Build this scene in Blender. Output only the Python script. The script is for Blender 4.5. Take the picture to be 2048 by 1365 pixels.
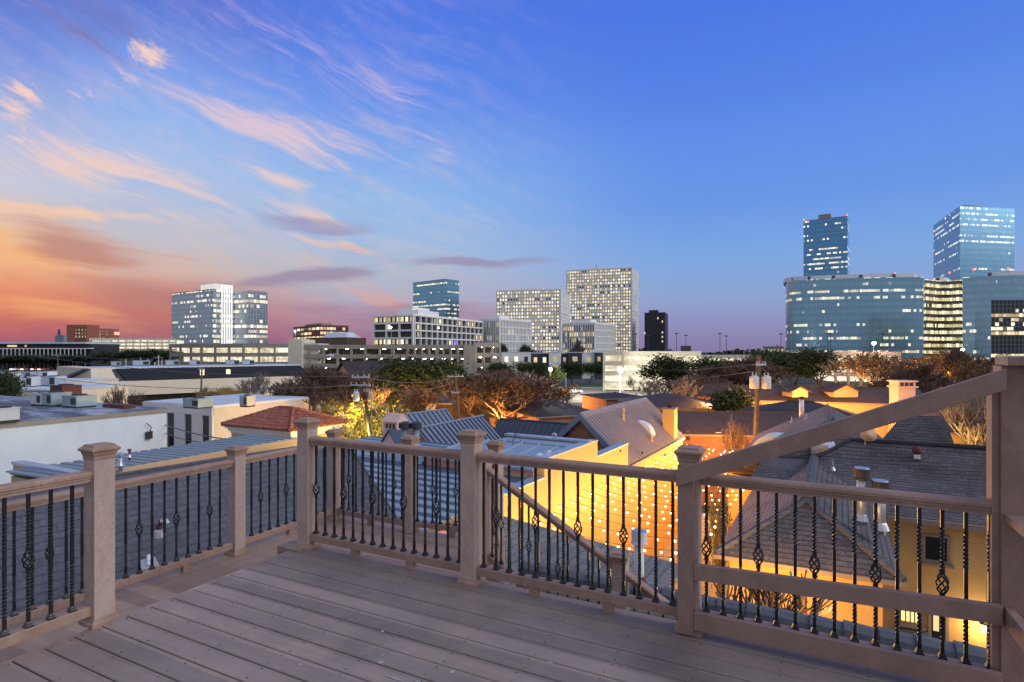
import bpy, bmesh, math, random
from math import radians as R, sin, cos, pi, sqrt
from mathutils import Vector, Matrix
random.seed(7)
for o in list(bpy.data.objects): bpy.data.objects.remove(o)
SC = bpy.context.scene
COL = SC.collection
# ------------------------------------------------------------------ camera
F, HY, ZC = 1130.0, 703.0, 10.5            # focal length and horizon (pixels of the 2048 px photo), eye height
cam = bpy.data.cameras.new('camera'); camo = bpy.data.objects.new('camera', cam); COL.objects.link(camo)
camo.location = (0, 0, ZC); camo.rotation_euler = (R(90), 0, 0)
cam.sensor_width = 36; cam.lens = 36 * F / 2048; cam.shift_y = (HY - 682.5) / 2048
cam.clip_start = .05; cam.clip_end = 9000
SC.camera = camo
SC.view_settings.view_transform = 'Standard'; SC.view_settings.look = 'None'
SC.view_settings.exposure = 0.0; SC.view_settings.gamma = 1
SC.cycles.max_bounces = 6; SC.cycles.diffuse_bounces = 3; SC.cycles.glossy_bounces = 3
SC.cycles.sample_clamp_indirect = 4

# ------------------------------------------------------------------ node helper
class NT:
    def __init__(s, nt): s.t = nt; nt.nodes.clear()
    def n(s, ty, ins=None, **at):
        nd = s.t.nodes.new(ty)
        for k, v in at.items(): setattr(nd, k, v)
        if ins:
            for k, v in ins.items(): s.put(nd.inputs[k], v)
        return nd
    def put(s, sock, v):
        if isinstance(v, bpy.types.NodeSocket): s.t.links.new(v, sock)
        elif v is not None:
            if hasattr(sock.default_value, '__len__') and not hasattr(v, '__len__'): v = (v,) * len(sock.default_value)
            if hasattr(v, '__len__') and hasattr(sock.default_value, '__len__') and len(v) == 3 and len(sock.default_value) == 4: v = (*v, 1)
            sock.default_value = v
    def m(s, op, a, b=None, c=None, clamp=False):
        nd = s.t.nodes.new('ShaderNodeMath'); nd.operation = op; nd.use_clamp = clamp
        s.put(nd.inputs[0], a)
        if b is not None: s.put(nd.inputs[1], b)
        if c is not None: s.put(nd.inputs[2], c)
        return nd.outputs[0]
    def mix(s, f, a, b, mode='MIX'):
        nd = s.t.nodes.new('ShaderNodeMix'); nd.data_type = 'RGBA'; nd.blend_type = mode; nd.clamp_factor = True
        s.put(nd.inputs[0], f); s.put(nd.inputs[6], a); s.put(nd.inputs[7], b); return nd.outputs[2]
    def ramp(s, f, stops, interp='LINEAR'):
        nd = s.t.nodes.new('ShaderNodeValToRGB'); r = nd.color_ramp; r.interpolation = interp
        while len(r.elements) < len(stops): r.elements.new(.5)
        for e, (p, c) in zip(r.elements, stops):
            e.position = p; e.color = (*c, 1) if hasattr(c, '__len__') else (c, c, c, 1)
        s.put(nd.inputs[0], f); return nd.outputs[0]
    def sstep(s, x, a, b):
        nd = s.n('ShaderNodeMapRange', {0: x, 1: a, 2: b}, interpolation_type='SMOOTHSTEP'); return nd.outputs[0]
    def noise(s, vec, scale, detail=4, rough=.55, dist=0):
        nd = s.n('ShaderNodeTexNoise', {'Vector': vec, 'Scale': scale, 'Detail': detail, 'Roughness': rough, 'Distortion': dist}); return nd.outputs[0]
    def xyz(s, x, y, z=0): return s.n('ShaderNodeCombineXYZ', {0: x, 1: y, 2: z}).outputs[0]
    def mapv(s, vec, sc): return s.n('ShaderNodeMapping', {'Vector': vec, 'Scale': sc}).outputs[0]

def S(r, g, b):      # sRGB 0-255 -> linear
    f = lambda c: c / 12.92 if c <= .04045 else ((c + .055) / 1.055) ** 2.4
    return (f(r / 255), f(g / 255), f(b / 255))

# ------------------------------------------------------------------ world: dusk sky with lit cirrus
world = bpy.data.worlds.new('World'); SC.world = world; world.use_nodes = True
w = NT(world.node_tree)
tc = w.n('ShaderNodeTexCoord').outputs['Generated']
sp = w.n('ShaderNodeSeparateXYZ', {0: tc})
dx, dy, dz = sp.outputs
az = w.m('MULTIPLY', w.m('ARCTAN2', dx, dy), 180 / pi)
el = w.m('MULTIPLY', w.m('ARCSINE', dz), 180 / pi)
e01 = w.m('DIVIDE', w.m('MAXIMUM', el, 0), 60, clamp=True)
def rp(st): return w.ramp(e01, [(a / 60, S(*c)) for a, c in st])
right = rp([(0, (136, 122, 166)), (2.5, (144, 144, 188)), (5, (143, 163, 208)), (8, (130, 168, 222)), (10.5, (120, 163, 227)), (14, (106, 151, 230)), (19, (98, 144, 232)), (23, (88, 133, 230)), (30, (76, 120, 226)), (42, (70, 108, 215)), (60, (84, 112, 196))])
mid = rp([(0, (140, 104, 140)), (1.5, (152, 116, 148)), (3, (170, 144, 166)), (5, (178, 174, 194)), (8, (175, 187, 208)), (10, (163, 189, 222)), (14.7, (146, 186, 234)), (19, (130, 170, 235)), (24.7, (96, 140, 234)), (31, (82, 122, 226)), (60, (84, 112, 196))])
left2 = rp([(0, (128, 88, 122)), (1.5, (170, 102, 114)), (3.2, (190, 116, 114)), (5, (200, 136, 124)), (7, (206, 182, 176)), (9.5, (192, 192, 202)), (12.5, (176, 192, 222)), (16, (168, 192, 232)), (19.5, (148, 182, 237)), (23, (126, 160, 233)), (28, (88, 118, 212)), (60, (84, 112, 196))])
left = rp([(0, (134, 90, 124)), (1.3, (176, 100, 112)), (2.6, (206, 116, 104)), (4.0, (224, 132, 104)), (5.4, (234, 158, 120)), (7, (242, 184, 138)), (8.8, (238, 196, 158)), (10.5, (214, 192, 186)), (12.5, (198, 202, 222)), (16, (178, 190, 226)), (19, (152, 170, 224)), (22, (118, 146, 224)), (26, (94, 118, 204)), (60, (84, 112, 196))])
c = w.mix(w.sstep(az, -42, -33), left, left2)
c = w.mix(w.sstep(az, -32, -14), c, mid)
c = w.mix(w.sstep(az, -14, 19), c, right)
# cirrus: one wispy noise field (long axis falling to the right) thickened where the bands of cloud lie
def ae(x, y):
    X = (x - 1024) / F; return math.degrees(math.atan(X)), math.degrees(math.atan(((HY - y) / F) / sqrt(1 + X * X)))
def cover(items):
    g = None
    for x0, y0, x1, y1, wd, wt in items:
        a0, e0 = ae(x0, y0); a1, e1 = ae(x1, y1)
        L = math.hypot(a1 - a0, e1 - e0); ux, uy = (a1 - a0) / L, (e1 - e0) / L
        vs_ = w.n('ShaderNodeMapping', {'Vector': w.n('ShaderNodeVectorMath', {0: AE, 1: (-(a0 + a1) / 2, -(e0 + e1) / 2, 0)}, operation='ADD').outputs[0], 'Rotation': (0, 0, -math.atan2(uy, ux)), 'Scale': (1, 1, 1)}).outputs[0]
        sc_ = w.n('ShaderNodeVectorMath', {0: vs_, 1: (2 / L, 1 / wd, 0)}, operation='MULTIPLY').outputs[0]
        r = w.n('ShaderNodeVectorMath', {0: sc_}, operation='LENGTH').outputs['Value']
        k = w.m('MULTIPLY', w.m('EXPONENT', w.m('MULTIPLY', w.m('MULTIPLY', r, r), -1.0)), wt)
        g = k if g is None else w.m('MAXIMUM', g, k)
    return g
wv = w.n('ShaderNodeTexNoise', {'Vector': w.xyz(az, el), 'Scale': .09, 'Detail': 3.0}).outputs['Color']
AE0 = w.xyz(az, el)
AE = w.n('ShaderNodeVectorMath', {0: AE0, 1: w.n('ShaderNodeVectorMath', {0: w.n('ShaderNodeVectorMath', {0: wv, 1: (.5, .5, .5)}, operation='SUBTRACT').outputs[0], 1: (4.5, 2.6, 0)}, operation='MULTIPLY').outputs[0]}, operation='ADD').outputs[0]
ROT = w.n('ShaderNodeMapping', {'Vector': AE, 'Rotation': (0, 0, R(20))}).outputs[0]
nA = w.noise(w.mapv(ROT, (.075, .62, 1)), 1.0, 8, .66, .6)
nP = w.noise(w.mapv(ROT, (.30, .62, 1)), 1.0, 8, .68, .5)
nH = w.m('SUBTRACT', w.noise(w.mapv(AE, (.05, .42, 1)), 1.0, 6, .6, .4), w.m('MULTIPLY', w.m('MAXIMUM', w.sstep(el, 12, 17), w.sstep(az, 2, 20)), .3))
hi_col = w.ramp(e01, [(0, S(205, 110, 108)), (.06, S(232, 140, 112)), (.12, S(242, 180, 146)), (.2, S(244, 208, 186)), (.30, S(238, 206, 204)), (.45, S(206, 186, 222)), (.6, S(170, 160, 215))])
G = cover([(425, 20, 860, 235, 1.1, .50), (560, 50, 660, 120, .9, .4), (680, 120, 870, 230, 1.3, .5), (330, 180, 760, 330, 1.7, .85), (480, 255, 700, 330, 1.5, .6),
    (-60, 285, 380, 350, 2.0, .95), (150, 340, 440, 385, 1.2, .6), (490, 345, 650, 385, .8, .85), (-60, 404, 300, 432, .55, 1.1), (330, 385, 760, 455, 1.2, .5), (560, 470, 770, 505, .6, .8),
    (560, 520, 780, 500, .9, .4), (600, 590, 900, 600, 1.2, .5), (620, 290, 1100, 330, 3, .25)])
k = w.sstep(w.m('ADD', w.m('SUBTRACT', nA, w.sstep(az, -8, 10)), w.m('MULTIPLY', G, .42)), .60, .94)
c = w.mix(w.m('MULTIPLY', k, .85), c, hi_col)
c = w.mix(w.m('MULTIPLY', w.m('MULTIPLY', w.sstep(w.m('ADD', w.m('MULTIPLY', nA, .6), w.m('MULTIPLY', nP, .4)), .42, .66), w.sstep(az, 12, -16)), .24), c, hi_col)
G = cover([(225, 80, 350, 120, 1.9, 1.15), (225, 125, 300, 165, 1.5, 1.1), (-60, 190, 95, 230, 2.6, 1.15), (120, 170, 200, 190, .8, .55), (-40, 235, 120, 260, 1.2, .5), (30, 20, 60, 25, 1, .4), (300, 165, 320, 172, .5, .5)])
k = w.m('MULTIPLY', w.sstep(w.m('ADD', w.m('MULTIPLY', nP, 1.5), w.m('MULTIPLY', G, .42)), 1.02, 1.36), w.sstep(az, 0, -10))
c = w.mix(w.m('MULTIPLY', k, .95), c, S(246, 210, 196))
G = cover([(0, 15, 340, 60, 2.4, .75), (180, 205, 330, 240, .9, .5)])
c = w.mix(w.m('MULTIPLY', w.m('MULTIPLY', w.sstep(w.m('ADD', nA, w.m('MULTIPLY', G, .42)), .62, .95), .8), w.sstep(az, -6, -22)), c, S(112, 112, 176))
G = cover([(470, 430, 770, 480, 1.3, .9), (470, 568, 800, 528, .9, 1.1), (740, 528, 1150, 522, .6, .9), (330, 440, 560, 470, 1.5, .5), (350, 560, 540, 575, .8, .5), (900, 590, 1300, 600, .8, .35)])
c = w.mix(w.m('MULTIPLY', w.sstep(w.m('ADD', nH, w.m('MULTIPLY', G, .42)), .62, .95), .75), c, w.mix(w.sstep(el, 6, 12), S(150, 132, 160), S(156, 144, 182)))
G = cover([(-60, 500, 260, 560, 1.6, .7), (-80, 600, 330, 640, 1.2, .6), (-60, 470, 40, 520, 2.4, .8)])
c = w.mix(w.m('MULTIPLY', w.sstep(w.m('ADD', nH, w.m('MULTIPLY', G, .42)), .58, .95), .8), c, S(246, 176, 118))
G = cover([(30, 450, 250, 530, 2.2, .9), (90, 550, 480, 610, 1.4, 1.0), (420, 622, 1050, 625, 1.4, .8), (-20, 560, 60, 565, .8, .6)])
c = w.mix(w.m('MULTIPLY', w.sstep(w.m('ADD', nH, w.m('MULTIPLY', G, .42)), .58, .95), .75), c, w.mix(w.sstep(az, -34, -20), S(186, 128, 120), S(160, 118, 144)))
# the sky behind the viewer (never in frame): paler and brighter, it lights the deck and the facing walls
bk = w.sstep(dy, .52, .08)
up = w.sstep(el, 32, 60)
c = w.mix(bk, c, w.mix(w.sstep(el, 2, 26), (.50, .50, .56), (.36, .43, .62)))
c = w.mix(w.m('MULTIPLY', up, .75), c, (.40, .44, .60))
gr = w.sstep(el, -.5, -2)
c = w.mix(gr, c, (.05, .045, .05))
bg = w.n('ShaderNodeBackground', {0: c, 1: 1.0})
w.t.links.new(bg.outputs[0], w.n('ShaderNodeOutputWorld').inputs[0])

sun = bpy.data.lights.new('sun', 'SUN'); sun.energy = 1.45; sun.angle = R(45); sun.color = (1, .96, .94)
suno = bpy.data.objects.new('sun', sun); COL.objects.link(suno)
suno.rotation_euler = Vector((-.86, .30, -.52)).to_track_quat('-Z', 'Y').to_euler()
suno.location = (30, -30, 60)

# ------------------------------------------------------------------ geometry helpers
def at(px, py, Y): return Vector(((px - 1024) / F * Y, Y, ZC - (py - HY) / F * Y))     # point at depth Y
def ah(px, py, h): return at(px, py, h * F / (py - HY))                                # point h metres below the eye
def fr(a): a = R(a); return Vector((cos(a), -sin(a), 0)), Vector((sin(a), cos(a), 0))
U, V = fr(27)
def uv(u, v, z=0, a=None):
    uu, vv = fr(a) if a is not None else (U, V)
    p = uu * u + vv * v; p.z = z; return p
def ext(P, d, px):          # distance along d from P at which it stands over photo column px
    r = (px - 1024) / F; return (r * P.y - P.x) / (d.x - r * d.y)

class MB:
    def __init__(s): s.v = []; s.f = []; s.mi = []; s.cur = 0
    def face(s, pts, m=None):
        i = len(s.v); s.v += [Vector(p) for p in pts]; s.f.append(list(range(i, i + len(pts)))); s.mi.append(s.cur if m is None else m)
    def add(s, vs, fs, m=None):
        i = len(s.v); s.v += [Vector(p) for p in vs]
        for f in fs: s.f.append([i + k for k in f]); s.mi.append(s.cur if m is None else m)
    def prism(s, poly, z0, z1, m=None):
        n = len(poly); vs = [(p[0], p[1], z0) for p in poly] + [(p[0], p[1], z1) for p in poly]
        s.add(vs, [list(range(n))[::-1], list(range(n, 2 * n))] + [[i, (i + 1) % n, n + (i + 1) % n, n + i] for i in range(n)], m)
    def hexa(s, b, t, m=None):   # bottom quad, top quad
        s.add(list(b) + list(t), [[3, 2, 1, 0], [4, 5, 6, 7]] + [[i, (i + 1) % 4, 4 + (i + 1) % 4, 4 + i] for i in range(4)], m)
    def box(s, x0, x1, y0, y1, z0, z1, m=None): s.prism([(x0, y0), (x1, y0), (x1, y1), (x0, y1)], z0, z1, m)
    def fbox(s, P, d, n, l0, l1, w0, w1, z0, z1, m=None):   # box along horizontal d (l0..l1), across n (w0..w1)
        q = [P + d * l0 + n * w0, P + d * l1 + n * w0, P + d * l1 + n * w1, P + d * l0 + n * w1]
        s.prism([(k.x, k.y) for k in q], z0, z1, m)
    def slab(s, poly, th, m=None, m2=None):   # thick sheet: poly on top, extruded straight down
        n = len(poly); poly = [Vector(p) for p in poly]; lo = [p - Vector((0, 0, th)) for p in poly]
        nn = (poly[1] - poly[0]).cross(poly[2] - poly[0])
        if nn.z < 0: poly.reverse(); lo.reverse()
        i = len(s.v); s.v += poly + lo
        a = s.cur if m is None else m; b = a if m2 is None else m2
        s.f.append([i + k for k in range(n)]); s.mi.append(a)
        s.f.append([i + n + k for k in range(n)][::-1]); s.mi.append(b)
        for k in range(n): s.f.append([i + k, i + n + k, i + n + (k + 1) % n, i + (k + 1) % n]); s.mi.append(b)
    def tube(s, pts, rs, n=6, m=None, cap=True, ph=0):
        pts = [Vector(p) for p in pts]
        if not hasattr(rs, '__len__'): rs = [rs] * len(pts)
        i0 = len(s.v); up = Vector((0, 0, 1))
        for k, p in enumerate(pts):
            d = (pts[min(k + 1, len(pts) - 1)] - pts[max(k - 1, 0)]).normalized()
            a = d.cross(up)
            if a.length < .1: a = d.cross(Vector((1, 0, 0)))
            a.normalize(); b = d.cross(a)
            for j in range(n):
                t = 2 * pi * j / n + ph; s.v.append(p + (a * cos(t) + b * sin(t)) * rs[k])
        mm = s.cur if m is None else m
        for k in range(len(pts) - 1):
            for j in range(n):
                s.f.append([i0 + k * n + j, i0 + k * n + (j + 1) % n, i0 + (k + 1) * n + (j + 1) % n, i0 + (k + 1) * n + j]); s.mi.append(mm)
        if cap:
            s.f.append([i0 + j for j in range(n)][::-1]); s.mi.append(mm)
            s.f.append([i0 + (len(pts) - 1) * n + j for j in range(n)]); s.mi.append(mm)
    def lathe(s, c, prof, n=12, m=None, sq=False):   # prof: (r,z) ; sq -> four-sided with corners on the diagonal
        c = Vector(c); i0 = len(s.v); k0 = 4 if sq else n
        for r, z in prof:
            for j in range(k0):
                t = 2 * pi * j / k0 + (pi / 4 if sq else 0); rr = r * (sqrt(2) if sq else 1)
                s.v.append(c + Vector((cos(t) * rr, sin(t) * rr, z)))
        mm = s.cur if m is None else m
        for k in range(len(prof) - 1):
            for j in range(k0):
                s.f.append([i0 + k * k0 + j, i0 + k * k0 + (j + 1) % k0, i0 + (k + 1) * k0 + (j + 1) % k0, i0 + (k + 1) * k0 + j]); s.mi.append(mm)
        s.f.append([i0 + j for j in range(k0)][::-1]); s.mi.append(mm)
        s.f.append([i0 + (len(prof) - 1) * k0 + j for j in range(k0)]); s.mi.append(mm)
    def ball(s, c, r, m=None, n=8):
        s.lathe(c, [(max(r * cos(a), .001), r * sin(a)) for a in [(-pi / 2 + pi * k / (n // 2)) for k in range(n // 2 + 1)]], n, m)
    def xf(s, M): s.v = [M @ p for p in s.v]; return s
    def mesh(s, name, mats, smooth=False):
        me = bpy.data.meshes.new(name); me.from_pydata([tuple(p) for p in s.v], [], s.f)
        if not isinstance(mats, (list, tuple)): mats = [mats]
        for m in mats: me.materials.append(m)
        me.polygons.foreach_set('material_index', s.mi if len(mats) > 1 else [0] * len(s.f))
        uvl = me.uv_layers.new(name='UVMap'); dat = [0.0] * (2 * len(me.loops)); Z = Vector((0, 0, 1))
        for p in me.polygons:
            n = p.normal
            t = Z.cross(n)
            if t.length < .02: t = Vector((1, 0, 0))
            t.normalize(); b = n.cross(t)
            for li in p.loop_indices:
                co = me.vertices[me.loops[li].vertex_index].co
                dat[2 * li] = co.dot(t); dat[2 * li + 1] = co.dot(b)
        uvl.data.foreach_set('uv', dat)
        if smooth: me.polygons.foreach_set('use_smooth', [True] * len(me.polygons))
        me.update(); return me
    def build(s, name, mats, parent=None, smooth=False, label=None):
        o = bpy.data.objects.new(name, s.mesh(name, mats, smooth)); COL.objects.link(o)
        if parent is not None:
            o.parent = parent
            if parent.type == 'EMPTY': o.location = -parent.location if not parent.get('_local') else (0, 0, 0)
        if label: o['label'] = label
        return o
def link(name, me, parent, loc=(0, 0, 0), rz=0):
    o = bpy.data.objects.new(name, me); COL.objects.link(o); o.parent = parent; o.location = loc; o.rotation_euler.z = rz; return o
def thing(name, label, cat, loc=(0, 0, 0), group=None, local=False, rz=0):
    o = bpy.data.objects.new(name, None); COL.objects.link(o); o.location = loc; o.empty_display_size = .3
    o['label'] = label; o['category'] = cat; o.rotation_euler.z = rz
    if group: o['group'] = group
    if local: LOCAL.add(o.name)
    return o
LOCAL = set()
_b = MB.build
def build(s, name, mats, parent=None, smooth=False, label=None):
    o = bpy.data.objects.new(name, s.mesh(name, mats, smooth)); COL.objects.link(o)
    if parent is not None:
        o.parent = parent
        if parent.type == 'EMPTY' and parent.name not in LOCAL: o.location = -parent.location
    if label: o['label'] = label
    return o
MB.build = build
def tag(o, label, cat, group=None):
    o['label'] = label; o['category'] = cat
    if group: o['group'] = group
    return o
def struct(o): o['kind'] = 'structure'; return o
def stuff(o): o['kind'] = 'stuff'; return o
def copytree(src, loc, rz=0, label=None, sc=None):
    r = src.copy(); COL.objects.link(r); r.location = loc; r.rotation_euler.z = rz
    if sc: r.scale = (sc, sc, sc)
    if label: r['label'] = label
    for ch in list(src.children):
        k = ch.copy(); COL.objects.link(k); k.parent = r
        for g in list(ch.children):
            q = g.copy(); COL.objects.link(q); q.parent = k
    return r

# ------------------------------------------------------------------ materials
MATS = {}
def mat(name, fn, emis=False):
    m = bpy.data.materials.new(name); m.use_nodes = True; t = NT(m.node_tree)
    out = t.n('ShaderNodeOutputMaterial'); b = t.n('ShaderNodeBsdfPrincipled'); t.t.links.new(b.outputs[0], out.inputs[0])
    t.uv = t.n('ShaderNodeTexCoord').outputs['UV']; t.ob = t.n('ShaderNodeTexCoord').outputs['Object']
    fn(t, b)
    if emis: m.cycles.emission_sampling = 'NONE'
    MATS[name] = m; return m
def bump(t, b, h, st=.3, d=.02): t.put(b.inputs['Normal'], t.n('ShaderNodeBump', {'Height': h, 'Strength': st, 'Distance': d}).outputs[0])
def plain(name, col, rough=.7, var=.25, sc=2.0, metal=0, bmp=0, stain=0, spec=.5):
    def fn(t, b):
        n1 = t.noise(t.ob, sc, 6, .6); n2 = t.noise(t.ob, sc * 9, 4, .6)
        f = t.m('ADD', t.m('MULTIPLY', n1, .65), t.m('MULTIPLY', n2, .35))
        lo = tuple(k * (1 - var) for k in col); hi = tuple(min(1, k * (1 + var)) for k in col)
        cc = t.ramp(f, [(.32, lo), (.68, hi)])
        if stain:
            st = t.noise(t.mapv(t.ob, (1.1, 1.1, .22)), 1.3, 5, .7)
            cc = t.mix(t.m('MULTIPLY', t.sstep(st, .52, .75), stain), cc, tuple(k * .45 for k in col))
        t.put(b.inputs['Base Color'], cc); t.put(b.inputs['Roughness'], t.m('ADD', rough - .08, t.m('MULTIPLY', n2, .16)))
        b.inputs['Metallic'].default_value = metal; b.inputs['Specular IOR Level'].default_value = spec
        if bmp: bump(t, b, n2, bmp, .01)
    return mat(name, fn)
def emit(name, col, st, sample=False, base=(.1, .1, .1)):
    def fn(t, b):
        b.inputs['Base Color'].default_value = (*base, 1); b.inputs['Emission Color'].default_value = (*col, 1); b.inputs['Emission Strength'].default_value = st
    return mat(name, fn, not sample)

def wood(name, col, grain=.35, speck=.4):
    def fn(t, b):
        tcg = t.n('ShaderNodeTexCoord').outputs['UV']
        n1 = t.noise(t.mapv(t.ob, (1, 1, 1)), 1.7, 6, .65); n2 = t.noise(t.ob, 38, 4, .7); n3 = t.noise(t.ob, 7, 5, .7)
        f = t.m('ADD', t.m('MULTIPLY', n1, .4), t.m('ADD', t.m('MULTIPLY', n2, .2), t.m('MULTIPLY', n3, .4)))
        cc = t.ramp(f, [(.3, tuple(k * (1 - grain) for k in col)), (.7, tuple(k * (1 + grain) for k in col))])
        ps = t.noise(t.ob, 3.1, 8, .75)
        cc = t.mix(t.m('MULTIPLY', t.sstep(ps, .52, .70), speck), cc, tuple(min(1, k * 1.7 + .02) for k in col)); p2 = t.noise(t.mapv(t.ob, (1.3, 1.3, .6)), 2.1, 6, .65, 1.2); cc = t.mix(t.m('MULTIPLY', t.sstep(p2, .5, .58), .35), cc, tuple(k * .62 for k in col)); p3 = t.noise(t.ob, 5.5, 5, .6, 1.8); cc = t.mix(t.m('MULTIPLY', t.sstep(t.m('ABSOLUTE', t.m('SUBTRACT', p3, .5)), .03, .0), .25), cc, tuple(k * .55 for k in col))
        t.put(b.inputs['Base Color'], cc); t.put(b.inputs['Roughness'], .62)
        bump(t, b, t.m('ADD', n2, n3), .25, .004)
    return mat(name, fn)
STAINS = [(.82, 3.12, .45, .6), (.95, 2.75, .28, .5), (-.1, 3.6, .25, .3)]
def board(name, col):       # brushed composite deck boards (grain runs along deck u)
    def fn(t, b):
        rot = t.n('ShaderNodeMapping', {'Vector': t.ob, 'Rotation': (0, 0, R(27))}).outputs[0]
        g = t.noise(t.mapv(rot, (1.2, 34, 30)), 1.0, 5, .7)
        n1 = t.noise(t.ob, 1.1, 6, .7, .4); n2 = t.noise(t.ob, 5.2, 6, .72)
        f = t.m('ADD', t.m('MULTIPLY', n1, .5), t.m('ADD', t.m('MULTIPLY', g, .25), t.m('MULTIPLY', n2, .25)))
        cc = t.ramp(f, [(.33, tuple(k * .72 for k in col)), (.5, col), (.66, tuple(k * 1.3 for k in col))])
        sc_ = t.noise(t.mapv(rot, (1.5, 4.0, 1)), 1.6, 9, .8, 1.0)
        cc = t.mix(t.m('MULTIPLY', t.sstep(sc_, .60, .74), .38), cc, (.34, .32, .35))
        dk = t.noise(t.ob, .8, 4, .6, .6)
        cc = t.mix(t.m('MULTIPLY', t.sstep(dk, .56, .72), .45), cc, tuple(k * .5 for k in col))
        bi = t.m('FLOOR', t.m('DIVIDE', t.n('ShaderNodeSeparateXYZ', {0: rot}).outputs[1], .1455)); cc = t.mix(1.0, cc, t.ramp(t.n('ShaderNodeTexWhiteNoise', {'W': bi}, noise_dimensions='1D').outputs[0], [(0, .80), (1, 1.18)]), 'MULTIPLY')
        sp_ = t.n('ShaderNodeTexVoronoi', {'Vector': t.ob, 'Scale': 5.5}, feature='F1').outputs['Distance']
        cc = t.mix(t.m('MULTIPLY', t.sstep(sp_, .045, .02), .8), cc, (.45, .44, .47))
        for (sx, sy, rr, k_) in (STAINS if name == 'deck_board' else ()):
            dd_ = t.n('ShaderNodeVectorMath', {0: t.n('ShaderNodeVectorMath', {0: t.ob, 1: (sx, sy, 0)}, operation='SUBTRACT').outputs[0], 1: (1, 1, 0)}, operation='MULTIPLY').outputs[0]
            ln = t.n('ShaderNodeVectorMath', {0: dd_}, operation='LENGTH').outputs['Value']
            cc = t.mix(t.m('MULTIPLY', t.sstep(t.m('ADD', ln, t.m('MULTIPLY', n1, rr)), rr * 1.35, rr * .55), k_), cc, tuple(k * .30 for k in col))
        t.put(b.inputs['Base Color'], cc); t.put(b.inputs['Roughness'], t.m('ADD', .5, t.m('MULTIPLY', n2, .25)))
        bump(t, b, t.m('ADD', g, t.m('MULTIPLY', n2, .5)), .3, .004)
    return mat(name, fn)
def shingle(name, c1, c2, w_=.32, h_=.145, str_=1.0, lich=.0):
    def fn(t, b):
        br = t.n('ShaderNodeTexBrick', {'Vector': t.uv, 'Color1': (*c1, 1), 'Color2': (*c2, 1), 'Mortar': tuple(k * .55 for k in c1) + (1,), 'Scale': 1.0,
             'Mortar Size': .012, 'Mortar Smooth': .3, 'Bias': 0, 'Brick Width': w_, 'Row Height': h_}, offset=.5)
        n1 = t.noise(t.ob, .9, 5, .65); n2 = t.noise(t.ob, 14, 4, .7)
        cc = t.mix(.55, br.outputs[0], t.ramp(n2, [(.3, tuple(k * .6 for k in c1)), (.7, tuple(k * 1.35 for k in c2))]))
        cc = t.mix(t.m('MULTIPLY', t.sstep(n1, .45, .7), .5), cc, tuple(k * .55 for k in c1))
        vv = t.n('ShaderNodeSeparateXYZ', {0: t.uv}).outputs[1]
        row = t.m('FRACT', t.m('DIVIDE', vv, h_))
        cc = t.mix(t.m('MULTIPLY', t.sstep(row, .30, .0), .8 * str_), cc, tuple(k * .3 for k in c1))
        t.put(b.inputs['Base Color'], cc); b.inputs['Roughness'].default_value = .85; b.inputs['Specular IOR Level'].default_value = .3
        bump(t, b, t.m('ADD', t.m('MULTIPLY', t.m('SUBTRACT', 1, row), 1.0), t.m('MULTIPLY', n2, .4)), .8, .02)
    return mat(name, fn)
def brick(name, c1, c2, mo):
    def fn(t, b):
        br = t.n('ShaderNodeTexBrick', {'Vector': t.uv, 'Color1': (*c1, 1), 'Color2': (*c2, 1), 'Mortar': (*mo, 1), 'Scale': 1.0, 'Mortar Size': .012, 'Brick Width': .24, 'Row Height': .085})
        n1 = t.noise(t.ob, 1.2, 5)
        t.put(b.inputs['Base Color'], t.mix(t.m('MULTIPLY', n1, .6), br.outputs[0], tuple(k * .6 for k in c1))); b.inputs['Roughness'].default_value = .85
        bump(t, b, br.outputs[1], .4, .01)
    return mat(name, fn)
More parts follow.
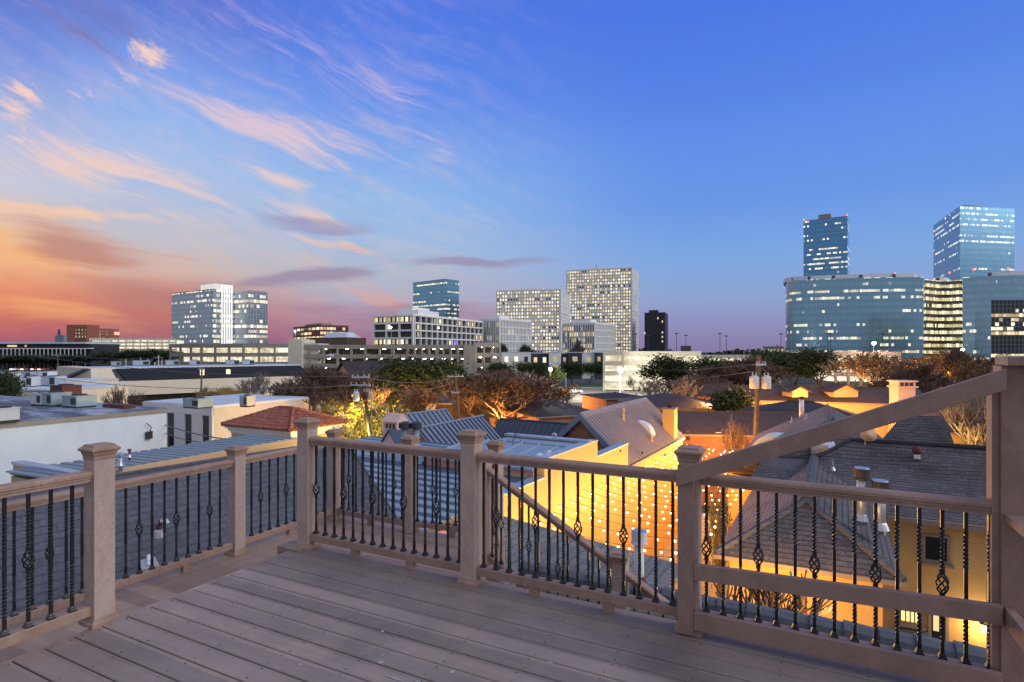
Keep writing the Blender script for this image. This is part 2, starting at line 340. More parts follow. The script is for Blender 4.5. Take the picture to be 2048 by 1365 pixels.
def curtain(name, glass, frame, cw, chh, lit, seed, bandf=.35, strength=1.6, rough=.22, metal=.7, warm=(1, .82, .5), line=.05, seg=9.0):
    """glass curtain wall: panes with frames, floors partly lit from inside"""
    def fn(t, b):
        s_ = t.n('ShaderNodeSeparateXYZ', {0: t.uv}); x, y = s_.outputs[0], s_.outputs[1]
        cx = t.m('DIVIDE', x, cw); cy = t.m('DIVIDE', y, chh)
        ix, iy = t.m('FLOOR', cx), t.m('FLOOR', cy); fx, fy = t.m('FRACT', cx), t.m('FRACT', cy)
        wn = lambda a, b_, sd: t.n('ShaderNodeTexWhiteNoise', {'Vector': t.xyz(a, b_, sd)}, noise_dimensions='3D').outputs[0]
        fl = wn(iy, 0, seed); sg = wn(t.m('FLOOR', t.m('DIVIDE', t.m('ADD', cx, t.m('MULTIPLY', fl, 5)), seg)), iy, seed + 1); pn = wn(ix, iy, seed + 2)
        score = t.m('ADD', t.m('MULTIPLY', fl, .42), t.m('ADD', t.m('MULTIPLY', sg, .36), t.m('MULTIPLY', pn, .22)))
        on = t.sstep(score, 1 - lit, 1 - lit + .03)
        win = t.m('MULTIPLY', t.m('MULTIPLY', t.m('GREATER_THAN', fy, bandf), t.m('LESS_THAN', fy, t.m('ADD', .86, t.m('MULTIPLY', pn, .1)))), t.m('MULTIPLY', t.m('GREATER_THAN', fx, line), t.m('LESS_THAN', fx, 1 - line)))
        inn = t.noise(t.xyz(t.m('MULTIPLY', x, 1.3), t.m('MULTIPLY', y, 1.7), seed), 1.0, 3, .7)
        br_ = t.m('MULTIPLY', t.m('ADD', .25, t.m('MULTIPLY', t.m('POWER', inn, 2), 3.4)), t.m('ADD', .4, pn))
        e = t.m('MULTIPLY', t.m('MULTIPLY', on, win), t.m('MULTIPLY', br_, strength))
        tint = wn(ix, iy, seed + 5)
        g2 = t.mix(t.m('MULTIPLY', tint, .5), glass, tuple(k * .7 for k in glass))
        g3 = t.mix(t.m('LESS_THAN', fy, bandf), g2, tuple(k * .82 for k in glass))
        edge = t.m('MAXIMUM', t.m('LESS_THAN', fx, line), t.m('LESS_THAN', fy, .035))
        t.put(b.inputs['Base Color'], t.mix(edge, g3, frame))
        t.put(b.inputs['Metallic'], t.m('MULTIPLY', t.m('SUBTRACT', 1, edge), metal)); b.inputs['Roughness'].default_value = rough
        t.put(b.inputs['Emission Color'], t.mix(pn, tuple(k * f_ for k, f_ in zip(warm, (1, .92, .76))), (1, .87, .62))); t.put(b.inputs['Emission Strength'], t.m('MULTIPLY', e, .31))
        wv = t.noise(t.ob, .12, 2)
        bump(t, b, t.m('ADD', wv, t.m('MULTIPLY', tint, .03)), .06, .6)
    return mat(name, fn, True)

M_POST = wood('post_composite', S(184, 160, 148), .28, .55)
M_RAIL = wood('rail_composite', S(160, 130, 114), .28, .4)
M_LUM = wood('painted_lumber', S(156, 126, 112), .12, .15)
M_DECK = board('deck_board', S(150, 132, 122))
M_DECK2 = board('walkway_board', S(162, 136, 120))
M_IRON = plain('black_iron', (.012, .012, .014), .32, .3, 8, 0, .1)
M_SH_GREY = shingle('grey_shingle', S(88, 90, 98), S(100, 101, 108), .33, .14, .35)
M_SH_GRN = shingle('grey_green_shingle', S(122, 122, 118), S(148, 145, 138), .3, .14, .5)
M_SH_DARK = shingle('dark_shingle', S(74, 73, 78), S(112, 106, 108), .3, .16, 1.0)
M_SH_PINK = shingle('taupe_shingle', S(128, 108, 104), S(160, 138, 132), .3, .14, .7)  # pinkish copy of the roof shingle, light on these slopes put into its colour
M_SH_BLK = shingle('black_shingle', S(52, 50, 56), S(72, 68, 72), .3, .14, .7)
M_SH_BRN = shingle('brown_shingle', S(78, 64, 62), S(96, 80, 76), .3, .14, .6)
M_CAPG = plain('ridge_cap_shingle', S(92, 98, 106), .8, .2, 5, 0, .5)
M_LEAD = plain('galvanised_flashing', (.5, .5, .52), .3, .15, 4, .8)
M_MET_BLUE = plain('blue_grey_metal', S(122, 140, 152), .45, .10, .5, .15)
M_MET_DK = plain('dark_metal', S(66, 76, 92), .5, .12, .6, .1)
M_MET_LT = plain('pale_blue_metal', S(150, 168, 180), .45, .12, .8, .3)
M_MET_GAB = plain('slate_blue_metal', S(122, 132, 152), .5, .12, .6, .1)
M_MET_RIB = plain('mauve_grey_metal', S(160, 148, 150), .5, .12, .6, .1)
M_MET_SEAM = plain('seam_shadow_metal', S(48, 56, 72), .6, .1, 2, .0)
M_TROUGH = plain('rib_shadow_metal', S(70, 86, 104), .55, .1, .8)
M_WHITE = plain('white_stucco', (.74, .81, .84), .8, .05, .6, 0, .3, .12)
M_CREAM = plain('cream_stucco', S(222, 208, 186), .85, .08, .8, 0, .4, .12)
M_TAN = plain('tan_stucco', S(206, 172, 134), .85, .08, .8, 0, .4, .1)
M_YEL = plain('yellow_stucco', S(222, 182, 112), .85, .07, .7, 0, .4, .12)
M_PEACH = plain('peach_stucco', S(204, 148, 130), .85, .08, .9, 0, .3, .25)
M_PINK = plain('pink_stucco', S(224, 188, 176), .85, .06, .9, 0, .3, .08)
M_TRIM = plain('white_trim', (.75, .75, .76), .5, .05, 3)
M_BTRIM = plain('taupe_trim', S(140, 124, 112), .6, .1, 3)
def _memb(t, b):
    rot = t.n('ShaderNodeMapping', {'Vector': t.ob, 'Rotation': (0, 0, R(30))}).outputs[0]
    n1 = t.noise(t.mapv(rot, (.10, .35, 1)), 1.0, 7, .7, .8); n2 = t.noise(t.ob, 1.2, 6, .7)
    t.put(b.inputs['Base Color'], t.ramp(t.m('ADD', t.m('MULTIPLY', n1, .75), t.m('MULTIPLY', n2, .25)), [(.36, S(44, 48, 58)), (.5, S(92, 100, 116)), (.6, S(168, 180, 196))])); b.inputs['Roughness'].default_value = .6
M_ROOFM = mat('roof_membrane', _memb)
M_ROOFW = plain('white_membrane', S(196, 206, 218), .7, .2, .4, 0, .2)
M_CONC = plain('concrete', S(158, 150, 138), .85, .16, .35, 0, .2, .3)
M_CONCL = plain('pale_concrete', S(205, 200, 182), .85, .08, .35, 0, .2, .1)
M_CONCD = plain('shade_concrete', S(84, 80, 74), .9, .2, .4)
M_ASPH = plain('asphalt', (.055, .053, .055), .85, .3, .3, 0, .3)
M_GROUND = plain('ground_soil', (.045, .05, .038), .95, .5, .05)
M_LAWN = plain('lawn', (.05, .10, .03), .95, .4, .3)
M_BRICK = brick('red_brick', S(140, 80, 58), S(196, 136, 104), S(176, 156, 136))
M_BRICKD = plain('brick_far', S(160, 98, 76), .9, .1, .2)
M_BROWN = plain('brown_stone', S(112, 72, 64), .8, .12, .3)
M_BARK = plain('bark', (.10, .08, .065), .9, .4, 3, 0, .6)
M_BARKL = plain('pale_bark', (.20, .17, .15), .9, .35, 3, 0, .5)
M_PWOOD = plain('pole_wood', (.16, .11, .08), .9, .35, 3, 0, .5)
M_STEEL = plain('galvanised_steel', S(170, 184, 200), .4, .15, 2, .5)
M_HVAC = plain('hvac_paint', S(150, 168, 172), .6, .15, 1.5)
M_HVACW = plain('hvac_white', S(205, 208, 208), .6, .12, 1.5)
M_DKG = plain('dark_grille', (.03, .03, .035), .6, .2, 3)
M_RUST = plain('rusty_metal', S(96, 52, 46), .8, .3, 2)
M_GLASSD = plain('dark_glass', (.015, .018, .022), .08, .2, .2, 0, 0, 0, .8)
M_WPVC = plain('white_pipe', (.72, .72, .74), .45, .1, 3)
M_PORC = plain('porcelain', (.55, .54, .52), .3, .1, 3)
def tile_fn(t, b):
    s_ = t.n('ShaderNodeSeparateXYZ', {0: t.uv}); n2 = t.noise(t.ob, 6, 5, .7); n1 = t.noise(t.mapv(t.uv, (3.6, 2.6, 1)), 1.0, 1)
    t.put(b.inputs['Base Color'], t.ramp(t.m('ADD', t.m('MULTIPLY', n1, .6), t.m('MULTIPLY', n2, .4)), [(.3, S(104, 58, 50)), (.5, S(146, 84, 70)), (.7, S(184, 124, 104))])); b.inputs['Roughness'].default_value = .7
M_TILE = mat('clay_tile', tile_fn)
def leafm(name, c1, c2):
    def fn(t, b):
        ri = t.n('ShaderNodeNewGeometry').outputs['Random Per Island']; n = t.noise(t.ob, .9, 3)
        t.put(b.inputs['Base Color'], t.mix(t.m('ADD', t.m('MULTIPLY', ri, .6), t.m('MULTIPLY', n, .4)), c1, c2)); b.inputs['Roughness'].default_value = .7
        b.inputs['Specular IOR Level'].default_value = .2
        t.put(b.inputs['Transmission Weight'], 0.0)
    return mat(name, fn)
M_LOAK = leafm('oak_leaf', (.025, .042, .018), (.06, .085, .03))
M_LAUT = leafm('autumn_leaf', (.14, .07, .02), (.32, .17, .04))
M_LYEL = leafm('yellow_leaf', (.16, .15, .02), (.32, .24, .04))
M_LGRN = leafm('green_leaf', (.05, .09, .02), (.12, .16, .04))
M_TWIG = plain('twig', (.12, .08, .06), .9, .3, 2)
M_BULB = emit('bulb_glow', (1, .62, .22), 14)
M_LAMPW = emit('white_lamp_glow', (1, .93, .78), 30)
M_LAMPO = emit('amber_lamp_glow', (1, .55, .15), 20)
M_RED = emit('red_beacon', (1, .05, .06), 6)
M_L1 = emit('lit_window_warm', (1, .74, .36), .95)
M_L2 = emit('lit_window_bright', (1, .88, .60), 1.25)
M_L3 = emit('lit_window_dim', (1, .78, .45), .45)
M_LW = emit('lit_window_white', (1, .95, .8), 2.6)
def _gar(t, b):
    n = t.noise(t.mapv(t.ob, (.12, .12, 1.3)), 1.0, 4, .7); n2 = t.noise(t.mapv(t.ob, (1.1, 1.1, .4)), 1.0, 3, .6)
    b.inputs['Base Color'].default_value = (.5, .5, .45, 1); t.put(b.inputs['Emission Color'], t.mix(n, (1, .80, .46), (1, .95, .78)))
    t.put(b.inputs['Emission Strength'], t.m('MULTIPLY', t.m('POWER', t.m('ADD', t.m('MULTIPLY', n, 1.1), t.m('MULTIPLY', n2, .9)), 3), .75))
M_GAR = mat('garage_light', _gar, True)  # inner wall itself emits, standing in for lamp light falling on it
M_PURP = emit('purple_light', (.3, .1, 1), 1.6)
M_CROWN = emit('lit_crown', (1, .97, .93), 1.0)
LIT = [M_L1, M_L2, M_L3]
def plight(P, W_, col=(1, .6, .22), r=.12, name='lamp_light'):
    l = bpy.data.lights.new(name, 'POINT'); l.energy = W_; l.color = col; l.shadow_soft_size = r
    o = bpy.data.objects.new(name, l); COL.objects.link(o); o.location = P; return o

# ================================================================== THE DECK
ZD = ZC - 1.665; ZL = ZC - 2.005          # upper deck, lower walkway
VR, UE, UO, VO = 3.50, -3.84, -4.98, 5.08
def u_at(px, v):
    r = (px - 1024) / F; s_, c_ = sin(R(27)), cos(R(27)); Y = v / (r * s_ + c_); return r * Y * c_ - Y * s_
def v_at(px, u):
    r = (px - 1024) / F; s_, c_ = sin(R(27)), cos(R(27)); Y = u / (r * c_ - s_); return r * Y * s_ + Y * c_
def boards(mb, u0, u1, v0, v1, z, along='u', wd=.137, gap=.0085, th=.025, bend=.003):
    """separate deck boards with eased edges"""
    a, b = (v0, v1) if along == 'u' else (u0, u1)
    p = b
    while p - wd > a - wd * .6:
        lo = max(p - wd, a)
        if p - lo > .02:
            e = .004; zz = z + random.uniform(-.001, .001)
            prof = [(lo, zz - th), (lo, zz - e), (lo + e, zz), (p - e, zz), (p, zz - e), (p, zz - th)]
            if along == 'u': q0 = [uv(u0, t, h) for t, h in prof]; q1 = [uv(u1, t, h) for t, h in prof]
            else: q0 = [uv(t, v0, h) for t, h in prof]; q1 = [uv(t, v1, h) for t, h in prof]
            n = len(prof)
            mb.add(q0 + q1, [[i, (i + 1) % n, n + (i + 1) % n, n + i] for i in range(n)] + [list(range(n)), list(range(n, 2 * n))[::-1]])
        p -= wd + gap
deck = thing('deck', 'upper wooden deck floor of brown grey boards in the foreground', 'deck', uv(-1, 1, ZD))
m = MB(); boards(m, UE + .06, 2.6, -1.6, VR + .02, ZD); m.build('deck_boards', M_DECK, deck)
m = MB(); P0 = Vector((0, 0, 0))
m.fbox(P0, U, V, UE + .03, UE + .058, -1.6, VR + .10, ZL + .002, ZD - .004)
m.fbox(P0, U, V, UE + .03, 2.6, VR + .03, VR + .10, ZL - .1, ZD - .012)
m.fbox(P0, U, V, UE - .1, UE + .14, VR - .14, VR + .14, ZL + .002, ZD + .016)      # little step block under the corner post
m.build('rim_board', M_DECK2, deck)
m = MB(); m.fbox(P0, U, V, UE + .1, 2.6, -1.6, VR, ZD - .22, ZD - .04); m.build('joist', M_DKG, deck)  # one slab under all boards, coloured near black for shade in the gaps
m = MB()
v = VR + .02 - .1395 / 2
while v > .6:
    u = UE + .1
    while u < 2.2:
        for dv in (-.045, .045):
            p = uv(u + random.uniform(-.01, .01), v + dv + random.uniform(-.006, .006), ZD)
            m.lathe(p, [(.0042, -.001), (.0042, .0015)], 5)
        u += .406
    v -= .1455
stuff(m.build('screw_heads', M_DKG, deck))
def blot(px, py, ra, rb, lab, mt, seed, rot=0):
    rnd = random.Random(seed); c_ = ah(px, py, 1.665); m = MB(); k = 18
    pts = [c_ + U * (cos(R(360 * i / k) ) * ra * rnd.uniform(.5, 1.1)) + V * (sin(R(360 * i / k)) * rb * rnd.uniform(.5, 1.1)) + Vector((0, 0, .0022)) for i in range(k)]
    m.face(pts); m.build('paint_spot', mt, deck)
M_SPOT = plain('dried_paint', (.42, .42, .44), .8, .3, 30)
for i, (px, py, ra, rb) in enumerate(((765, 1264, .012, .014), (766, 1311, .008, .016), (762, 1326, .016, .016), (790, 1358, .07, .008), (835, 1364, .04, .006), (1100, 1326, .02, .012), (905, 1345, .012, .02), (1010, 1290, .03, .004), (960, 1265, .004, .02), (600, 1330, .02, .006), (430, 1290, .015, .004), (690, 1225, .012, .004), (1250, 1335, .02, .004))): blot(px, py, ra, rb, '', M_SPOT, i)
walk = thing('walkway', 'lower walkway and landing of boards running behind the deck', 'walkway', uv(-4.4, 3, ZL))
m = MB(); boards(m, UO - .12, UE + .02, -1.6, VO + .1, ZL, 'v'); m.build('walkway_boards', M_DECK2, walk)
m = MB(); boards(m, UE + .02 + .006, -2.75, VR + .1, VO + .1, ZL, 'u'); m.build('landing_boards', M_DECK2, walk)
m = MB()
m.fbox(P0, U, V, UO - .15, UO - .122, -1.6, VO + .12, ZL - .25, ZL - .006); m.fbox(P0, U, V, UO - .15, -2.75, VO + .102, VO + .13, ZL - .25, ZL - .006)
m.fbox(P0, U, V, -2.748, -2.72, VR + .1, VO + .1, ZL - .2, ZL - .004)
m.build('rim_board', M_DECK2, walk)

def post_mesh(h, w_=.058):
    b = MB(); b.lathe((0, 0, 0), [(w_, .0), (w_, h - .06)], sq=True)
    s_ = MB(); s_.lathe((0, 0, 0), [(w_ + .020, 0), (w_ + .020, .022), (w_ + .010, .032), (w_ + .008, .042), (w_ + .001, .046)], sq=True)
    c_ = MB(); z = h
    c_.lathe((0, 0, 0), [(w_ + .002, z - .088), (w_ + .004, z - .085), (w_ + .004, z - .066), (w_ + .010, z - .054), (w_ + .011, z - .044), (w_ + .021, z - .036), (w_ + .022, z - .031), (w_ + .022, z - .024), (w_ + .006, z - .010), (w_ + .003, z - .009), (w_ + .001, z)], sq=True)
    return b.mesh('sleeve', M_POST), s_.mesh('base_trim', M_RAIL), c_.mesh('cap', M_RAIL)
PM = post_mesh(1.095); PML = post_mesh(1.065)
def post(u, v, z, label, meshes=PM, grp='capped posts of the deck railings', dz=0):
    t = thing('railing_post', label, 'post', uv(u, v, z), grp, True, R(-27))
    for nm, me in zip(('sleeve', 'base_trim', 'cap'), meshes): link(nm, me, t)
    return t
# balusters: black twisted iron, plain or with a wrought basket
def baluster_mesh(h, basket):
    b = MB(); r = .0079; pts = []; n = 4
    def bar(z0, z1, tw):
        k = max(2, int((z1 - z0) / .006)) if tw else 2
        i0 = len(b.v)
        for i in range(k):
            z = z0 + (z1 - z0) * i / (k - 1); a = pi / 4 + (tw * (z - z0) * 2 * pi / .05 if tw else 0)
            for j in range(4): b.v.append(Vector((cos(a + j * pi / 2) * r * 1.42, sin(a + j * pi / 2) * r * 1.42, z)))
        for i in range(k - 1):
            for j in range(4): b.f.append([i0 + i * 4 + j, i0 + i * 4 + (j + 1) % 4, i0 + i * 4 + 4 + (j + 1) % 4, i0 + i * 4 + 4 + j]); b.mi.append(0)
    zb = h * .50
    if basket:
        bar(0, h * .12, 0); bar(h * .12, zb - .075, .6); bar(zb + .075, h * .88, .6); bar(h * .88, h, 0)
        for z in (zb - .062, zb + .062): b.lathe((0, 0, z - .012), [(.009, 0), (.013, .003), (.013, .009), (.010, .012), (.013, .015), (.013, .021), (.009, .024)], 8)
        for j in range(5):
            pts = []
            for i in range(9):
                s_ = i / 8; a = j * pi * .4 + s_ * pi * 1.05; rr = .005 + .0215 * sin(pi * s_) ** .7
                pts.append((cos(a) * rr, sin(a) * rr, zb - .052 + .104 * s_))
            b.tube(pts, .0045, 5)
    else:
        bar(0, h * .12, 0); bar(h * .12, h * .38, .6); bar(h * .38, h * .62, 0); bar(h * .62, h * .88, .6); bar(h * .88, h, 0)
    s_ = MB(); s_.lathe((0, 0, 0), [(.019, 0), (.019, .010), (.014, .018), (.014, .022), (.010, .03), (.009, .032)], sq=True)
    return b.mesh('baluster', M_IRON), s_.mesh('shoe', M_IRON)
BAL = {}
def bal(h, bk):
    k = (round(h, 2), bk)
    if k not in BAL: BAL[k] = baluster_mesh(h, bk)
    return BAL[k]
RAILP = [(-.030, 0), (-.030, .016), (-.036, .020), (-.036, .030), (-.043, .036), (-.043, .052), (-.034, .062), (-.012, .068), (.012, .068), (.034, .062), (.043, .052), (.043, .036), (.036, .030), (.036, .020), (.030, .016), (.030, 0)]
BOTP = [(-.030, 0), (-.030, .052), (-.026, .058), (.026, .058), (.030, .052), (.030, 0)]
def sweep(mb, P, Q, prof):
    d = (Q - P); hd = Vector((d.x, d.y, 0)).normalized(); sd = Vector((-hd.y, hd.x, 0)); upv = Vector((0, 0, 1))
    a = [P + sd * x + upv * z for x, z in prof]; b = [Q + sd * x + upv * z for x, z in prof]; n = len(prof)
    mb.add(a + b, [[i, (i + 1) % n, n + (i + 1) % n, n + i][::-1] for i in range(n)] + [list(range(n)), list(range(n, 2 * n))[::-1]])
def railing(u0, v0, u1, v1, z, n, baskets, label, zt=.877, zb=.068, dz=0, foot=(), cat='railing', t0=None):
    """railing section between two post centres; dz = drop from first end to the other"""
    P, Q = uv(u0, v0, z), uv(u1, v1, z - dz); d = (Q - P); L = Vector((d.x, d.y, 0)).length; hd = Vector((d.x, d.y, 0)).normalized()
    sl = -dz / L; g = .052
    A = P + hd * g + Vector((0, 0, sl * g)); B = Q - hd * g - Vector((0, 0, sl * g))
    t = thing('railing_section', label, cat, (P + Q) / 2, 'railing sections with black iron balusters')
    m = MB(); sweep(m, A + Vector((0, 0, zt)), B + Vector((0, 0, zt)), RAILP); m.build('top_rail', M_RAIL, t)
    m = MB(); sweep(m, A + Vector((0, 0, zb)), B + Vector((0, 0, zb)), BOTP); m.build('bottom_rail', M_RAIL, t)
    for f_ in foot:
        m = MB(); q = P + hd * (L * f_); sd = Vector((-hd.y, hd.x, 0)); m.fbox(q, hd, sd, -.035, .035, -.022, .022, z + .001, z + zb + .003); m.build('foot_block', M_RAIL, t)
    for k in range(n):
        s_ = (t0 + k * (1 - 2 * t0) / (n - 1)) if t0 is not None else (k + 1) / (n + 1)
        q = P + hd * (L * s_); h = zt - zb - .056; bm, sm = bal(h, (k in baskets))
        zz = q.z if dz == 0 else P.z + sl * L * s_
        loc = Vector((q.x, q.y, zz + zb + .056)) - t.location
        o = link('baluster', bm, t, loc, R(-27)); link('shoe', sm, o)
    return t
u1 = u_at(615, VR); u2 = u_at(943, VR); u3 = u_at(1380, VR)
v0 = v_at(199, UE)
post(UE, v0, ZD, 'nearest railing post at the left, broad pale stained sleeve under a moulded cap')
post(u1, VR, ZD, 'tall capped post at the corner where the upper deck meets the left walkway')
post(u2, VR, ZD, 'capped post at the middle of the upper deck front railing')
post(u3, VR, ZD, 'capped post behind the foot of the long diagonal board')
railing(UE, v0 - 2.0, UE, v0, ZD, 17, {14, 11, 8, 5, 2}, 'short railing section running off the left edge in front of the nearest post', foot=(.5,), t0=.0735)
railing(u1, VR, u2, VR, ZD, 15, {0, 3, 6, 9, 12}, 'front railing section left of the middle post, overlooking the landing', foot=(.33, .67))
railing(u2, VR, u3, VR, ZD, 14, {1, 4, 7, 10}, 'front railing section right of the middle post with yellow lights behind it', foot=(.33, .67))
ub = u_at(2003, VR - .07) + .068
railing(u3, VR, ub, VR, ZD, 15, {0, 3, 6, 9, 12}, 'right railing section crossed by painted boards under the diagonal board')
# outer railing on the lower walkway
va = v_at(473, UO); ol = u_at(820, VO)
post(UO, va, ZL, 'shorter capped post on the outer edge of the left walkway', PML)
post(UO, VO, ZL, 'capped post at the far corner of the landing, mostly behind the front railing', PML)
post(ol, VO, ZL, 'capped post on the far side of the landing, left of two round vent caps', PML)
us = u_at(992, VO + .12)
post(us, VO + .12, ZL, 'far capped post at the head of the descending stair rail', PML)
vs = 4.66; usn = u_at(967, vs)
post(usn, vs, ZL, 'capped post half hidden behind the middle post at the top of the stairs', PML)
railing(UO, va, UO, va - 2.6, ZL, 22, {1, 4, 7, 10, 13, 16, 19}, 'long outer railing section left of the walkway post', foot=(.2, .5), t0=.069)
railing(UO, va, UO, VO, ZL, 10, {1, 4, 7}, 'outer walkway railing section between the left post and the landing corner', foot=(.5,), t0=.13)
railing(UO, VO, ol, VO, ZL, 9, {1, 4, 7}, 'far landing railing section beside the landing corner post', foot=(.5,))
railing(ol, VO, us, VO + .12, ZL, 10, {2, 5, 8}, 'far landing railing section in front of the pale metal roof', foot=(.5,))
railing(us, VO + .12, usn, vs, ZL, 3, set(), 'very short railing between the two posts at the stair head')
un = u_at(1241, vs); drop = (1098 - 893) / F * 1.0
Yn = uv(un, vs).y; zn_top = ZC - (1098 - HY) / F * Yn; zn = zn_top - 1.09
dzs = ZL - zn
post(un, vs, zn, 'lower newel post half way down the stairs beside the white flue pipe', PML)
railing(usn, vs, un, vs, ZL, 13, {1, 4, 7, 10}, 'sloping stair rail going down from the landing', dz=dzs)
sl = dzs / (un - usn); ue = un + 1.3
railing(un, vs, ue, vs, zn, 10, {2, 5, 8}, 'lower sloping stair rail beyond the newel post', dz=sl * (ue - un))
st = thing('staircase', 'steep wooden stairs going down behind the upper deck', 'stairs', uv(-1.5, 4.1, ZL - .8))
m = MB()
k = 0; u = -2.70
while u < ue:
    m2 = MB(); m2.fbox(P0, U, V, u, u + .27, VR + .16, vs - .08, ZL - .19 - k * .27 * sl - .03, ZL - .19 - k * .27 * sl); m2.build('tread', M_DECK2, st); u += .27; k += 1
A, B = uv(usn, vs - .06, ZL), uv(ue, vs - .06, ZL - sl * (ue - usn))
for dv in (0, -.95):
    o_ = V * dv; m = MB(); m.hexa([A + o_ + Vector((0, 0, -.34)), B + o_ + Vector((0, 0, -.34)), B + o_ + V * .035 + Vector((0, 0, -.34)), A + o_ + V * .035 + Vector((0, 0, -.34))], [A + o_ + Vector((0, 0, -.02)), B + o_ + Vector((0, 0, -.02)), B + o_ + V * .035 + Vector((0, 0, -.02)), A + o_ + V * .035 + Vector((0, 0, -.02))]); m.build('stringer', M_RAIL, st)
# painted lumber at the right: front post board, big post, diagonal, two level boards
fp = MB(); x0 = u_at(1355, VR - .10); fp.fbox(P0, U, V, x0, x0 + .088, VR - .10, VR - .062, ZD + .012, ZD + .995)
tag(fp.build('post_board', M_LUM), 'flat painted board standing against the post at the foot of the diagonal', 'board')
bp = thing('square_post', 'tall square painted post at the right edge carrying the diagonal board', 'post', uv(ub, VR, ZD))
m = MB(); xb = ub - .068; m.fbox(P0, U, V, xb, xb + .135, VR - .07, VR + .065, ZD - .1, ZD + 1.595); m.build('shaft', M_LUM, bp)
m = MB(); m.fbox(P0, U, V, xb - .03, xb - .001, VR - .045, VR + .045, ZD - .1, ZD + 1.5); m.build('side_board', M_LUM, bp)
def beam(A, B, w_, h_, name, label, mt=M_LUM, cat='board'):   # A,B = top edge, w_ across v, h_ down
    m = MB(); dn = Vector((0, 0, -h_)); ac = V * w_
    m.hexa([A + dn, B + dn, B + dn + ac, A + dn + ac], [A, B, B + ac, A + ac]); o = m.build(name, mt); tag(o, label, cat)
    bv = o.modifiers.new('bevel', 'BEVEL'); bv.width = .003; bv.segments = 2; return o
vf = VR - .10
beam(uv(x0 - .002, vf - .04, ZC - (944 - HY) / F * uv(x0, vf - .04).y + .01), uv(xb + .002, vf - .04, ZC - (738 - HY) / F * uv(xb, vf - .04).y), .038, .098, 'diagonal_board', 'long diagonal painted board rising from the rail to the tall right post')
x1 = u_at(1388, vf)
beam(uv(x0 + .09, vf, ZC - 1.238), uv(xb - .002, vf, ZC - 1.195), .036, .09, 'middle_board', 'level painted board crossing the right balusters at mid height')
beam(uv(x0 + .09, vf, ZD + .15), uv(xb - .002, vf, ZD + .15), .036, .105, 'lower_board', 'level painted board along the foot of the right balusters')
beam(uv(xb + .006, VR - .14, ZD + 1.64), uv(xb + 1.2, VR - .14, ZD + 1.64), .2, .042, 'top_board', 'flat painted board capping the tall right post')
def vbeam(A, B, w_, h_, name, label):
    m = MB(); dn = Vector((0, 0, -h_)); ac = U * w_
    m.hexa([A + dn, A + dn + ac, B + dn + ac, B + dn], [A, A + ac, B + ac, B]); return tag(m.build(name, M_LUM), label, 'board')
vbeam(uv(xb + .01, VR - .072, ZD + .90), uv(xb + .01, .4, ZD + .90), .14, .036, 'shelf_board', 'flat board at rail height running from the tall right post toward the viewer')
vbeam(uv(xb + .01, VR - .072, ZD + .46), uv(xb + .01, .4, ZD + .46), .036, .09, 'side_rail_board', 'lower board running from the tall right post toward the viewer')

# ================================================================== ROOFS AND HOUSES AROUND THE DECK
def hit(px, py, P, n):       # photo ray against a plane
    o = Vector((0, 0, ZC)); d = Vector(((px - 1024) / F, 1, -(py - HY) / F)); t = (P - o).dot(n) / d.dot(n); return o + d * t
def zt(z, p): return Vector((p.x, p.y, z))
def slope_plane(P, Q, down, k):   # plane through level line PQ falling by k per metre along 'down'
    d = (Q - P).normalized(); s_ = (down + Vector((0, 0, -k))).normalized(); n = d.cross(s_); return (P, n if n.z > 0 else -n)
def ribs(mb, e0, e1, r0, r1, sp, hh=.035, w_=.02, m=None):
    L = (e1 - e0).length; n = int(L / sp); nrm = (e1 - e0).cross(r0 - e0).normalized()
    if nrm.z < 0: nrm = -nrm
    for i in range(n + 1):
        s_ = min(1, i * sp / L); a = e0.lerp(e1, s_); b = r0.lerp(r1, s_); d = (e1 - e0).normalized() * w_
        mb.hexa([a - d, a + d, b + d, b - d], [a - d * .6 + nrm * hh, a + d * .6 + nrm * hh, b + d * .6 + nrm * hh, b - d * .6 + nrm * hh], m)
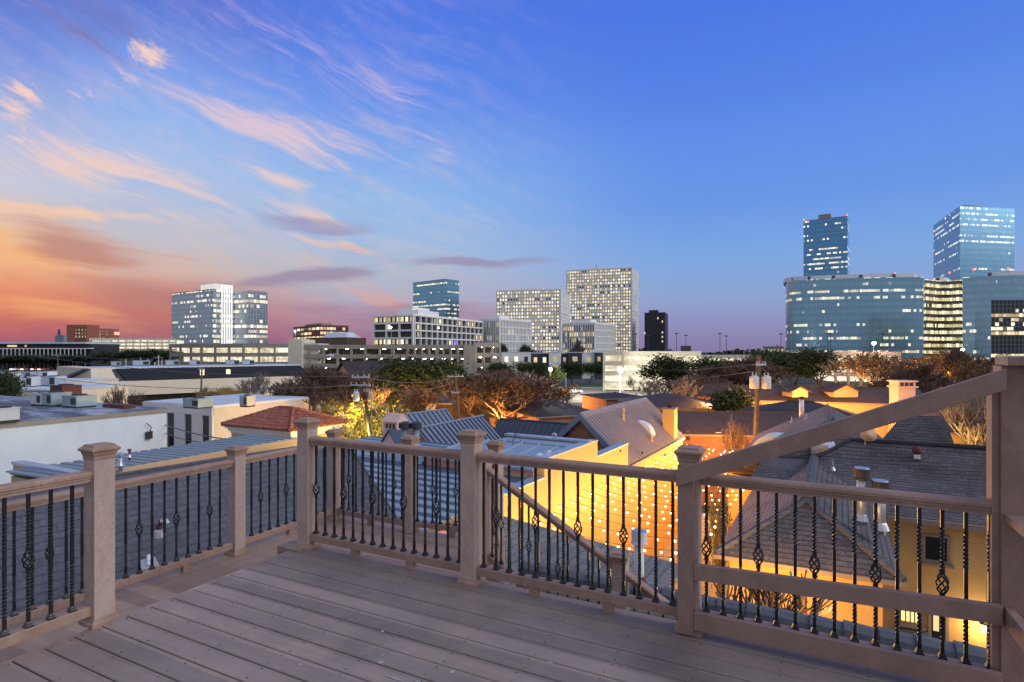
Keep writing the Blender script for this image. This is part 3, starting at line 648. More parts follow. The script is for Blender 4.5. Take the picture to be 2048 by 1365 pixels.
def house(name, label, P, d, n, L, W_, ze, rise, rm, wm, kind='gable', oh=.4, group=None, hipl=None, rib=None, z0=0, cat='house', wins=(), split=False):
    """rectangular house: P = near corner (plan), d along the ridge, n across; returns the thing"""
    P = zt(0, P); t = thing(name, label, cat, zt(z0, P + d * L / 2 + n * W_ / 2), group)
    m = MB(); q = [P + d * .02, P + d * L, P + d * L + n * W_, P + n * W_]
    m.prism([(k.x, k.y) for k in q], z0 - .3, ze - .02)
    Z = lambda p, z: Vector((p.x, p.y, z))
    k = rise / (W_ / 2)
    if kind == 'gable':
        for e in (P + d * .01, P + d * (L - .25)):
            m.hexa([Z(e, ze - .02), Z(e + n * W_, ze - .02), Z(e + n * W_ + d * .24, ze - .02), Z(e + d * .24, ze - .02)], [Z(e + n * (W_ / 2 - .01), ze + rise - .08), Z(e + n * (W_ / 2 + .01), ze + rise - .08), Z(e + n * (W_ / 2 + .01) + d * .24, ze + rise - .08), Z(e + n * (W_ / 2 - .01) + d * .24, ze + rise - .08)])
    m.build('wall', wm, t)
    zo = ze - k * oh; a, b = P - d * oh - n * oh, P + d * (L + oh) - n * oh; c_, e_ = b + n * (W_ + 2 * oh), a + n * (W_ + 2 * oh)
    hl = 0 if kind == 'gable' else (min(W_ / 2 + oh, L / 2 + oh - .15) if hipl is None else hipl)
    r0, r1 = Z(a + n * (W_ / 2 + oh) + d * hl, ze + rise), Z(b + n * (W_ / 2 + oh) - d * hl, ze + rise)
    a, b, c_, e_ = Z(a, zo), Z(b, zo), Z(c_, zo), Z(e_, zo)
    m = MB(); m.slab([a, b, r1, r0], .12); m.slab([r0, r1, c_, e_], .12)
    if kind == 'hip': m.slab([a, r0, e_], .12); m.slab([b, c_, r1], .12)
    rf = m.build('roof', rm, t)
    if rib:
        m = MB(); ribs(m, a + d * .1, b - d * .1, r0 + d * .1, r1 - d * .1, rib * .85, .05, .04); ribs(m, e_ + d * .1, c_ - d * .1, r0 + d * .1, r1 - d * .1, rib * .85, .05, .04); m.build('standing_seam', M_MET_SEAM, rf)
    m = MB(); m.tube([r0 + Vector((0, 0, .0)), r1 + Vector((0, 0, .0))], .07, 6); m.build('ridge_cap', rm, rf)
    m = MB(); m.fbox(Vector((a.x, a.y, 0)), d, n, .03, (b - a).length - .03, -.1, -.004, zo - .15, zo - .02); m.build('gutter', M_BTRIM, rf)
    return t
def vent_pipe(px, py, Y, h, r, label, m_=None, cap=True, mcap=None, grp='pipes and vents on the roofs', name='roof_vent', z=None):
    p = at(px, py, Y); m_ = m_ or M_STEEL
    t = thing(name, label, 'vent', p, grp)
    m = MB(); m.lathe(p, [(r, -.3), (r, h)], 12); m.build('pipe', m_, t, True)
    if cap:
        m = MB(); m.lathe(p + Vector((0, 0, h)), [(r * 1.1, -.02), (r * 1.75, .0), (r * 1.75, r * 1.4), (r * .5, r * 1.9)], 14); m.build('cap', mcap or m_, t)
    m = MB(); m.lathe(p, [(r * 2.2, -.05), (r * 1.2, .09)], 12); m.build('flashing', M_LEAD, t)
    return t

# --- near shingle roof just beyond the outer railing
A_, B_ = ah(229, 952, 2.0), ah(690, 881, 2.0); dd = (B_ - A_).normalized(); dn = Vector((dd.y, -dd.x, 0))
A0 = A_ - dd * 7
pl = slope_plane(A_, B_, dn, .62)
C1 = hit(797, 1041, *pl); C2 = C1 + (C1 - B_) * .9; kk = (C2 - B_).dot(dn)
C0 = A0 + dn * kk + Vector((0, 0, -.62 * kk))
nr = thing('shingle_roof', 'grey shingle roof sloping down right behind the left walkway railing', 'roof', zt(ZC - 5, (A_ + B_) / 2))
m = MB(); m.slab([A0, C0, C2, B_], .15); back = -dn * 3.2 + Vector((0, 0, -1.6))
m.slab([A0, B_, B_ + back, A0 + back], .15); m.slab([B_, C2, B_ + back], .12); m.build('shingles', M_SH_GREY, nr)
m = MB(); m.tube([A0, B_], .04, 6); m.tube([B_, C2], .03, 6); m.build('ridge_cap', M_SH_GREY, nr)
q = [A0 + dn * (kk - .5), C2 - dd * .6 - dn * .5, C2 - dd * 1.2 - dn * (kk + 2.4), A0 - dn * 2.7]
m = MB(); m.prism([(k.x, k.y) for k in q], -.2, C2.z - .3); m.build('wall', M_TAN, nr)
def on_roof(px, py): return hit(px, py, *pl)
p = on_roof(318, 1068)
t = thing('roof_vent', 'rusty goose neck vent with splashed white flashing on the grey shingle roof', 'vent', p, 'pipes and vents on the roofs')
m = MB(); m.tube([p - Vector((0, 0, .05)), p + Vector((0, 0, .12)), p + Vector((.02, 0, .17)), p + Vector((.06, 0, .2)), p + Vector((.1, 0, .18))], [.045, .04, .04, .04, .045], 8); m.build('pipe', M_RUST, t, True)
m = MB(); m.tube([p + Vector((.04, 0, .19)), p + Vector((.1, 0, .19)), p + Vector((.12, 0, .15))], .047, 8); m.lathe(p, [(.1, -.05), (.075, .05), (.05, .07)], 9); m.build('flashing', M_LEAD, t)
p = on_roof(297, 1128)
t = thing('roof_vent', 'short white pipe on a square pale flashing low on the grey shingle roof', 'vent', p, 'pipes and vents on the roofs')
m = MB(); m.lathe(p, [(.022, -.05), (.022, .13)], 10); m.build('pipe', M_WPVC, t, True)
m = MB(); n_ = pl[1]; s1_, s2_ = dd * .11, (dn + Vector((0, 0, -.62))).normalized() * .09
m.slab([p + s1_ + s2_ + n_ * .012, p - s1_ + s2_ + n_ * .012, p - s1_ - s2_ + n_ * .012, p + s1_ - s2_ + n_ * .012], .008); m.lathe(p, [(.055, 0), (.03, .05)], 10, 0); m.build('flashing', M_LEAD, t)

# --- cross roof below the stairs with its long ridge cap
VB = 5.35
r_0, r_1 = uv(-2.6, VB, ZC - 2.30), uv(4.2, VB, ZC - 2.30)
sr = thing('shingle_roof', 'grey green shingle roof below the deck front with a long ridge cap', 'roof', zt(ZC - 5, (r_0 + r_1) / 2))
# branch plane rising slightly away from the gutter
G1 = ah(1354, 1127, 2.9); F2, V2 = fr(30.5)
G0 = G1 - V2 * 2.0
s_far = ext(G1, -F2, 985); K1 = G1 - F2 * s_far; K1.z = at(985, 1027, K1.y).z
K0 = K1 - V2 * 3.0
m = MB(); m.slab([G0, G1, K1, K0], .12)
w1 = uv(-2.6, VB - 1.6, ZC - 3.3); w2 = uv(4.2, VB - 1.6, ZC - 3.3); m.slab([r_0, r_1, w2, w1], .12)
w3 = uv(-2.6, VB + .9, ZC - 2.95); w4 = uv(4.2, VB + .55, ZC - 2.72); m.slab([r_0, w3, w4, r_1], .12)
m.build('shingles', M_SH_GRN, sr)
m = MB()
for i in range(28):
    a = r_0.lerp(r_1, i / 28); b = r_0.lerp(r_1, (i + 1.12) / 28)
    m.tube([a + Vector((0, 0, .0)), b + Vector((0, 0, -.012))], [.098, .088], 10)
m.build('ridge_cap', M_CAPG, sr)
m = MB(); g = -F2 * .02
gd = (G1 - G0)
m.hexa([G0 + Vector((0, 0, -.1)), G1 + Vector((0, 0, -.1)), G1 + F2 * .1 + Vector((0, 0, -.1)), G0 + F2 * .1 + Vector((0, 0, -.1))], [G0 + Vector((0, 0, .0)) + F2 * .003, G1 + F2 * .003, G1 + F2 * .12, G0 + F2 * .12]); m.build('gutter', M_BTRIM, sr)
q = [G0 - F2 * .4, G1 - F2 * .4 - V2 * .2, K1 - V2 * .2, K0]
m = MB(); m.prism([(k.x, k.y) for k in q], -.2, ZC - 3.15); m.build('wall', M_TAN, sr)
q = [uv(-1.5, VB - 1.2), uv(4.2, VB - 1.2), uv(4.2, VB + .3), uv(-1.5, VB + .3)]
m = MB(); m.prism([(k.x, k.y) for k in q], -.2, ZC - 3.2); m.build('lower_wall', M_TAN, sr)
def flue(px, y0, y1, Y, r, label, dark=False):
    p = at(px, y1, Y); h = (y1 - y0) / F * Y
    t = thing('flue_pipe', label, 'flue pipe', p, 'flue pipes on the roofs')
    m = MB(); m.lathe(p, [(r, -.2), (r, h - .1)], 18); m.build('pipe', M_WPVC if not dark else M_STEEL, t, True)
    m = MB(); m.lathe(p + Vector((0, 0, h - r * 2.6)), [(r * 1.05, 0), (r * 1.7, r * .25), (r * 1.7, r * .55), (r * 1.5, r * .6), (r * 1.5, r * 2.3), (r * 1.62, r * 2.35), (r * 1.62, r * 2.6)], 20); cp = m.build('cap', M_WPVC if not dark else M_DKG, t)
    m = MB(); m.lathe(p + Vector((0, 0, h - .0)), [(r * 1.5, 0), (r * 1.45, .015)], 20); m.build('lid', M_STEEL, cp)
    m = MB(); m.lathe(p, [(r * 1.7, -.08), (r * 1.25, r * .5), (r * 1.05, r * .8)], 14); m.build('flashing', M_RUST if not dark else M_LEAD, t)
flue(1278, 1064, 1160, 6.7, .058, 'white flue pipe with a drum cap and rusty base beside the newel post')

# --- house with the stepped yellow parapet and the corrugated gable roof
E1 = ah(1256, 932, 5.0); E2 = E1 + V2 * ext(E1, V2, 1367)
def wz(px, py):   # point on the long courtyard wall above photo pixel
    p = E1 + V2 * ext(E1, V2, px); return at(px, py, p.y)
yw = thing('courtyard_wall', 'long yellow lit wall with a stepped parapet hung with string lights', 'wall', zt(0, E1))
segs = [(1256, 1195, wz(1254, 887).z), (1195, 1089, wz(1150, 896).z), (1089, 985, wz(1089, 954).z)]
ptop = []
for i, (xa, xb_, z) in enumerate(segs):
    a = E1 + V2 * ext(E1, V2, xa); b = E1 + V2 * ext(E1, V2, xb_)
    L = (a - b).length; m = MB(); m.fbox(zt(0, b), V2, F2, 0 if i else 0, L - .004, -.3, 0, -.2, z - .05); m.build('wall', M_YEL, yw)
    m = MB(); m.fbox(zt(0, b), V2, F2, -.01, L - .006, -.36, .03, z - .05, z); m.build('coping', M_STEEL, yw); ptop.append((a, b, z))
ex = (E2 - E1).length
gi = thing('gable_house', 'house with a mauve corrugated metal gable roof and a yellow lit side wall', 'house', zt(0, E1 + V2 * 4))
m = MB(); Rw = -ext(E1, F2, 1160); R1 = E1 - F2 * Rw; R1.z = at(1160, 828, R1.y).z; R2 = R1 + V2 * (ex + .1); R2.z = R1.z
zE = E1.z; L1 = E1 - F2 * 2 * Rw; L2 = E2 - F2 * 2 * Rw
m.fbox(zt(0, E1), V2, F2, 0, ex, -2 * Rw + .3, -.28, -.2, zE - .35)
for e in (.25, ex - .4):
    m.hexa([zt(zE - .36, E1 - F2 * .3 + V2 * e), zt(zE - .36, L1 + F2 * .3 + V2 * e), zt(zE - .36, L1 + F2 * .3 + V2 * (e + .2)), zt(zE - .36, E1 - F2 * .3 + V2 * (e + .2))],
           [zt(R1.z - .18, R1 + F2 * .02 + V2 * e), zt(R1.z - .18, R1 - F2 * .02 + V2 * e), zt(R1.z - .18, R1 - F2 * .02 + V2 * (e + .2)), zt(R1.z - .18, R1 + F2 * .02 + V2 * (e + .2))])
m.build('wall', M_BRICK, gi)
m = MB(); m.fbox(zt(0, E1), V2, F2, -.0, ex, -.28, -.06, -.2, zE - .12); m.build('side_wall', M_YEL, gi)
m = MB(); m.slab([E1, E2, zt(R1.z, R2), R1], .1); m.slab([R1, zt(R1.z, R2), L2, L1], .1); rf = m.build('roof', plain('corrugation_trough', S(66, 54, 60), .6, .1, .6), gi)
m = MB(); ribs(m, E1 + V2 * .1, E2, R1 + V2 * .1, zt(R1.z, R2), .32, .08, .07); m.build('corrugation', M_MET_RIB, rf)
m = MB(); ribs(m, L1 + V2 * .1, L2, R1 + V2 * .1, zt(R1.z, R2), .38, .03, .045); m.build('corrugation', M_MET_RIB, rf)
m = MB()
for (e_, r_) in ((E1, R1), (L1, R1)):
    o_ = -V2 * .06; dz_ = Vector((0, 0, -.3)); m.hexa([e_ + o_ + dz_, r_ + o_ + dz_, r_ + V2 * .02 + dz_, e_ + V2 * .02 + dz_], [e_ + o_ + Vector((0, 0, .03)), r_ + o_ + Vector((0, 0, .03)), r_ + V2 * .02 + Vector((0, 0, .03)), e_ + V2 * .02 + Vector((0, 0, .03))])
m.build('barge_board', M_MET_GAB, gi)
m = MB(); m.hexa([R1 - F2 * .22 - Vector((0, 0, .16)), R1 + F2 * .22 - Vector((0, 0, .16)), zt(R1.z - .16, R2 + F2 * .22), zt(R1.z - .16, R2 - F2 * .22)], [R1 - F2 * .02 + Vector((0, 0, .06)), R1 + F2 * .02 + Vector((0, 0, .06)), zt(R1.z + .06, R2 + F2 * .02), zt(R1.z + .06, R2 - F2 * .02)]); m.build('ridge_cap', M_MET_RIB, rf)
m = MB(); m.fbox(zt(0, E1), V2, F2, 0, ex, -.01, .1, zE - .14, zE - .02); m.build('gutter', M_BTRIM, rf)
plg = slope_plane(E1, E2, F2, (R1.z - zE) / Rw)
p = hit(1340, 868, *plg)
ch = thing('chimney', 'square yellow stucco chimney with a dark metal pot on the corrugated roof', 'chimney', p)
m = MB(); s_ = .36; m.fbox(zt(0, p), V2, F2, -s_, s_, -.32, .32, p.z - .9, at(1340, 818, p.y).z); m.build('stack', M_YEL, ch)
zc_ = at(1340, 818, p.y).z; m = MB(); m.fbox(zt(0, p), V2, F2, -s_ - .04, s_ + .04, -.36, .36, zc_, zc_ + .06); m.build('crown', M_BTRIM, ch)
m = MB(); m.lathe(zt(zc_ + .06, p), [(.12, 0), (.1, .1), (.17, .14), (.17, .22), (.14, .24)], 12); m.build('pot', M_RUST, ch)
for (px, py, hh, lab) in ((1246, 842, .5, 'tall slim vent pipe high on the corrugated roof'), (1303, 886, .28, 'squat vent low on the corrugated roof')):
    p = hit(px, py, *plg); t = thing('roof_vent', lab, 'vent', p, 'pipes and vents on the roofs')
    m = MB(); m.lathe(p, [(.1, -.1), (.08, .1), (.07, hh)], 10); m.build('pipe', M_TAN, t, True); m = MB(); m.lathe(p + Vector((0, 0, hh)), [(.1, 0), (.1, .12), (.06, .15)], 10); m.build('cap', M_TAN, t)
p = hit(1292, 858, *plg); nrm = plg[1]; sd = (F2 + Vector((0, 0, -(R1.z - zE) / Rw))).normalized()
def skylight(p, sd, wd, ln, ww, nrm, label):
    t = thing('skylight', label, 'skylight', p, 'domed skylights on the roofs'); m = MB(); k = 9
    for i in range(k):
        pass
    prof = [(-ln + 2 * ln * i / 10, .06 + .2 * sin(pi * i / 10)) for i in range(11)]
    a = [p + sd * x + nrm * z - wd * ww for x, z in prof]; b = [p + sd * x + nrm * z + wd * ww for x, z in prof]
    i0 = 0; m.add(a + b, [[i, i + 1, 12 + i, 11 + i] for i in range(10)] + [list(range(11))[::-1], list(range(11, 22))]); m.build('dome', M_TRIM, t, False)
    m = MB(); q = [p + sd * (ln + .05) * x + wd * (ww + .05) * y for x, y in ((-1, -1), (1, -1), (1, 1), (-1, 1))]; m.hexa([k_ - nrm * .1 for k_ in q], [k_ + nrm * .06 for k_ in q]); m.build('curb', M_STEEL, t)
skylight(p, sd, V2, .55, .3, nrm, 'domed skylight on the corrugated metal roof')

# --- flat roofed peach house in the middle with roof clutter
A_ = ah(830, 917, 3.72); Bx = E1 + V2 * ext(E1, V2, 1084) - F2 * .31; A_ = Bx - F2 * (Bx - A_).dot(F2); zf = ZC - 3.7
dpt = (E1 + V2 * ext(E1, V2, 1180) - Bx).dot(V2); Lf = (Bx - A_).dot(F2)
ph = thing('flat_roof_house', 'low peach stucco house with pale metal panels on its flat roof', 'house', zt(0, A_))
m = MB(); m.fbox(zt(0, A_), F2, V2, 0, Lf, 0, dpt, -.2, zf - .1); m.build('wall', M_PEACH, ph)
m = MB(); m.fbox(zt(0, A_), F2, V2, -.06, Lf - .01, -.06, .35, zf - .08, zf); m.build('coping', M_STEEL, ph)
m = MB(); q0 = [A_ + F2 * .1 + V2 * .36, Bx - F2 * .02 + V2 * .36, Bx - F2 * .02 + V2 * (dpt - .9), A_ + F2 * .1 + V2 * (dpt - .9)]
zz = [zf - .02, zf - .02, zf + .22, zf + .22]; m.slab([zt(a, b) for a, b in zip(zz, q0)], .12); rp_ = m.build('roof_panel', M_MET_LT, ph)
m = MB(); ribs(m, zt(zz[0], q0[0]), zt(zz[1], q0[1]), zt(zz[3], q0[3]), zt(zz[2], q0[2]), .75, .05, .025); m.build('panel_seam', M_STEEL, rp_)
m = MB(); m.fbox(zt(0, A_), F2, V2, 1.2, Lf - .02, dpt - .9, dpt - .1, zf - .1, zf + .26); m.build('ledge', M_MET_LT, ph)
pq = A_ + V2 * dpt; pq = pq + F2 * ext(pq, F2, 1000); zp = at(1000, 866.5, pq.y).z - zf - .60
M_TAND = plain('dull_tan_stucco', S(150, 134, 112), .85, .1, .8, 0, .4, .2)
m = MB(); m.fbox(zt(0, A_), F2, V2, 1.1, Lf + .3, dpt - .08, dpt + .22, zf - .4, zf + .53 + zp); m.build('parapet', M_TAND, ph)
m = MB(); m.fbox(zt(0, A_), F2, V2, 1.05, Lf + .3, dpt - .12, dpt + .26, zf + .53 + zp, zf + .60 + zp); m.build('parapet_cap', M_STEEL, ph)
for i in range(9): m = MB(); m.fbox(zt(0, A_), F2, V2, 1.9 + i * .8, 1.96 + i * .8, dpt - .11, dpt - .082, zf + .32 + zp, zf + .38 + zp); m.build('scupper', M_DKG, ph)
m = MB(); m.fbox(zt(0, A_), F2, V2, 2.4, 4.2, -.03, -.004, zf - .48, zf - .2); m.build('wall_vent', M_TAN, ph)
# lower pale ribbed roof in front of it
zg = ZC - 4.12
lr = thing('ribbed_metal_roof', 'low pale blue ribbed metal roof seen through the front railing', 'roof', zt(0, A_ - V2 * 3))
q = [A_ - V2 * .02 - F2 * 5.2 + V2 * 3.5, A_ - V2 * .02 - F2 * .2 + V2 * 3.5, A_ - F2 * .1 - V2 * .02, Bx - V2 * .02 + F2 * .0, E1 + V2 * ext(E1, V2, 985) - F2 * .32]
a, b = A_ - F2 * 6 - V2 * 6.0, A_ - F2 * 6 + V2 * 3.6
q0 = [zt(zg - .1, a), zt(zg - .1, E1 + V2 * ((a - E1).dot(V2)) - F2 * .32), zt(zg + .1, Bx - V2 * .04), zt(zg + .1, A_ - F2 * 6 - V2 * .04)]
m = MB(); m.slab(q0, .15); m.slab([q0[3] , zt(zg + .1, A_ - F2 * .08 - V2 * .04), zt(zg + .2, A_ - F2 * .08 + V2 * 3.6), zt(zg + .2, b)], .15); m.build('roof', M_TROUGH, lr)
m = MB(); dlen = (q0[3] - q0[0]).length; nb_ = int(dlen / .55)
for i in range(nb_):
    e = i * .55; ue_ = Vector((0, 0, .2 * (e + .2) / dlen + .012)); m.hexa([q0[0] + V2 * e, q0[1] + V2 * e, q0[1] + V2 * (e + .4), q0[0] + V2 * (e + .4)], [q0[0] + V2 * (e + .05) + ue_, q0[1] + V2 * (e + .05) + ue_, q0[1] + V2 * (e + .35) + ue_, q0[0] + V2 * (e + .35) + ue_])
for i in range(6):
    e = i * .6; a_ = q0[3] + V2 * e; b_ = a_ + F2 * 5.9; m.hexa([a_, b_, b_ + V2 * .42, a_ + V2 * .42], [a_ + V2 * .06 + Vector((0, 0, .09)), b_ + V2 * .06 + Vector((0, 0, .09)), b_ + V2 * .36 + Vector((0, 0, .09)), a_ + V2 * .36 + Vector((0, 0, .09))])
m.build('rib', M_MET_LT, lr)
q = [k + (A_ - k) * .02 for k in q0]; m = MB(); m.prism([(k.x, k.y) for k in (q0[0] + F2 * .3 + V2 * .3, q0[1] + V2 * .3 - F2 * .1, q0[2] - F2 * .1 - V2 * .1, q0[3] + F2 * .3 - V2 * .1)], -.2, zg - .3); m.build('wall', M_PEACH, lr)
# roof clutter
def hvac(P, w_, d_, h_, ang, label, mt=M_HVAC, grille=True, grp='rooftop air units'):
    f_, v_ = fr(ang); t = thing('air_unit', label, 'air unit', P, grp)
    m = MB(); m.fbox(P, f_, v_, -w_ / 2, w_ / 2, -d_ / 2, d_ / 2, P.z + .12, P.z + h_); m.fbox(P, f_, v_, -w_ / 2 - .03, w_ / 2 + .03, -d_ / 2 - .03, d_ / 2 + .03, P.z + h_, P.z + h_ + .06); m.build('casing', mt, t)
    m = MB(); m.fbox(P, f_, v_, w_ * .12, w_ * .46, -d_ / 2 - .02, -d_ / 2 - .003, P.z + .25, P.z + h_ * .88); m.build('grille', M_DKG, t)
    m = MB(); m.fbox(P, f_, v_, -w_ / 2, w_ / 2, -d_ / 2 + .02, d_ / 2 - .02, P.z, P.z + .12); m.build('curb', M_DKG, t)
    m = MB(); m.lathe(P + Vector((0, 0, h_ + .06)), [(min(w_, d_) * .36, 0), (min(w_, d_) * .36, .08), (min(w_, d_) * .2, .1)], 12); m.build('fan_guard', M_DKG, t)
    return t
for (px, py, r_, hh, lab) in ((1108.5, 893, .06, .42, 'tall steel vent pipe beside the tan parapet'), (1120, 893, .07, .22, 'shorter steel vent pipe right of the tall one'),
        (1050, 888, .035, .14, 'small white vent stub behind the antenna'), (1088, 890, .05, .08, 'white mushroom vent left of the tall pipe'), (1094, 889, .05, .1, 'white mushroom vent closest to the tall pipe')):
    vent_pipe(px, py, (A_ + V2 * (dpt - .6)).y - .26 * (px - 960) / 100 * 1.3, hh, r_, lab, M_STEEL if hh > .2 else M_WPVC)
for (px, py, lab) in ((1080, 913, 'white domed cap lying on the metal panels near the railing'), (1097, 907, 'second white domed cap beside the yellow parapet')):
    p = at(px, py, 19.2 if px < 1090 else 20); tag((lambda mm: (mm.lathe(p, [(.12, -.15), (.17, 0), (.16, .05), (.02, .12)], 10), mm.build('vent_cap', M_WPVC))[1])(MB()), lab, 'vent', 'pipes and vents on the roofs')
an = thing('antenna', 'old television antenna on a rusty tripod above the flat roof', 'antenna', at(1031, 890, 21.5))
base = at(1031, 890, 21.5); top = at(1031, 838, 21.5)
m = MB(); m.tube([base + Vector((0, 0, .2)), top], .014, 6); m.build('mast', M_RUST, an)
for a in (0, 2.1, 4.2):
    m = MB(); m.tube([base + Vector((.3 * cos(a), .3 * sin(a), -.05)), base + Vector((.0, 0, .52))], .011, 5); m.build('leg', M_RUST, an)
m = MB()
for i, (a, l) in enumerate(((10, .55), (24, .5), (-6, .38), (48, .3), (75, .22), (115, .24), (150, .3), (165, .48), (185, .36), (60, .4))):
    q = top + Vector((.05 * (i % 3 - 1), .02, .02 * (i % 2)))
    m.tube([q, q + Vector((l * cos(R(a)), .1 * sin(i), l * .45 * sin(R(a)) + .02))], .012, 4)
m.tube([top - Vector((.4, 0, .02)), top + Vector((.65, 0, .1))], .009, 4); m.build('elements', M_RUST, an)
hvac(at(886, 1056, 15.2), .75, .5, .42, 27, 'white boxed unit on the pale ribbed roof seen between the balusters', M_HVACW)
hvac(at(842, 1040, 15.8), .32, .5, .36, 27, 'narrow white cabinet on the pale ribbed roof left of the boxed unit', M_HVACW)
# --- blue gabled roofs behind
def gable_from_px(name, label, ra, rb, h, side_w, k, rm, wm, rib, both=True, group=None):
    a, b = ah(*ra, h), ah(*rb, h); d = (b - a); d.z = 0; L = d.length; d.normalize(); n = Vector((d.y, -d.x, 0))
    P = a - n * side_w
    return house(name, label, zt(0, P), d, n, L, 2 * side_w, a.z - k * side_w, k * side_w, rm, wm, 'gable', .15, group, rib=rib)
g_ = 'blue metal gable roofed houses'
gable_from_px('gable_house', 'blue seamed gable roof house nearer the two round vents', (838, 857), (964, 832), 3.5, 2.3, .95, M_MET_GAB, M_PEACH, .42, group=g_)
gable_from_px('gable_house', 'blue seamed gable roof house further back under the big oak', (806, 829.5), (890, 819), 3.75, 2.6, .95, M_MET_GAB, M_PEACH, .48, group=g_)
a, b = ah(1003, 838, 3.95), ah(1165, 850, 3.95); d = (b - a); d.z = 0; L = d.length; d.normalize(); n = Vector((-d.y, d.x, 0))
house('gable_house', 'dark navy seamed roof house between the blue gable and the brick gable', zt(0, a - n * 2.2), d, n, L, 4.4, a.z - 1.75, 1.75, M_MET_DK, M_PEACH, 'gable', .1, rib=.42)
# pink chimney tower with little pitched top and three openings
p = at(789, 884, 23.5); f_, v_ = fr(30.5)
ct = thing('chimney', 'pale pink chimney tower with a pitched top and three small openings', 'chimney', zt(ZC - 4.5, p))
x0_, x1_ = -.33, .29; zt0, zt1 = at(789, 843, 23.5).z, at(789, 827, 23.5).z
m = MB(); m.fbox(zt(0, p), f_, v_, -.41, .36, -.25, .37, ZC - 5.5, zt0); b0 = [zt(zt0, p + f_ * x + v_ * y) for x, y in ((-.45, -.29), (.40, -.29), (.40, .41), (-.45, .41))]; c0 = [zt(zt1, p + f_ * x + v_ * y) for x, y in ((-.45, .05), (.40, .05), (.40, .07), (-.45, .07))]
m.hexa(b0, c0); m.build('stack', M_PINK, ct)
for i in range(3):
    m = MB(); m.fbox(zt(0, p), f_, v_, -.25 + i * .19, -.13 + i * .19, -.265, -.253, at(789, 856, 23.5).z, at(789, 846.5, 23.5).z); m.build('opening', M_RUST, ct)
dm = thing('dormer', 'small pink dormer gable with dark blue trim below the chimney tower', 'dormer', at(778, 884, 18.2)); p = at(779, 862, 22.8); q = at(779, 898, 22.8)
m = MB(); hw = .53; m.hexa([q - f_ * hw, q + f_ * hw, q + f_ * hw + v_ * .6, q - f_ * hw + v_ * .6], [p - f_ * .02 , p + f_ * .02, p + f_ * .02 + v_ * .6, p - f_ * .02 + v_ * .6]); m.build('wall', M_PINK, dm)
m = MB()
for s_ in (-1, 1): m.slab([p + Vector((0, 0, .06)) - v_ * .08, p + Vector((0, 0, .06)) + v_ * .7, q + f_ * s_ * (hw + .06) + v_ * .7 + Vector((0, 0, .04)), q + f_ * s_ * (hw + .06) - v_ * .08 + Vector((0, 0, .04))], .06)
m.build('roof', M_MET_DK, dm)
for (px, lab) in ((809, 'left one of two fat round steel vents by the pink chimney'), (832, 'right one of two fat round steel vents by the pink chimney')):
    vent_pipe(px, 893, 20.5, .66, .125, lab, M_MET_BLUE, True, M_DKG)

# --- left: blue ribbed roof, tan parapet, tile roofed tower, white flat roofed buildings
a, b = ah(120, 959, 5.2), ah(600, 876, 5.2); d = (b - a).normalized(); n = Vector((-d.y, d.x, 0)); L = (b - a).length
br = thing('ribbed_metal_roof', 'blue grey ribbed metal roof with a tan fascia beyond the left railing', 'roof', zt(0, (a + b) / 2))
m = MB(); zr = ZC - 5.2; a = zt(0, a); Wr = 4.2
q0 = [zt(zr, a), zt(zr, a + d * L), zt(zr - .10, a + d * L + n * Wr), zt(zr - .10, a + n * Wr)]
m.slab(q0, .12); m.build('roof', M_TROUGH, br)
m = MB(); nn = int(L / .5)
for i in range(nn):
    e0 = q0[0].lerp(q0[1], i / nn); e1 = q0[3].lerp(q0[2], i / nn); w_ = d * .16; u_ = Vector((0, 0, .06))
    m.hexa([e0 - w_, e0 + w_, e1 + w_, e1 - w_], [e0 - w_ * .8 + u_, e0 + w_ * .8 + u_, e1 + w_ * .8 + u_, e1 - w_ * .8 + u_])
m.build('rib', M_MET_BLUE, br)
m = MB(); m.fbox(a, d, n, 0, L, -.3, -.004, zr - .45, zr + .03); m.fbox(a, d, n, 0, L, -.35, -.304, zr - .2, zr + .0); m.build('fascia', M_TAN, br)
m = MB(); m.fbox(a, d, n, .05, L, -.2, Wr, -.2, zr - .3); m.build('wall', M_TAN, br)
vent_pipe(241, 929, 24.5, .36, .08, 'steel vent pipe with a flat cap on the blue grey ribbed roof', M_STEEL)
vent_pipe(259, 913, 27.0, .26, .05, 'dark little goose neck vent on the blue grey ribbed roof', M_RUST)
pa = ah(26, 924, 5.1); pb = pa + fr(27)[0] * ext(pa, fr(27)[0], 150)
tw_ = thing('parapet_wall', 'tan parapet wall with a grey cap at the left end of the ribbed roof', 'wall', zt(0, pa)); dp = (pb - pa); dp.z = 0; Lp = dp.length; dp.normalize(); np_ = Vector((-dp.y, dp.x, 0))
m = MB(); m.fbox(zt(0, pa), dp, np_, 0, Lp, 0, .35, -.2, pa.z - .12); m.build('wall', M_TAN, tw_); m = MB(); m.fbox(zt(0, pa), dp, np_, -.05, Lp, -.05, .4, pa.z - .12, pa.z); m.build('coping', M_STEEL, tw_)
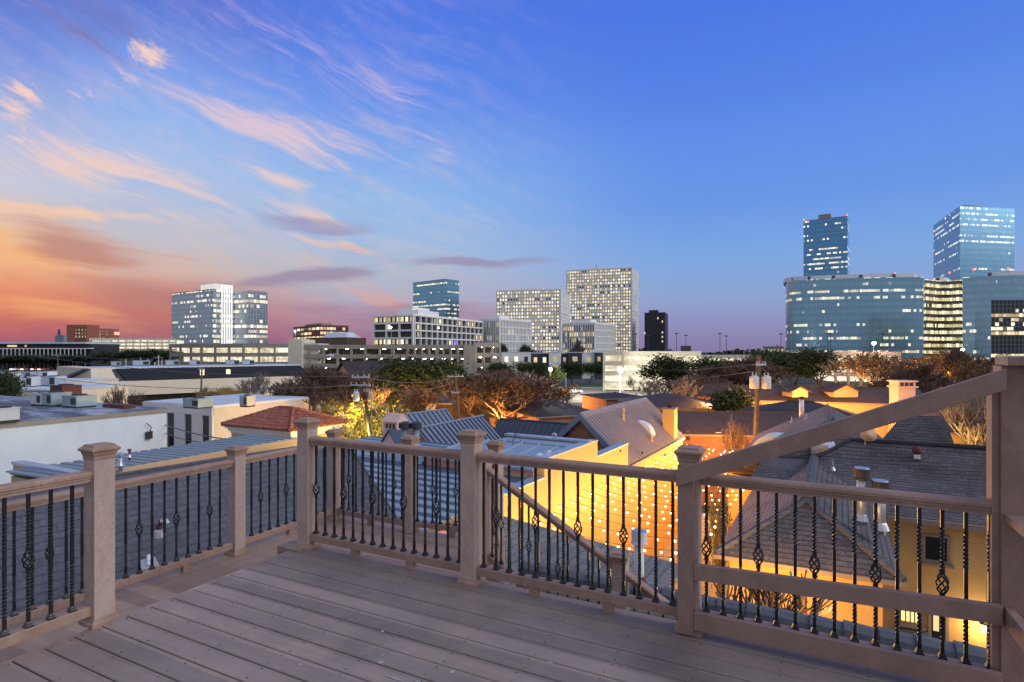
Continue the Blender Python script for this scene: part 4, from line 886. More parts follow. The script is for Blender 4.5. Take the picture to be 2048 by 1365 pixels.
# tile tower
c0 = ah(581, 862, 5.0); e_l = ah(442, 850, 5.0); e_r = ah(697, 846, 5.0)
dl = (e_l - c0); dl.z = 0; Ll = dl.length; dl.normalize(); drt = Vector((-dl.y, dl.x, 0)) * -1; drt = drt if drt.y > 0 else -drt; Lr = ext(c0, drt, 697)
tt = thing('tile_roof_tower', 'cream stucco tower with a red clay tile hip roof and white cornice', 'building', zt(0, c0))
zE_ = c0.z; z_r = zE_ + 1.02
m = MB(); o1 = .45; m.fbox(zt(0, c0), dl, drt, o1, Ll - o1, o1, Lr - o1, -.2, zE_ - .3); m.build('wall', M_TAN, tt)
m = MB(); m.fbox(zt(0, c0), dl, drt, o1 - .3, Ll - o1 + .3, o1 - .3, Lr - o1 + .3, zE_ - .22, zE_ - .06); m.fbox(zt(0, c0), dl, drt, o1 - .15, Ll - o1 + .15, o1 - .15, Lr - o1 + .15, zE_ - .42, zE_ - .222); m.fbox(zt(0, c0), dl, drt, o1 - .04, Ll - o1 + .04, o1 - .04, Lr - o1 + .04, zE_ - .58, zE_ - .422); m.build('cornice', M_TRIM, tt)
pc = [zt(zE_, c0), zt(zE_, c0 + dl * Ll), zt(zE_, c0 + dl * Ll + drt * Lr), zt(zE_, c0 + drt * Lr)]
ra_, rb_ = zt(z_r, c0 + dl * Lr / 2 + drt * Lr / 2), zt(z_r, c0 + dl * (Ll - Lr / 2) + drt * Lr / 2)
m = MB(); m.slab([pc[0], pc[1], rb_, ra_], .08); m.slab([pc[2], pc[3], ra_, rb_], .08); m.slab([pc[3], pc[0], ra_], .08); m.slab([pc[1], pc[2], rb_], .08)
rf = m.build('roof', M_TILE, tt)
def tiles(mb, e0, e1, r0, r1, sp=.26):     # barrel tiles in courses clipped by the hips
    L = (e1 - e0).length; d = (e1 - e0).normalized(); t0_ = (r0 - e0).dot(d); t1_ = (r1 - e0).dot(d); n_ = int(L / sp)
    mid_ = ((r0 - e0) - d * t0_); H = mid_.length; up_ = mid_.normalized(); nrm = d.cross(up_)
    if nrm.z < 0: nrm = -nrm
    for i in range(n_ + 1):
        x = i * sp
        hmax = H
        if x < t0_: hmax = H * x / t0_
        elif x > t1_: hmax = H * (L - x) / max(L - t1_, 1e-3)
        y = 0
        while y < hmax - .05:
            y2 = min(y + .42, hmax); a_ = e0 + d * x + up_ * (y - .02) + nrm * .035; b_ = e0 + d * x + up_ * y2 + nrm * .0
            mb.tube([a_, b_], [.092, .082], 7); y += .40
m = MB(); tiles(m, pc[0], pc[1], ra_, rb_); tiles(m, pc[3], pc[0], ra_, ra_); m.build('tile_rows', M_TILE, rf)
m = MB()
for (p_, q_) in ((pc[0], ra_), (ra_, rb_), (pc[1], rb_), (pc[3], ra_)):
    k = int((q_ - p_).length / .36)
    for i in range(k): m.tube([p_.lerp(q_, i / k) + Vector((0, 0, .07)), p_.lerp(q_, (i + 1.1) / k) + Vector((0, 0, .05))], [.13, .11], 8)
m.build('hip_tiles', M_TILE, rf)
m = MB(); m.fbox(zt(0, c0), drt, dl, 1.2, 2.0, o1 - .06, o1 - .004, zE_ - 1.6, zE_ - .9); m.build('window', M_GLASSD, tt)

# white flat roofed building, far left
cc = ah(333, 816, 4.0); f_, v_ = fr(23.5); a27, b27 = fr(27)
wb = thing('flat_roof_building', 'long white walled building with a stained dark flat roof at the left', 'building', zt(0, cc))
Lw = -ext(cc, -b27 * -1, 0) if False else 26
zc_ = cc.z
m = MB(); m.fbox(zt(0, cc), -a27, -b27, 0, 34, 0, 24, -.2, zc_ - .32); m.build('wall', M_WHITE, wb)
m = MB(); m.fbox(zt(0, cc), -a27, -b27, -.08, 34, -.08, 24, zc_ - .32, zc_ - .06); m.build('fascia', M_CONC, wb)
m = MB(); m.fbox(zt(0, cc), -a27, -b27, -.02, 34, -.02, 24, zc_ - .06, zc_ - .0); m.build('roof', M_ROOFM, wb)
m = MB(); m.fbox(zt(0, cc), -a27, -b27, .25, .5, .05, .25, zc_ - 4.5, zc_ - .33)
m.build('downspout', M_STEEL, wb)
p = cc - b27 * 1.2 + a27 * .1
m = MB(); m.tube([zt(zc_ - 1.6, p), zt(zc_ - 1.2, p + a27 * .15), zt(zc_ - .9, p - b27 * .3 + a27 * .1)], .03, 5); m.fbox(zt(0, p), a27, b27, 0, .15, -.3, .1, zc_ - 2.0, zc_ - 1.5); m.build('service_mast', M_DKG, wb)
hv = [(92, 805, 42, 1.5, 1.2, 'pale louvred air unit leftmost of the cluster', M_HVACW), (112, 805, 41.5, 1.6, 1.3, 'blue grey air unit in the middle of the cluster', M_HVAC), (132, 803, 43, 1.8, 1.9, 'tall unit with a rusty sloping hood in the cluster', M_RUST), (159, 807, 40.5, 2.0, 1.1, 'black louvred air unit at the right of the cluster', M_HVAC)]
for px, py, Y, w_, h_, lab, mt in hv:
    p = at(px, py, Y); p.z = zc_ - 0.0
    hvac(p, w_ * .95, 1.3, h_ * .72, 27, lab, mt)
p = at(6, 830, 32); p.z = zc_; hvac(p, 1.1, 1.1, .75, 27, 'white boxed curb near the left edge of the flat roof', M_HVACW)
p = at(238, 806, 40); p.z = zc_; m = MB(); m.fbox(p, a27, b27, -1.3, 1.3, -.4, .4, zc_, zc_ + .25); tag(m.build('roof_hatch', M_RUST), 'low rusty red hatch on the dark flat roof', 'hatch')
# white building with three tall dark slots
cd = ah(424, 812, 5.0); Ld = ext(cd, -a27, 286); Ls = ext(cd, b27, 618); zd = cd.z
sb = thing('slot_window_building', 'white building with three tall dark window slots behind the tile roof', 'building', zt(0, cd))
m = MB(); m.fbox(zt(0, cd), -a27, b27, .3, Ld, .25, Ls, -.2, zd - .25); m.build('wall', M_CREAM, sb)
m = MB(); m.fbox(zt(0, cd), -a27, b27, -.05, Ld, -.05, Ls, zd - .25, zd - .05); m.build('fascia', M_TRIM, sb)
m = MB(); m.fbox(zt(0, cd), -a27, b27, .05, Ld - .1, .05, Ls - .1, zd - .05, zd); m.build('roof', M_ROOFW, sb)
xs = [424, 418, 403, 383, 368, 348, 333, 300, 286]
def dl_(px): return ext(cd, -a27, px)
m = MB()
for xa, xb_ in ((424, 418), (404, 383), (369, 348), (334, 287)):
    m.fbox(zt(0, cd), -a27, b27, max(dl_(xa), .0), dl_(xb_), -.0, .24, -.2, zd - .252)
m.fbox(zt(0, cd), -a27, b27, 0, Ld, -.03, .22, zd - .95, zd - .254)
m.build('frame', M_TRIM, sb)
for xa, xb_ in ((418, 404), (383, 369), (348, 334)):
    m = MB(); m.fbox(zt(0, cd), -a27, b27, dl_(xa) + .01, dl_(xb_) - .01, .1, .245, .1, zd - .96); m.build('window', M_GLASSD, sb)
m = MB(); m.fbox(zt(0, cd), -a27, b27, .001, .24, .25, Ls, -.2, zd - .252); m.build('side_wall', M_CREAM, sb)
p = at(396, 806, 50); p.z = zd; hvac(p, 2.1, 1.4, .8, 27, 'green grey air unit on the white membrane roof', M_HVAC)
p = at(495, 800, 51); p.z = zd; hvac(p, .95, .9, .95, 27, 'small blue grey condenser on the white membrane roof', M_STEEL)

# --- right: tan house with dark hip roofs
def rpoly(t, name, pts, mt, th=.12, lab=None):
    m = MB(); m.slab([ah(*p) for p in pts], th); return m.build(name, mt, t, label=lab)
E0 = ah(1771, 1028, 5.0); me = E0; mu = U
rh = thing('hip_roof_house', 'tan stucco house with a big dark shingle roof and an open window', 'house', zt(0, E0))
Rr = ah(1702, 880, 3.25); d_ = U
Rend = Rr + d_ * 13; Eend = zt(ZC - 5.0, E0 + d_ * 11)
P2 = ah(1628, 919, 3.95); P3 = ah(1613, 1001, 3.95); Aw = ah(1431, 1106, 5.05); Bw = ah(1808, 1162, 5.05); A2 = ah(1502, 983, 5.05)
m = MB(); vly = hit(1771, 1028, E0, Vector((0, 0, 1)))
m.slab([Rr, P2, E0, Eend, Rend], .12); main = m.build('roof', M_SH_DARK, rh)
bk_ = Vector((0, 0, -1.7)) + V * 3.2
m = MB(); m.slab([Rr, Rend, Rend + bk_, Rr + bk_], .12); m.build('rear_roof', M_SH_DARK, rh)
m = MB(); m.tube([Rr, Rend], .09, 6); m.tube([P2, Rr], .07, 6); m.build('ridge_cap', M_SH_BLK, main)
m = MB(); m.fbox(zt(0, E0), U, V, .02, 11, -.12, -.0, E0.z - .2, E0.z - .03); m.build('gutter', M_BTRIM, main)
M_OCH = plain('ochre_stucco', S(190, 160, 112), .85, .1, .7, 0, .4, .2)
wl = zt(0, E0 + V * .35 - U * 2.0)
m = MB(); m.fbox(wl, U, V, 0, 13, 0, 5.6, -.2, E0.z - .16); m.build('wall', M_OCH, rh)
wn_ = thing('hip_roof_wing', 'front wing with a taupe shingle hip roof beside the bare shrub', 'house', zt(0, Aw))
m = MB(); m.slab([Aw, Bw, P3], .12); 
m.slab([Bw, hit(1784, 1084, Bw, Vector((0, 0, 1))), E0 + V * .0 , P2, P3], .12); m.build('roof', M_SH_DARK, wn_)
m = MB(); m.slab([Aw, P3, P2, A2], .12); m.build('side_roof', M_SH_PINK, wn_)
m = MB(); m.tube([P3, P2], .16, 8); m.tube([Aw, P3], .09, 6); m.tube([Bw, P3], .09, 6); m.build('ridge_cap', M_SH_GREY, wn_)
dA = (Bw - Aw); dA.z = 0; LA = dA.length; dA.normalize(); nA = Vector((-dA.y, dA.x, 0))
m = MB(); m.fbox(zt(0, Aw), dA, nA, .3, LA - .35, .35, 5.0, -.2, Aw.z - .14); m.build('wall', M_YEL, wn_)
m = MB(); m.fbox(zt(0, Aw), dA, nA, -.05, LA + .05, -.09, -.003, Aw.z - .12, Aw.z - .02); m.build('gutter', M_BTRIM, wn_)
m = MB(); rb = hit(1784, 1084, Bw, Vector((0, 0, 1))); q = (rb - Bw); q.z = 0; Lq = q.length; q.normalize(); nq = Vector((q.y, -q.x, 0)); m.fbox(zt(0, Bw), q, nq, 0, Lq, -.06, -.003, Bw.z - .13, Bw.z - .0); m.build('side_gutter', M_STEEL, wn_)
m = MB(); m.lathe(zt(0, Aw + dA * (LA * .55) + nA * .28), [(.05, 0), (.05, Aw.z - .2)], 8); m.build('downspout', M_TAN, wn_)
def wall_pt(px, py): return hit(px, py, wl, V)
# window of the main wall
def win_on(t, x0, y0, x1, y1, glass, frame, nm='window', fw=.08, dep=.05, mull=0, sill=True):
    a = wall_pt(x0, y1); b = wall_pt(x1, y1); z1 = wall_pt((x0 + x1) / 2, y0).z; z0 = (a.z + b.z) / 2
    w_ = (b - a).dot(U); m = MB(); o_ = zt(0, a)
    m.fbox(o_, U, V, -fw, w_ + fw, -dep - .03, -.004, z0 - fw, z0); m.fbox(o_, U, V, -fw, w_ + fw, -dep - .03, -.004, z1, z1 + fw); m.fbox(o_, U, V, -fw, 0, -dep - .03, -.004, z0, z1); m.fbox(o_, U, V, w_, w_ + fw, -dep - .03, -.004, z0, z1)
    f_ = m.build('window_frame' if nm == 'window' else nm + '_frame', frame, t)
    m = MB(); m.fbox(o_, U, V, 0.002, w_ - .002, -.02, -.006, z0, z1); m.build('pane', glass, f_)
    if mull:
        m = MB()
        for i in range(1, mull + 1): m.fbox(o_, U, V, w_ * i / (mull + 1) - .02, w_ * i / (mull + 1) + .02, -.05, -.022, z0, z1)
        m.build('mullion', frame, f_)
    if sill: m = MB(); m.fbox(o_, U, V, -fw - .08, w_ + fw + .08, -dep - .12, -.004, z0 - fw - .07, z0 - fw - .002); m.build('sill', frame, f_)
win_on(rh, 1850, 1074, 1893, 1120, M_GLASSD, M_BTRIM)
win_on(rh, 1802, 1206, 1838, 1243, emit('amber_window', (1, .66, .18), 2.4), M_BTRIM, mull=3)
win_on(rh, 1862, 1222, 1890, 1310, M_GLASSD, M_BTRIM, 'door', sill=False)
a_ = wall_pt(1866, 1228); b_ = wall_pt(1876, 1262); m = MB(); m.fbox(zt(0, a_), U, V, .0, .14, -.045, -.03, b_.z, a_.z); m.build('door_light', M_L1, rh)
lp = wall_pt(1964, 1252) - V * .18
wlp = thing('wall_lantern', 'glowing wall lantern on the tan wall right of the door', 'lantern', lp)
m = MB(); m.fbox(lp, U, V, -.04, .04, 0, .17, lp.z + .06, lp.z + .1); m.fbox(lp, U, V, -.08, .08, -.08, .08, lp.z + .09, lp.z + .12); m.build('bracket', M_IRON, wlp)
m = MB(); m.lathe(lp, [(.05, -.08), (.06, .05), (.03, .085)], 8); m.build('glass', emit('lantern_glow', (1, .78, .35), 25, True), wlp)
plight(lp - V * .3 + Vector((0, 0, .0)), 80, (1, .62, .2), .05)
awn = thing('porch_canopy', 'small sloping grey canopy roof over the doorway', 'canopy', wall_pt(1826, 1258))
a_, b_ = wall_pt(1800, 1250), wall_pt(1858, 1262); m = MB(); m.slab([a_, b_, b_ - V * 1.0 + Vector((0, 0, -.45)), a_ - V * 1.0 + Vector((0, 0, -.45))], .08); m.build('roof', M_SH_GREY, awn)
# flues on the right roof
flue(1724, 937, 1034, 14.2, .115, 'tall pale flue pipe with a black drum cap, left of the pair', True)
flue(1760, 962, 1052, 14.0, .125, 'second flue pipe with a flat topped dark cap, right of the pair', True)
mpl = slope_plane(Rr, Rend, -V, (E0.z - Rr.z) / ((E0 - Rr).dot(V)) ); 
mpl = (Rr, (Rend - Rr).cross(E0 - Rr).normalized())
if mpl[1].z < 0: mpl = (mpl[0], -mpl[1])
def clutter(px, py, P, n_, lab, kind=0):
    p = hit(px, py, P, n_); t = thing('roof_vent', lab, 'vent', p, 'pipes and vents on the roofs')
    if kind == 0:
        m = MB(); m.lathe(p, [(.035, -.1), (.035, .28)], 8); m.build('pipe', M_STEEL, t); m = MB(); m.lathe(p, [(.1, -.05), (.05, .06)], 8); m.build('flashing', M_LEAD, t)
    else:
        m = MB(); m.ball(p + Vector((0, 0, .18)), .16, None, 10); m.build('turbine', M_RUST, t, True); m = MB(); m.lathe(p, [(.12, -.1), (.09, .1)], 10); m.build('collar', M_LEAD, t)
clutter(1834, 912, *mpl, 'round rusty turbine vent on the big dark roof', 1)
clutter(1665, 938, *mpl, 'thin steel pipe low on the left of the big dark roof')
p = hit(1730, 892, *mpl)
sd_ = thing('satellite_dish', 'small tan satellite dish standing on the dark ridge', 'satellite dish', p)
m = MB(); m.tube([p, p + Vector((0, 0, .28)), p + Vector((.02, -.06, .36))], .022, 6); m.build('mast', M_STEEL, sd_)
m = MB(); m.lathe((0, 0, 0), [(.02, -.01), (.14, .012), (.22, .045), (.27, .085)], 20); m.xf(Matrix.Translation(p + Vector((.02, -.12, .40))) @ Matrix.Rotation(R(62), 4, 'X') @ Matrix.Rotation(R(-14), 4, 'Y')); m.build('dish', M_TAN, sd_, True)
m = MB(); m.tube([p + Vector((.02, -.06, .22)), p + Vector((.04, -.42, .3))], .012, 5); m.build('feed_arm', M_STEEL, sd_)
# roofs behind it
n1 = thing('hip_roof_house', 'house with a taupe shingle roof and two white skylights behind the diagonal board', 'house', zt(0, ah(1530, 912, 4.2)))
pk = [(1452, 943, 4.75), (1515, 868, 4.75), (1654, 811, 2.85), (1663, 836, 3.0), (1530, 912, 4.25)]
eA, eB = ah(1452, 943, 4.75), ah(1515, 868, 4.75)
T0 = ah(1654, 811, 2.8); 
pN = (eA, (eB - eA).cross(T0 - eA).normalized())
if pN[1].z < 0: pN = (eA, -pN[1])
T1 = hit(1664, 838, *pN); T2 = hit(1525, 916, *pN)
m = MB(); m.slab([eA, T2, T1, T0, eB], .12); m.build('roof', M_SH_PINK, n1)
D1 = ah(1702, 880, 3.6); D2 = hit(1590, 930, T1, (T2 - T1).cross(D1 - T1).normalized())
m = MB(); m.slab([T1, T2, D2, D1], .12); m.slab([T0, T1, D1, ah(1775, 883, 4.0), ah(1733, 853, 3.9)], .1); m.build('valley_roof', M_SH_DARK, n1)
m = MB(); m.slab([D1 + Vector((0, 0, .03)), D2 + Vector((0, 0, .03)), P2 - V * .05 + Vector((0, 0, .02)), Rr + Vector((0, 0, .02))], .08); m.build('strip_roof', M_SH_PINK, n1)
m = MB(); m.tube([T0, T1], .09, 6); m.tube([T1, T2], .06, 6); m.build('ridge_cap', M_SH_GREY, n1)
q = [eA, T2, T1 , T0, eB]; ctr = sum(q, Vector()) / 5; m = MB(); m.prism([(k.x, k.y) for k in [k + (ctr - k) * .08 for k in (eA, T2, T1, T0, eB)]], -.2, eA.z - .15); m.build('wall', M_YEL, n1)
L0, L1_ = ah(1528, 912, 3.9), ah(1624, 919, 3.9); L2_ = ah(1556, 962, 4.5); L3_ = ah(1500, 957, 4.5)
fl_ = thing('hip_roof_wing', 'dark shingle roofed wing left of the taupe hip with a yellow lit wall', 'house', zt(0, L0))
m = MB(); m.slab([L0, L3_, ah(1590, 985, 4.55), P2], .1); m.build('roof', M_SH_DARK, fl_)
m = MB(); m.tube([L0, P2], .07, 6); m.build('ridge_cap', M_SH_BLK, fl_)
lw = ah(1452, 918, 4.0)
m = MB(); m.slab([ah(1520, 913, 3.95), ah(1508, 944, 4.6), ah(1450, 938, 4.6), ah(1470, 916, 4.2)], .1); m.build('low_roof', M_SH_BRN, fl_)
a_, b_ = ah(1455, 940, 4.75), ah(1504, 944, 4.75); q = (b_ - a_); q.z = 0; Lq = q.length; q.normalize(); nq = Vector((-q.y, q.x, 0)); m = MB(); m.fbox(zt(0, a_), q, nq, 0, Lq + 1.2, .1, .5, -.2, a_.z - .05); m.build('wall', M_YEL, fl_)
def sky_l(px, py, P, n_, sd, lab, ln=.5, ww=.28): skylight(hit(px, py, P, n_), sd, sd.cross(n_).normalized(), ln, ww, n_, lab)
sdn = (T0 - eB).normalized()
sky_l(1535, 882, *pN, sdn, 'white domed skylight above the diagonal board, upper one', .7, .3)
pS = (P2, (Rr - P2).cross(D2 - P2).normalized());
if pS[1].z < 0: pS = (P2, -pS[1])
sky_l(1637, 899, P2 + Vector((0, 0, .05)), pN[1], sdn, 'white domed skylight just below the diagonal board', .5, .22)
clutter(1584, 845, *pN, 'slim white pipe high on the taupe roof'); clutter(1613, 838, *pN, 'second slim pipe near the ridge of the taupe roof')
p = hit(1603, 830, *pN); t = thing('flue_pipe', 'slender white flue pipe with a rusty cap at the top of the taupe roof', 'flue pipe', p, 'flue pipes on the roofs')
m = MB(); m.lathe(p, [(.12, -.2), (.12, .85)], 12); m.build('pipe', M_WPVC, t, True); m = MB(); m.lathe(p + Vector((0, 0, .85)), [(.14, 0), (.15, .12), (.1, .14)], 12); m.build('cap', M_RUST, t)
q1 = thing('dark_roof_house', 'house with a plain black shingle roof below the tall right post', 'house', zt(0, ah(1840, 885, 4.4)))
m = MB(); qq = [ah(1805, 830, 3.2), ah(1889, 834, 3.2), ah(1910, 893, 4.5), ah(1760, 884, 4.5)]; m.slab(qq, .12); bk2 = V * 2.8 + Vector((0, 0, -1.5)); m.slab([qq[0], qq[1], qq[1] + bk2, qq[0] + bk2], .12); m.slab([qq[0], qq[3], qq[0] + bk2], .1); m.build('roof', M_SH_DARK, q1)
ctr = sum(qq, Vector()) / 4; m = MB(); m.prism([(k.x, k.y) for k in [k + (ctr - k) * .1 for k in (qq[3], qq[2], qq[1] + bk2, qq[0] + bk2)]], -.2, ZC - 4.7); m.build('wall', M_YEL, q1)
tag((lambda mm: (mm.fbox(at(2008, 712, 7.0), U, V, 0, 1.6, 0, .3, at(2008, 721, 7).z, at(2008, 712, 7).z), mm.build('roof_overhang', M_TRIM))[1])(MB()), 'pale fascia of a roof edge entering the picture above the right post', 'fascia')

# ================================================================== GROUND, STREETS
def gp(px, py): p = ah(px, py, ZC); p.z = 0; return p
m = MB(); m.face([(-2500, -200, 0), (2500, -200, 0), (2500, 5000, 0), (-2500, 5000, 0)]); struct(m.build('ground', M_GROUND))
def sheet(name, pts, z, mt):
    m = MB(); m.face([zt(z, p) for p in pts]); o = m.build(name, mt); struct(o)
    if o.data.polygons[0].normal.z < 0: o.data.flip_normals()
    return o
sheet('parking_lot', [gp(1020, 806), gp(1330, 806), gp(1480, 776), gp(1075, 776)], .012, M_CONC)
sheet('road', [gp(1060, 774), gp(1250, 766), gp(1250, 751), gp(1060, 757)], .016, M_ASPH)
sheet('grass_verge', [gp(1075, 775.5), gp(1300, 775.5), gp(1300, 768), gp(1075, 771)], .024, M_LAWN)
sheet('courtyard_paving', [zt(0, E1 - V2 * 18 - F2 * .2), zt(0, E1 - V2 * 18 + F2 * 8), zt(0, E1 + V2 * 14 + F2 * 8), zt(0, E1 + V2 * 14 - F2 * .2)], .02, M_CONC)
sheet('street', [gp(0, 745), gp(330, 742), gp(330, 730), gp(0, 731)], .02, M_ASPH)
kb = MB(); a_, b_ = gp(1075, 775.8), gp(1300, 775.8); d_ = (b_ - a_).normalized(); kb.fbox(a_, d_, Vector((-d_.y, d_.x, 0)), 0, (b_ - a_).length, -.15, 0, 0, .14); struct(kb.build('kerb', M_CONCL))

# ================================================================== FAR BUILDINGS
def corner(px, Y, a, pl_, pr, hor='right'):
    """corner column px at depth Y, faces along fr(a); returns corner, left dir, left len, right dir, right len"""
    f_, v_ = fr(a); P = at(px, HY, Y); P.z = 0
    dl_ = -f_; dr_ = v_
    if hor == 'left': dl_ = v_; dr_ = f_
    return P, dl_, ext(P, dl_, pl_), dr_, ext(P, dr_, pr)
def zy(py, Y): return ZC - (py - HY) / F * Y
def block(name, label, px, Y, a, pl_, pr, ytop, mt, hor='right', cat='building', roofm=None, z0=-.2, group=None):
    P, d1, L1, d2, L2 = corner(px, Y, a, pl_, pr, hor); zt_ = zy(ytop, Y)
    if not (0 < L1 < 300 and 0 < L2 < 300): print('BAD BLOCK', label, L1, L2); L1 = max(1, min(abs(L1), 40)); L2 = max(1, min(abs(L2), 40))
    t = thing(name, label, cat, P + d1 * L1 / 2 + d2 * L2 / 2, group)
    m = MB(); m.fbox(P, d1, d2, 0, L1, 0, L2, z0, zt_ - .5); m.build('wall', mt, t)
    m = MB(); m.fbox(P, d1, d2, -.1, L1 + .1, -.1, L2 + .1, zt_ - .5, zt_); m.build('roof', roofm or M_CONC, t)
    return t, P, d1, L1, d2, L2, zt_
WCACHE = {}
def wins(t, P, d, n, L, z0, z1, nc, nr_, fw, fh, litp, lim=100, off=.06, pat=None, name='window', cl=None, dark=None, x0=0):
    """grid of single windows on a face: P + d*x, outward normal n"""
    cells = []; cw, chh = L / nc, (z1 - z0) / nr_
    rnd = random.Random(nc * 31 + nr_)
    rowl = [rnd.random() for _ in range(nr_)]
    for r in range(nr_):
        run = 0
        for c_ in range(nc):
            if run <= 0: run = rnd.randint(1, 4); seg = rnd.random()
            run -= 1
            s_ = rowl[r] * .45 + seg * .4 + rnd.random() * .25
            mt = (rnd.choice(cl or LIT)) if s_ > 1.1 - litp * 1.0 - .1 else (dark or M_GLASSD)
            if pat: mt = pat(r, c_, mt)
            if mt is None: continue
            cells.append((r, c_, mt))
    key = (round(cw * fw, 2), round(chh * fh, 2), round(d.x, 3))
    rest = []
    for i, (r, c_, mt) in enumerate(sorted(cells, key=lambda q: -q[0])):
        o_ = P + d * (x0 + (c_ + .5 - fw / 2) * cw) + n * off; zz = z0 + (r + .5 - fh / 2) * chh
        q = [zt(zz, o_), zt(zz, o_ + d * cw * fw), zt(zz + chh * fh, o_ + d * cw * fw), zt(zz + chh * fh, o_)]
        if i < lim:
            k = (key, mt.name)
            if k not in WCACHE:
                m = MB(); m.face([p - q[0] for p in q]); WCACHE[k] = m.mesh(name, mt)
            link(name, WCACHE[k], t, q[0] - t.location)
        else: rest.append((q, mt))
    if rest:
        ml = sorted({mt.name for _, mt in rest}); m = MB()
        for q, mt in rest: m.face(q, ml.index(mt.name))
        stuff(m.build('window_rows', [MATS[k] for k in ml], t))
def lattice(t, P, d, n, L, z0, z1, nc, nr_, bw, bh, dep, mt, name='facade_grid', vert=True, hor_=True, x0=0):
    m = MB()
    if vert:
        for i in range(nc + 1): m.fbox(P, d, n, x0 + L * i / nc - bw / 2, x0 + L * i / nc + bw / 2, 0, dep, z0 - .3, z1 + .3)
    if hor_:
        for i in range(nr_ + 1): z = z0 + (z1 - z0) * i / nr_; m.fbox(P, d, n, x0 - bw / 2 + .03, x0 + L + bw / 2 - .03, 0, dep - .03, z - bh / 2, z + bh / 2)
    return m.build(name, mt, t)
M_WLAT = plain('white_precast', (.80, .80, .77), .8, .04, .2)
M_DKWALL = plain('dark_core', (.03, .03, .035), .6, .2, .3)

# 1 glass tower with the bright crown
CT1 = curtain('tower_glass_a', (.36, .48, .58), (.18, .22, .26), 1.6, 3.9, .42, 3, .5, strength=2.6, seg=6)
CT1b = curtain('tower_glass_a2', (.36, .44, .52), (.6, .62, .64), 2.6, 3.9, .56, 11, strength=2.6, line=.07)
Y = 430
t, P, d1, L1, d2, L2, zz = block('glass_tower', 'glass office tower with a white glowing crown at the left', 425, Y, 33, 343, 466, 578, CT1, roofm=M_CONC)
m = MB(); nr2 = d2; f33, v33 = fr(33)
m.fbox(P, d2, -d1, .3, L2 * .38, .02, .6, -.2, zz + 0); m.build('corner_bay', CT1b, t)
for i in range(5):
    m = MB(); s0 = L2 * (.42 + .12 * i); m.fbox(P, d2, -d1, s0, s0 + L2 * .04, .05, 1.0, 6, zz + 4); m.build('light_fin', M_CROWN, t)
m = MB(); m.fbox(P, d2, -d1, L2 * .38, L2, -14, .0, zz - 2, zy(567, Y)); m.fbox(P, d1, d2, -.0, L1 * .32, 1.5, L2 * .8, zz, zy(567, Y)); m.build('crown', emit('crown_glow', (1, .95, .9), .7), t)
Pr = P + d2 * (L2 + .5) - d1 * 0; Lr = ext(Pr, -d1, 497)
m = MB(); m.fbox(Pr, -d1, d2, 0, Lr, 0, 16, -.2, zy(580, Y)); m.build('side_block', CT1b, t)
# 2 terracotta hotel
t, P, d1, L1, d2, L2, zz = block('hotel', 'terracotta coloured hotel slab with narrow dark window strips at the far left', 174, 560, 30, 133, 238, 656, M_BRICKD, hor='right')
f_, v_ = fr(4)
P4 = at(133, HY, 540); P4.z = 0; L4 = ext(P4, f_, 174); m = MB(); m.fbox(P4, f_, v_, 0, L4, 0, 15, -.2, zy(650, 540)); m.build('tower_wing', M_BRICKD, t)
for i in range(4): m = MB(); m.fbox(P4, f_, -v_, L4 * (.46 + .15 * i), L4 * (.50 + .15 * i), .05, .3, 3, zy(655, 540)); m.build('window_strip', curtain('strip%d' % i, (.1, .08, .08), (.05, .04, .04), 1.5, 3.2, .5, 40 + i, strength=1.2, metal=.1) if i == 0 else MATS['strip0'], t)
for i in range(6): m = MB(); m.fbox(P, d2, -d1, L2 * (.04 + .11 * i), L2 * (.075 + .11 * i), .05, .3, 3, zz - 3); m.build('window_strip', MATS['strip0'], t)
m = MB(); m.fbox(P, d2, -d1, L2 * .84, L2 * 1.0, .4, .8, zz - 6.5, zz - 3.5); m.build('roof_sign', emit('sign_glow', (1, .25, .2), 2.2), t)
# 3 small blue cooling block
t, P, d1, L1, d2, L2, zz = block('cooling_tower', 'small blue grey rooftop cooling block left of the terracotta hotel', 127, 480, 27, 110, 134, 671, M_MET_BLUE, roofm=M_MET_BLUE)
m = MB(); m.lathe(P - f_ * 4 + Vector((0, 0, zz)), [(1, 0), (.8, 5)], 8); m.build('stack', M_MET_DK, t)
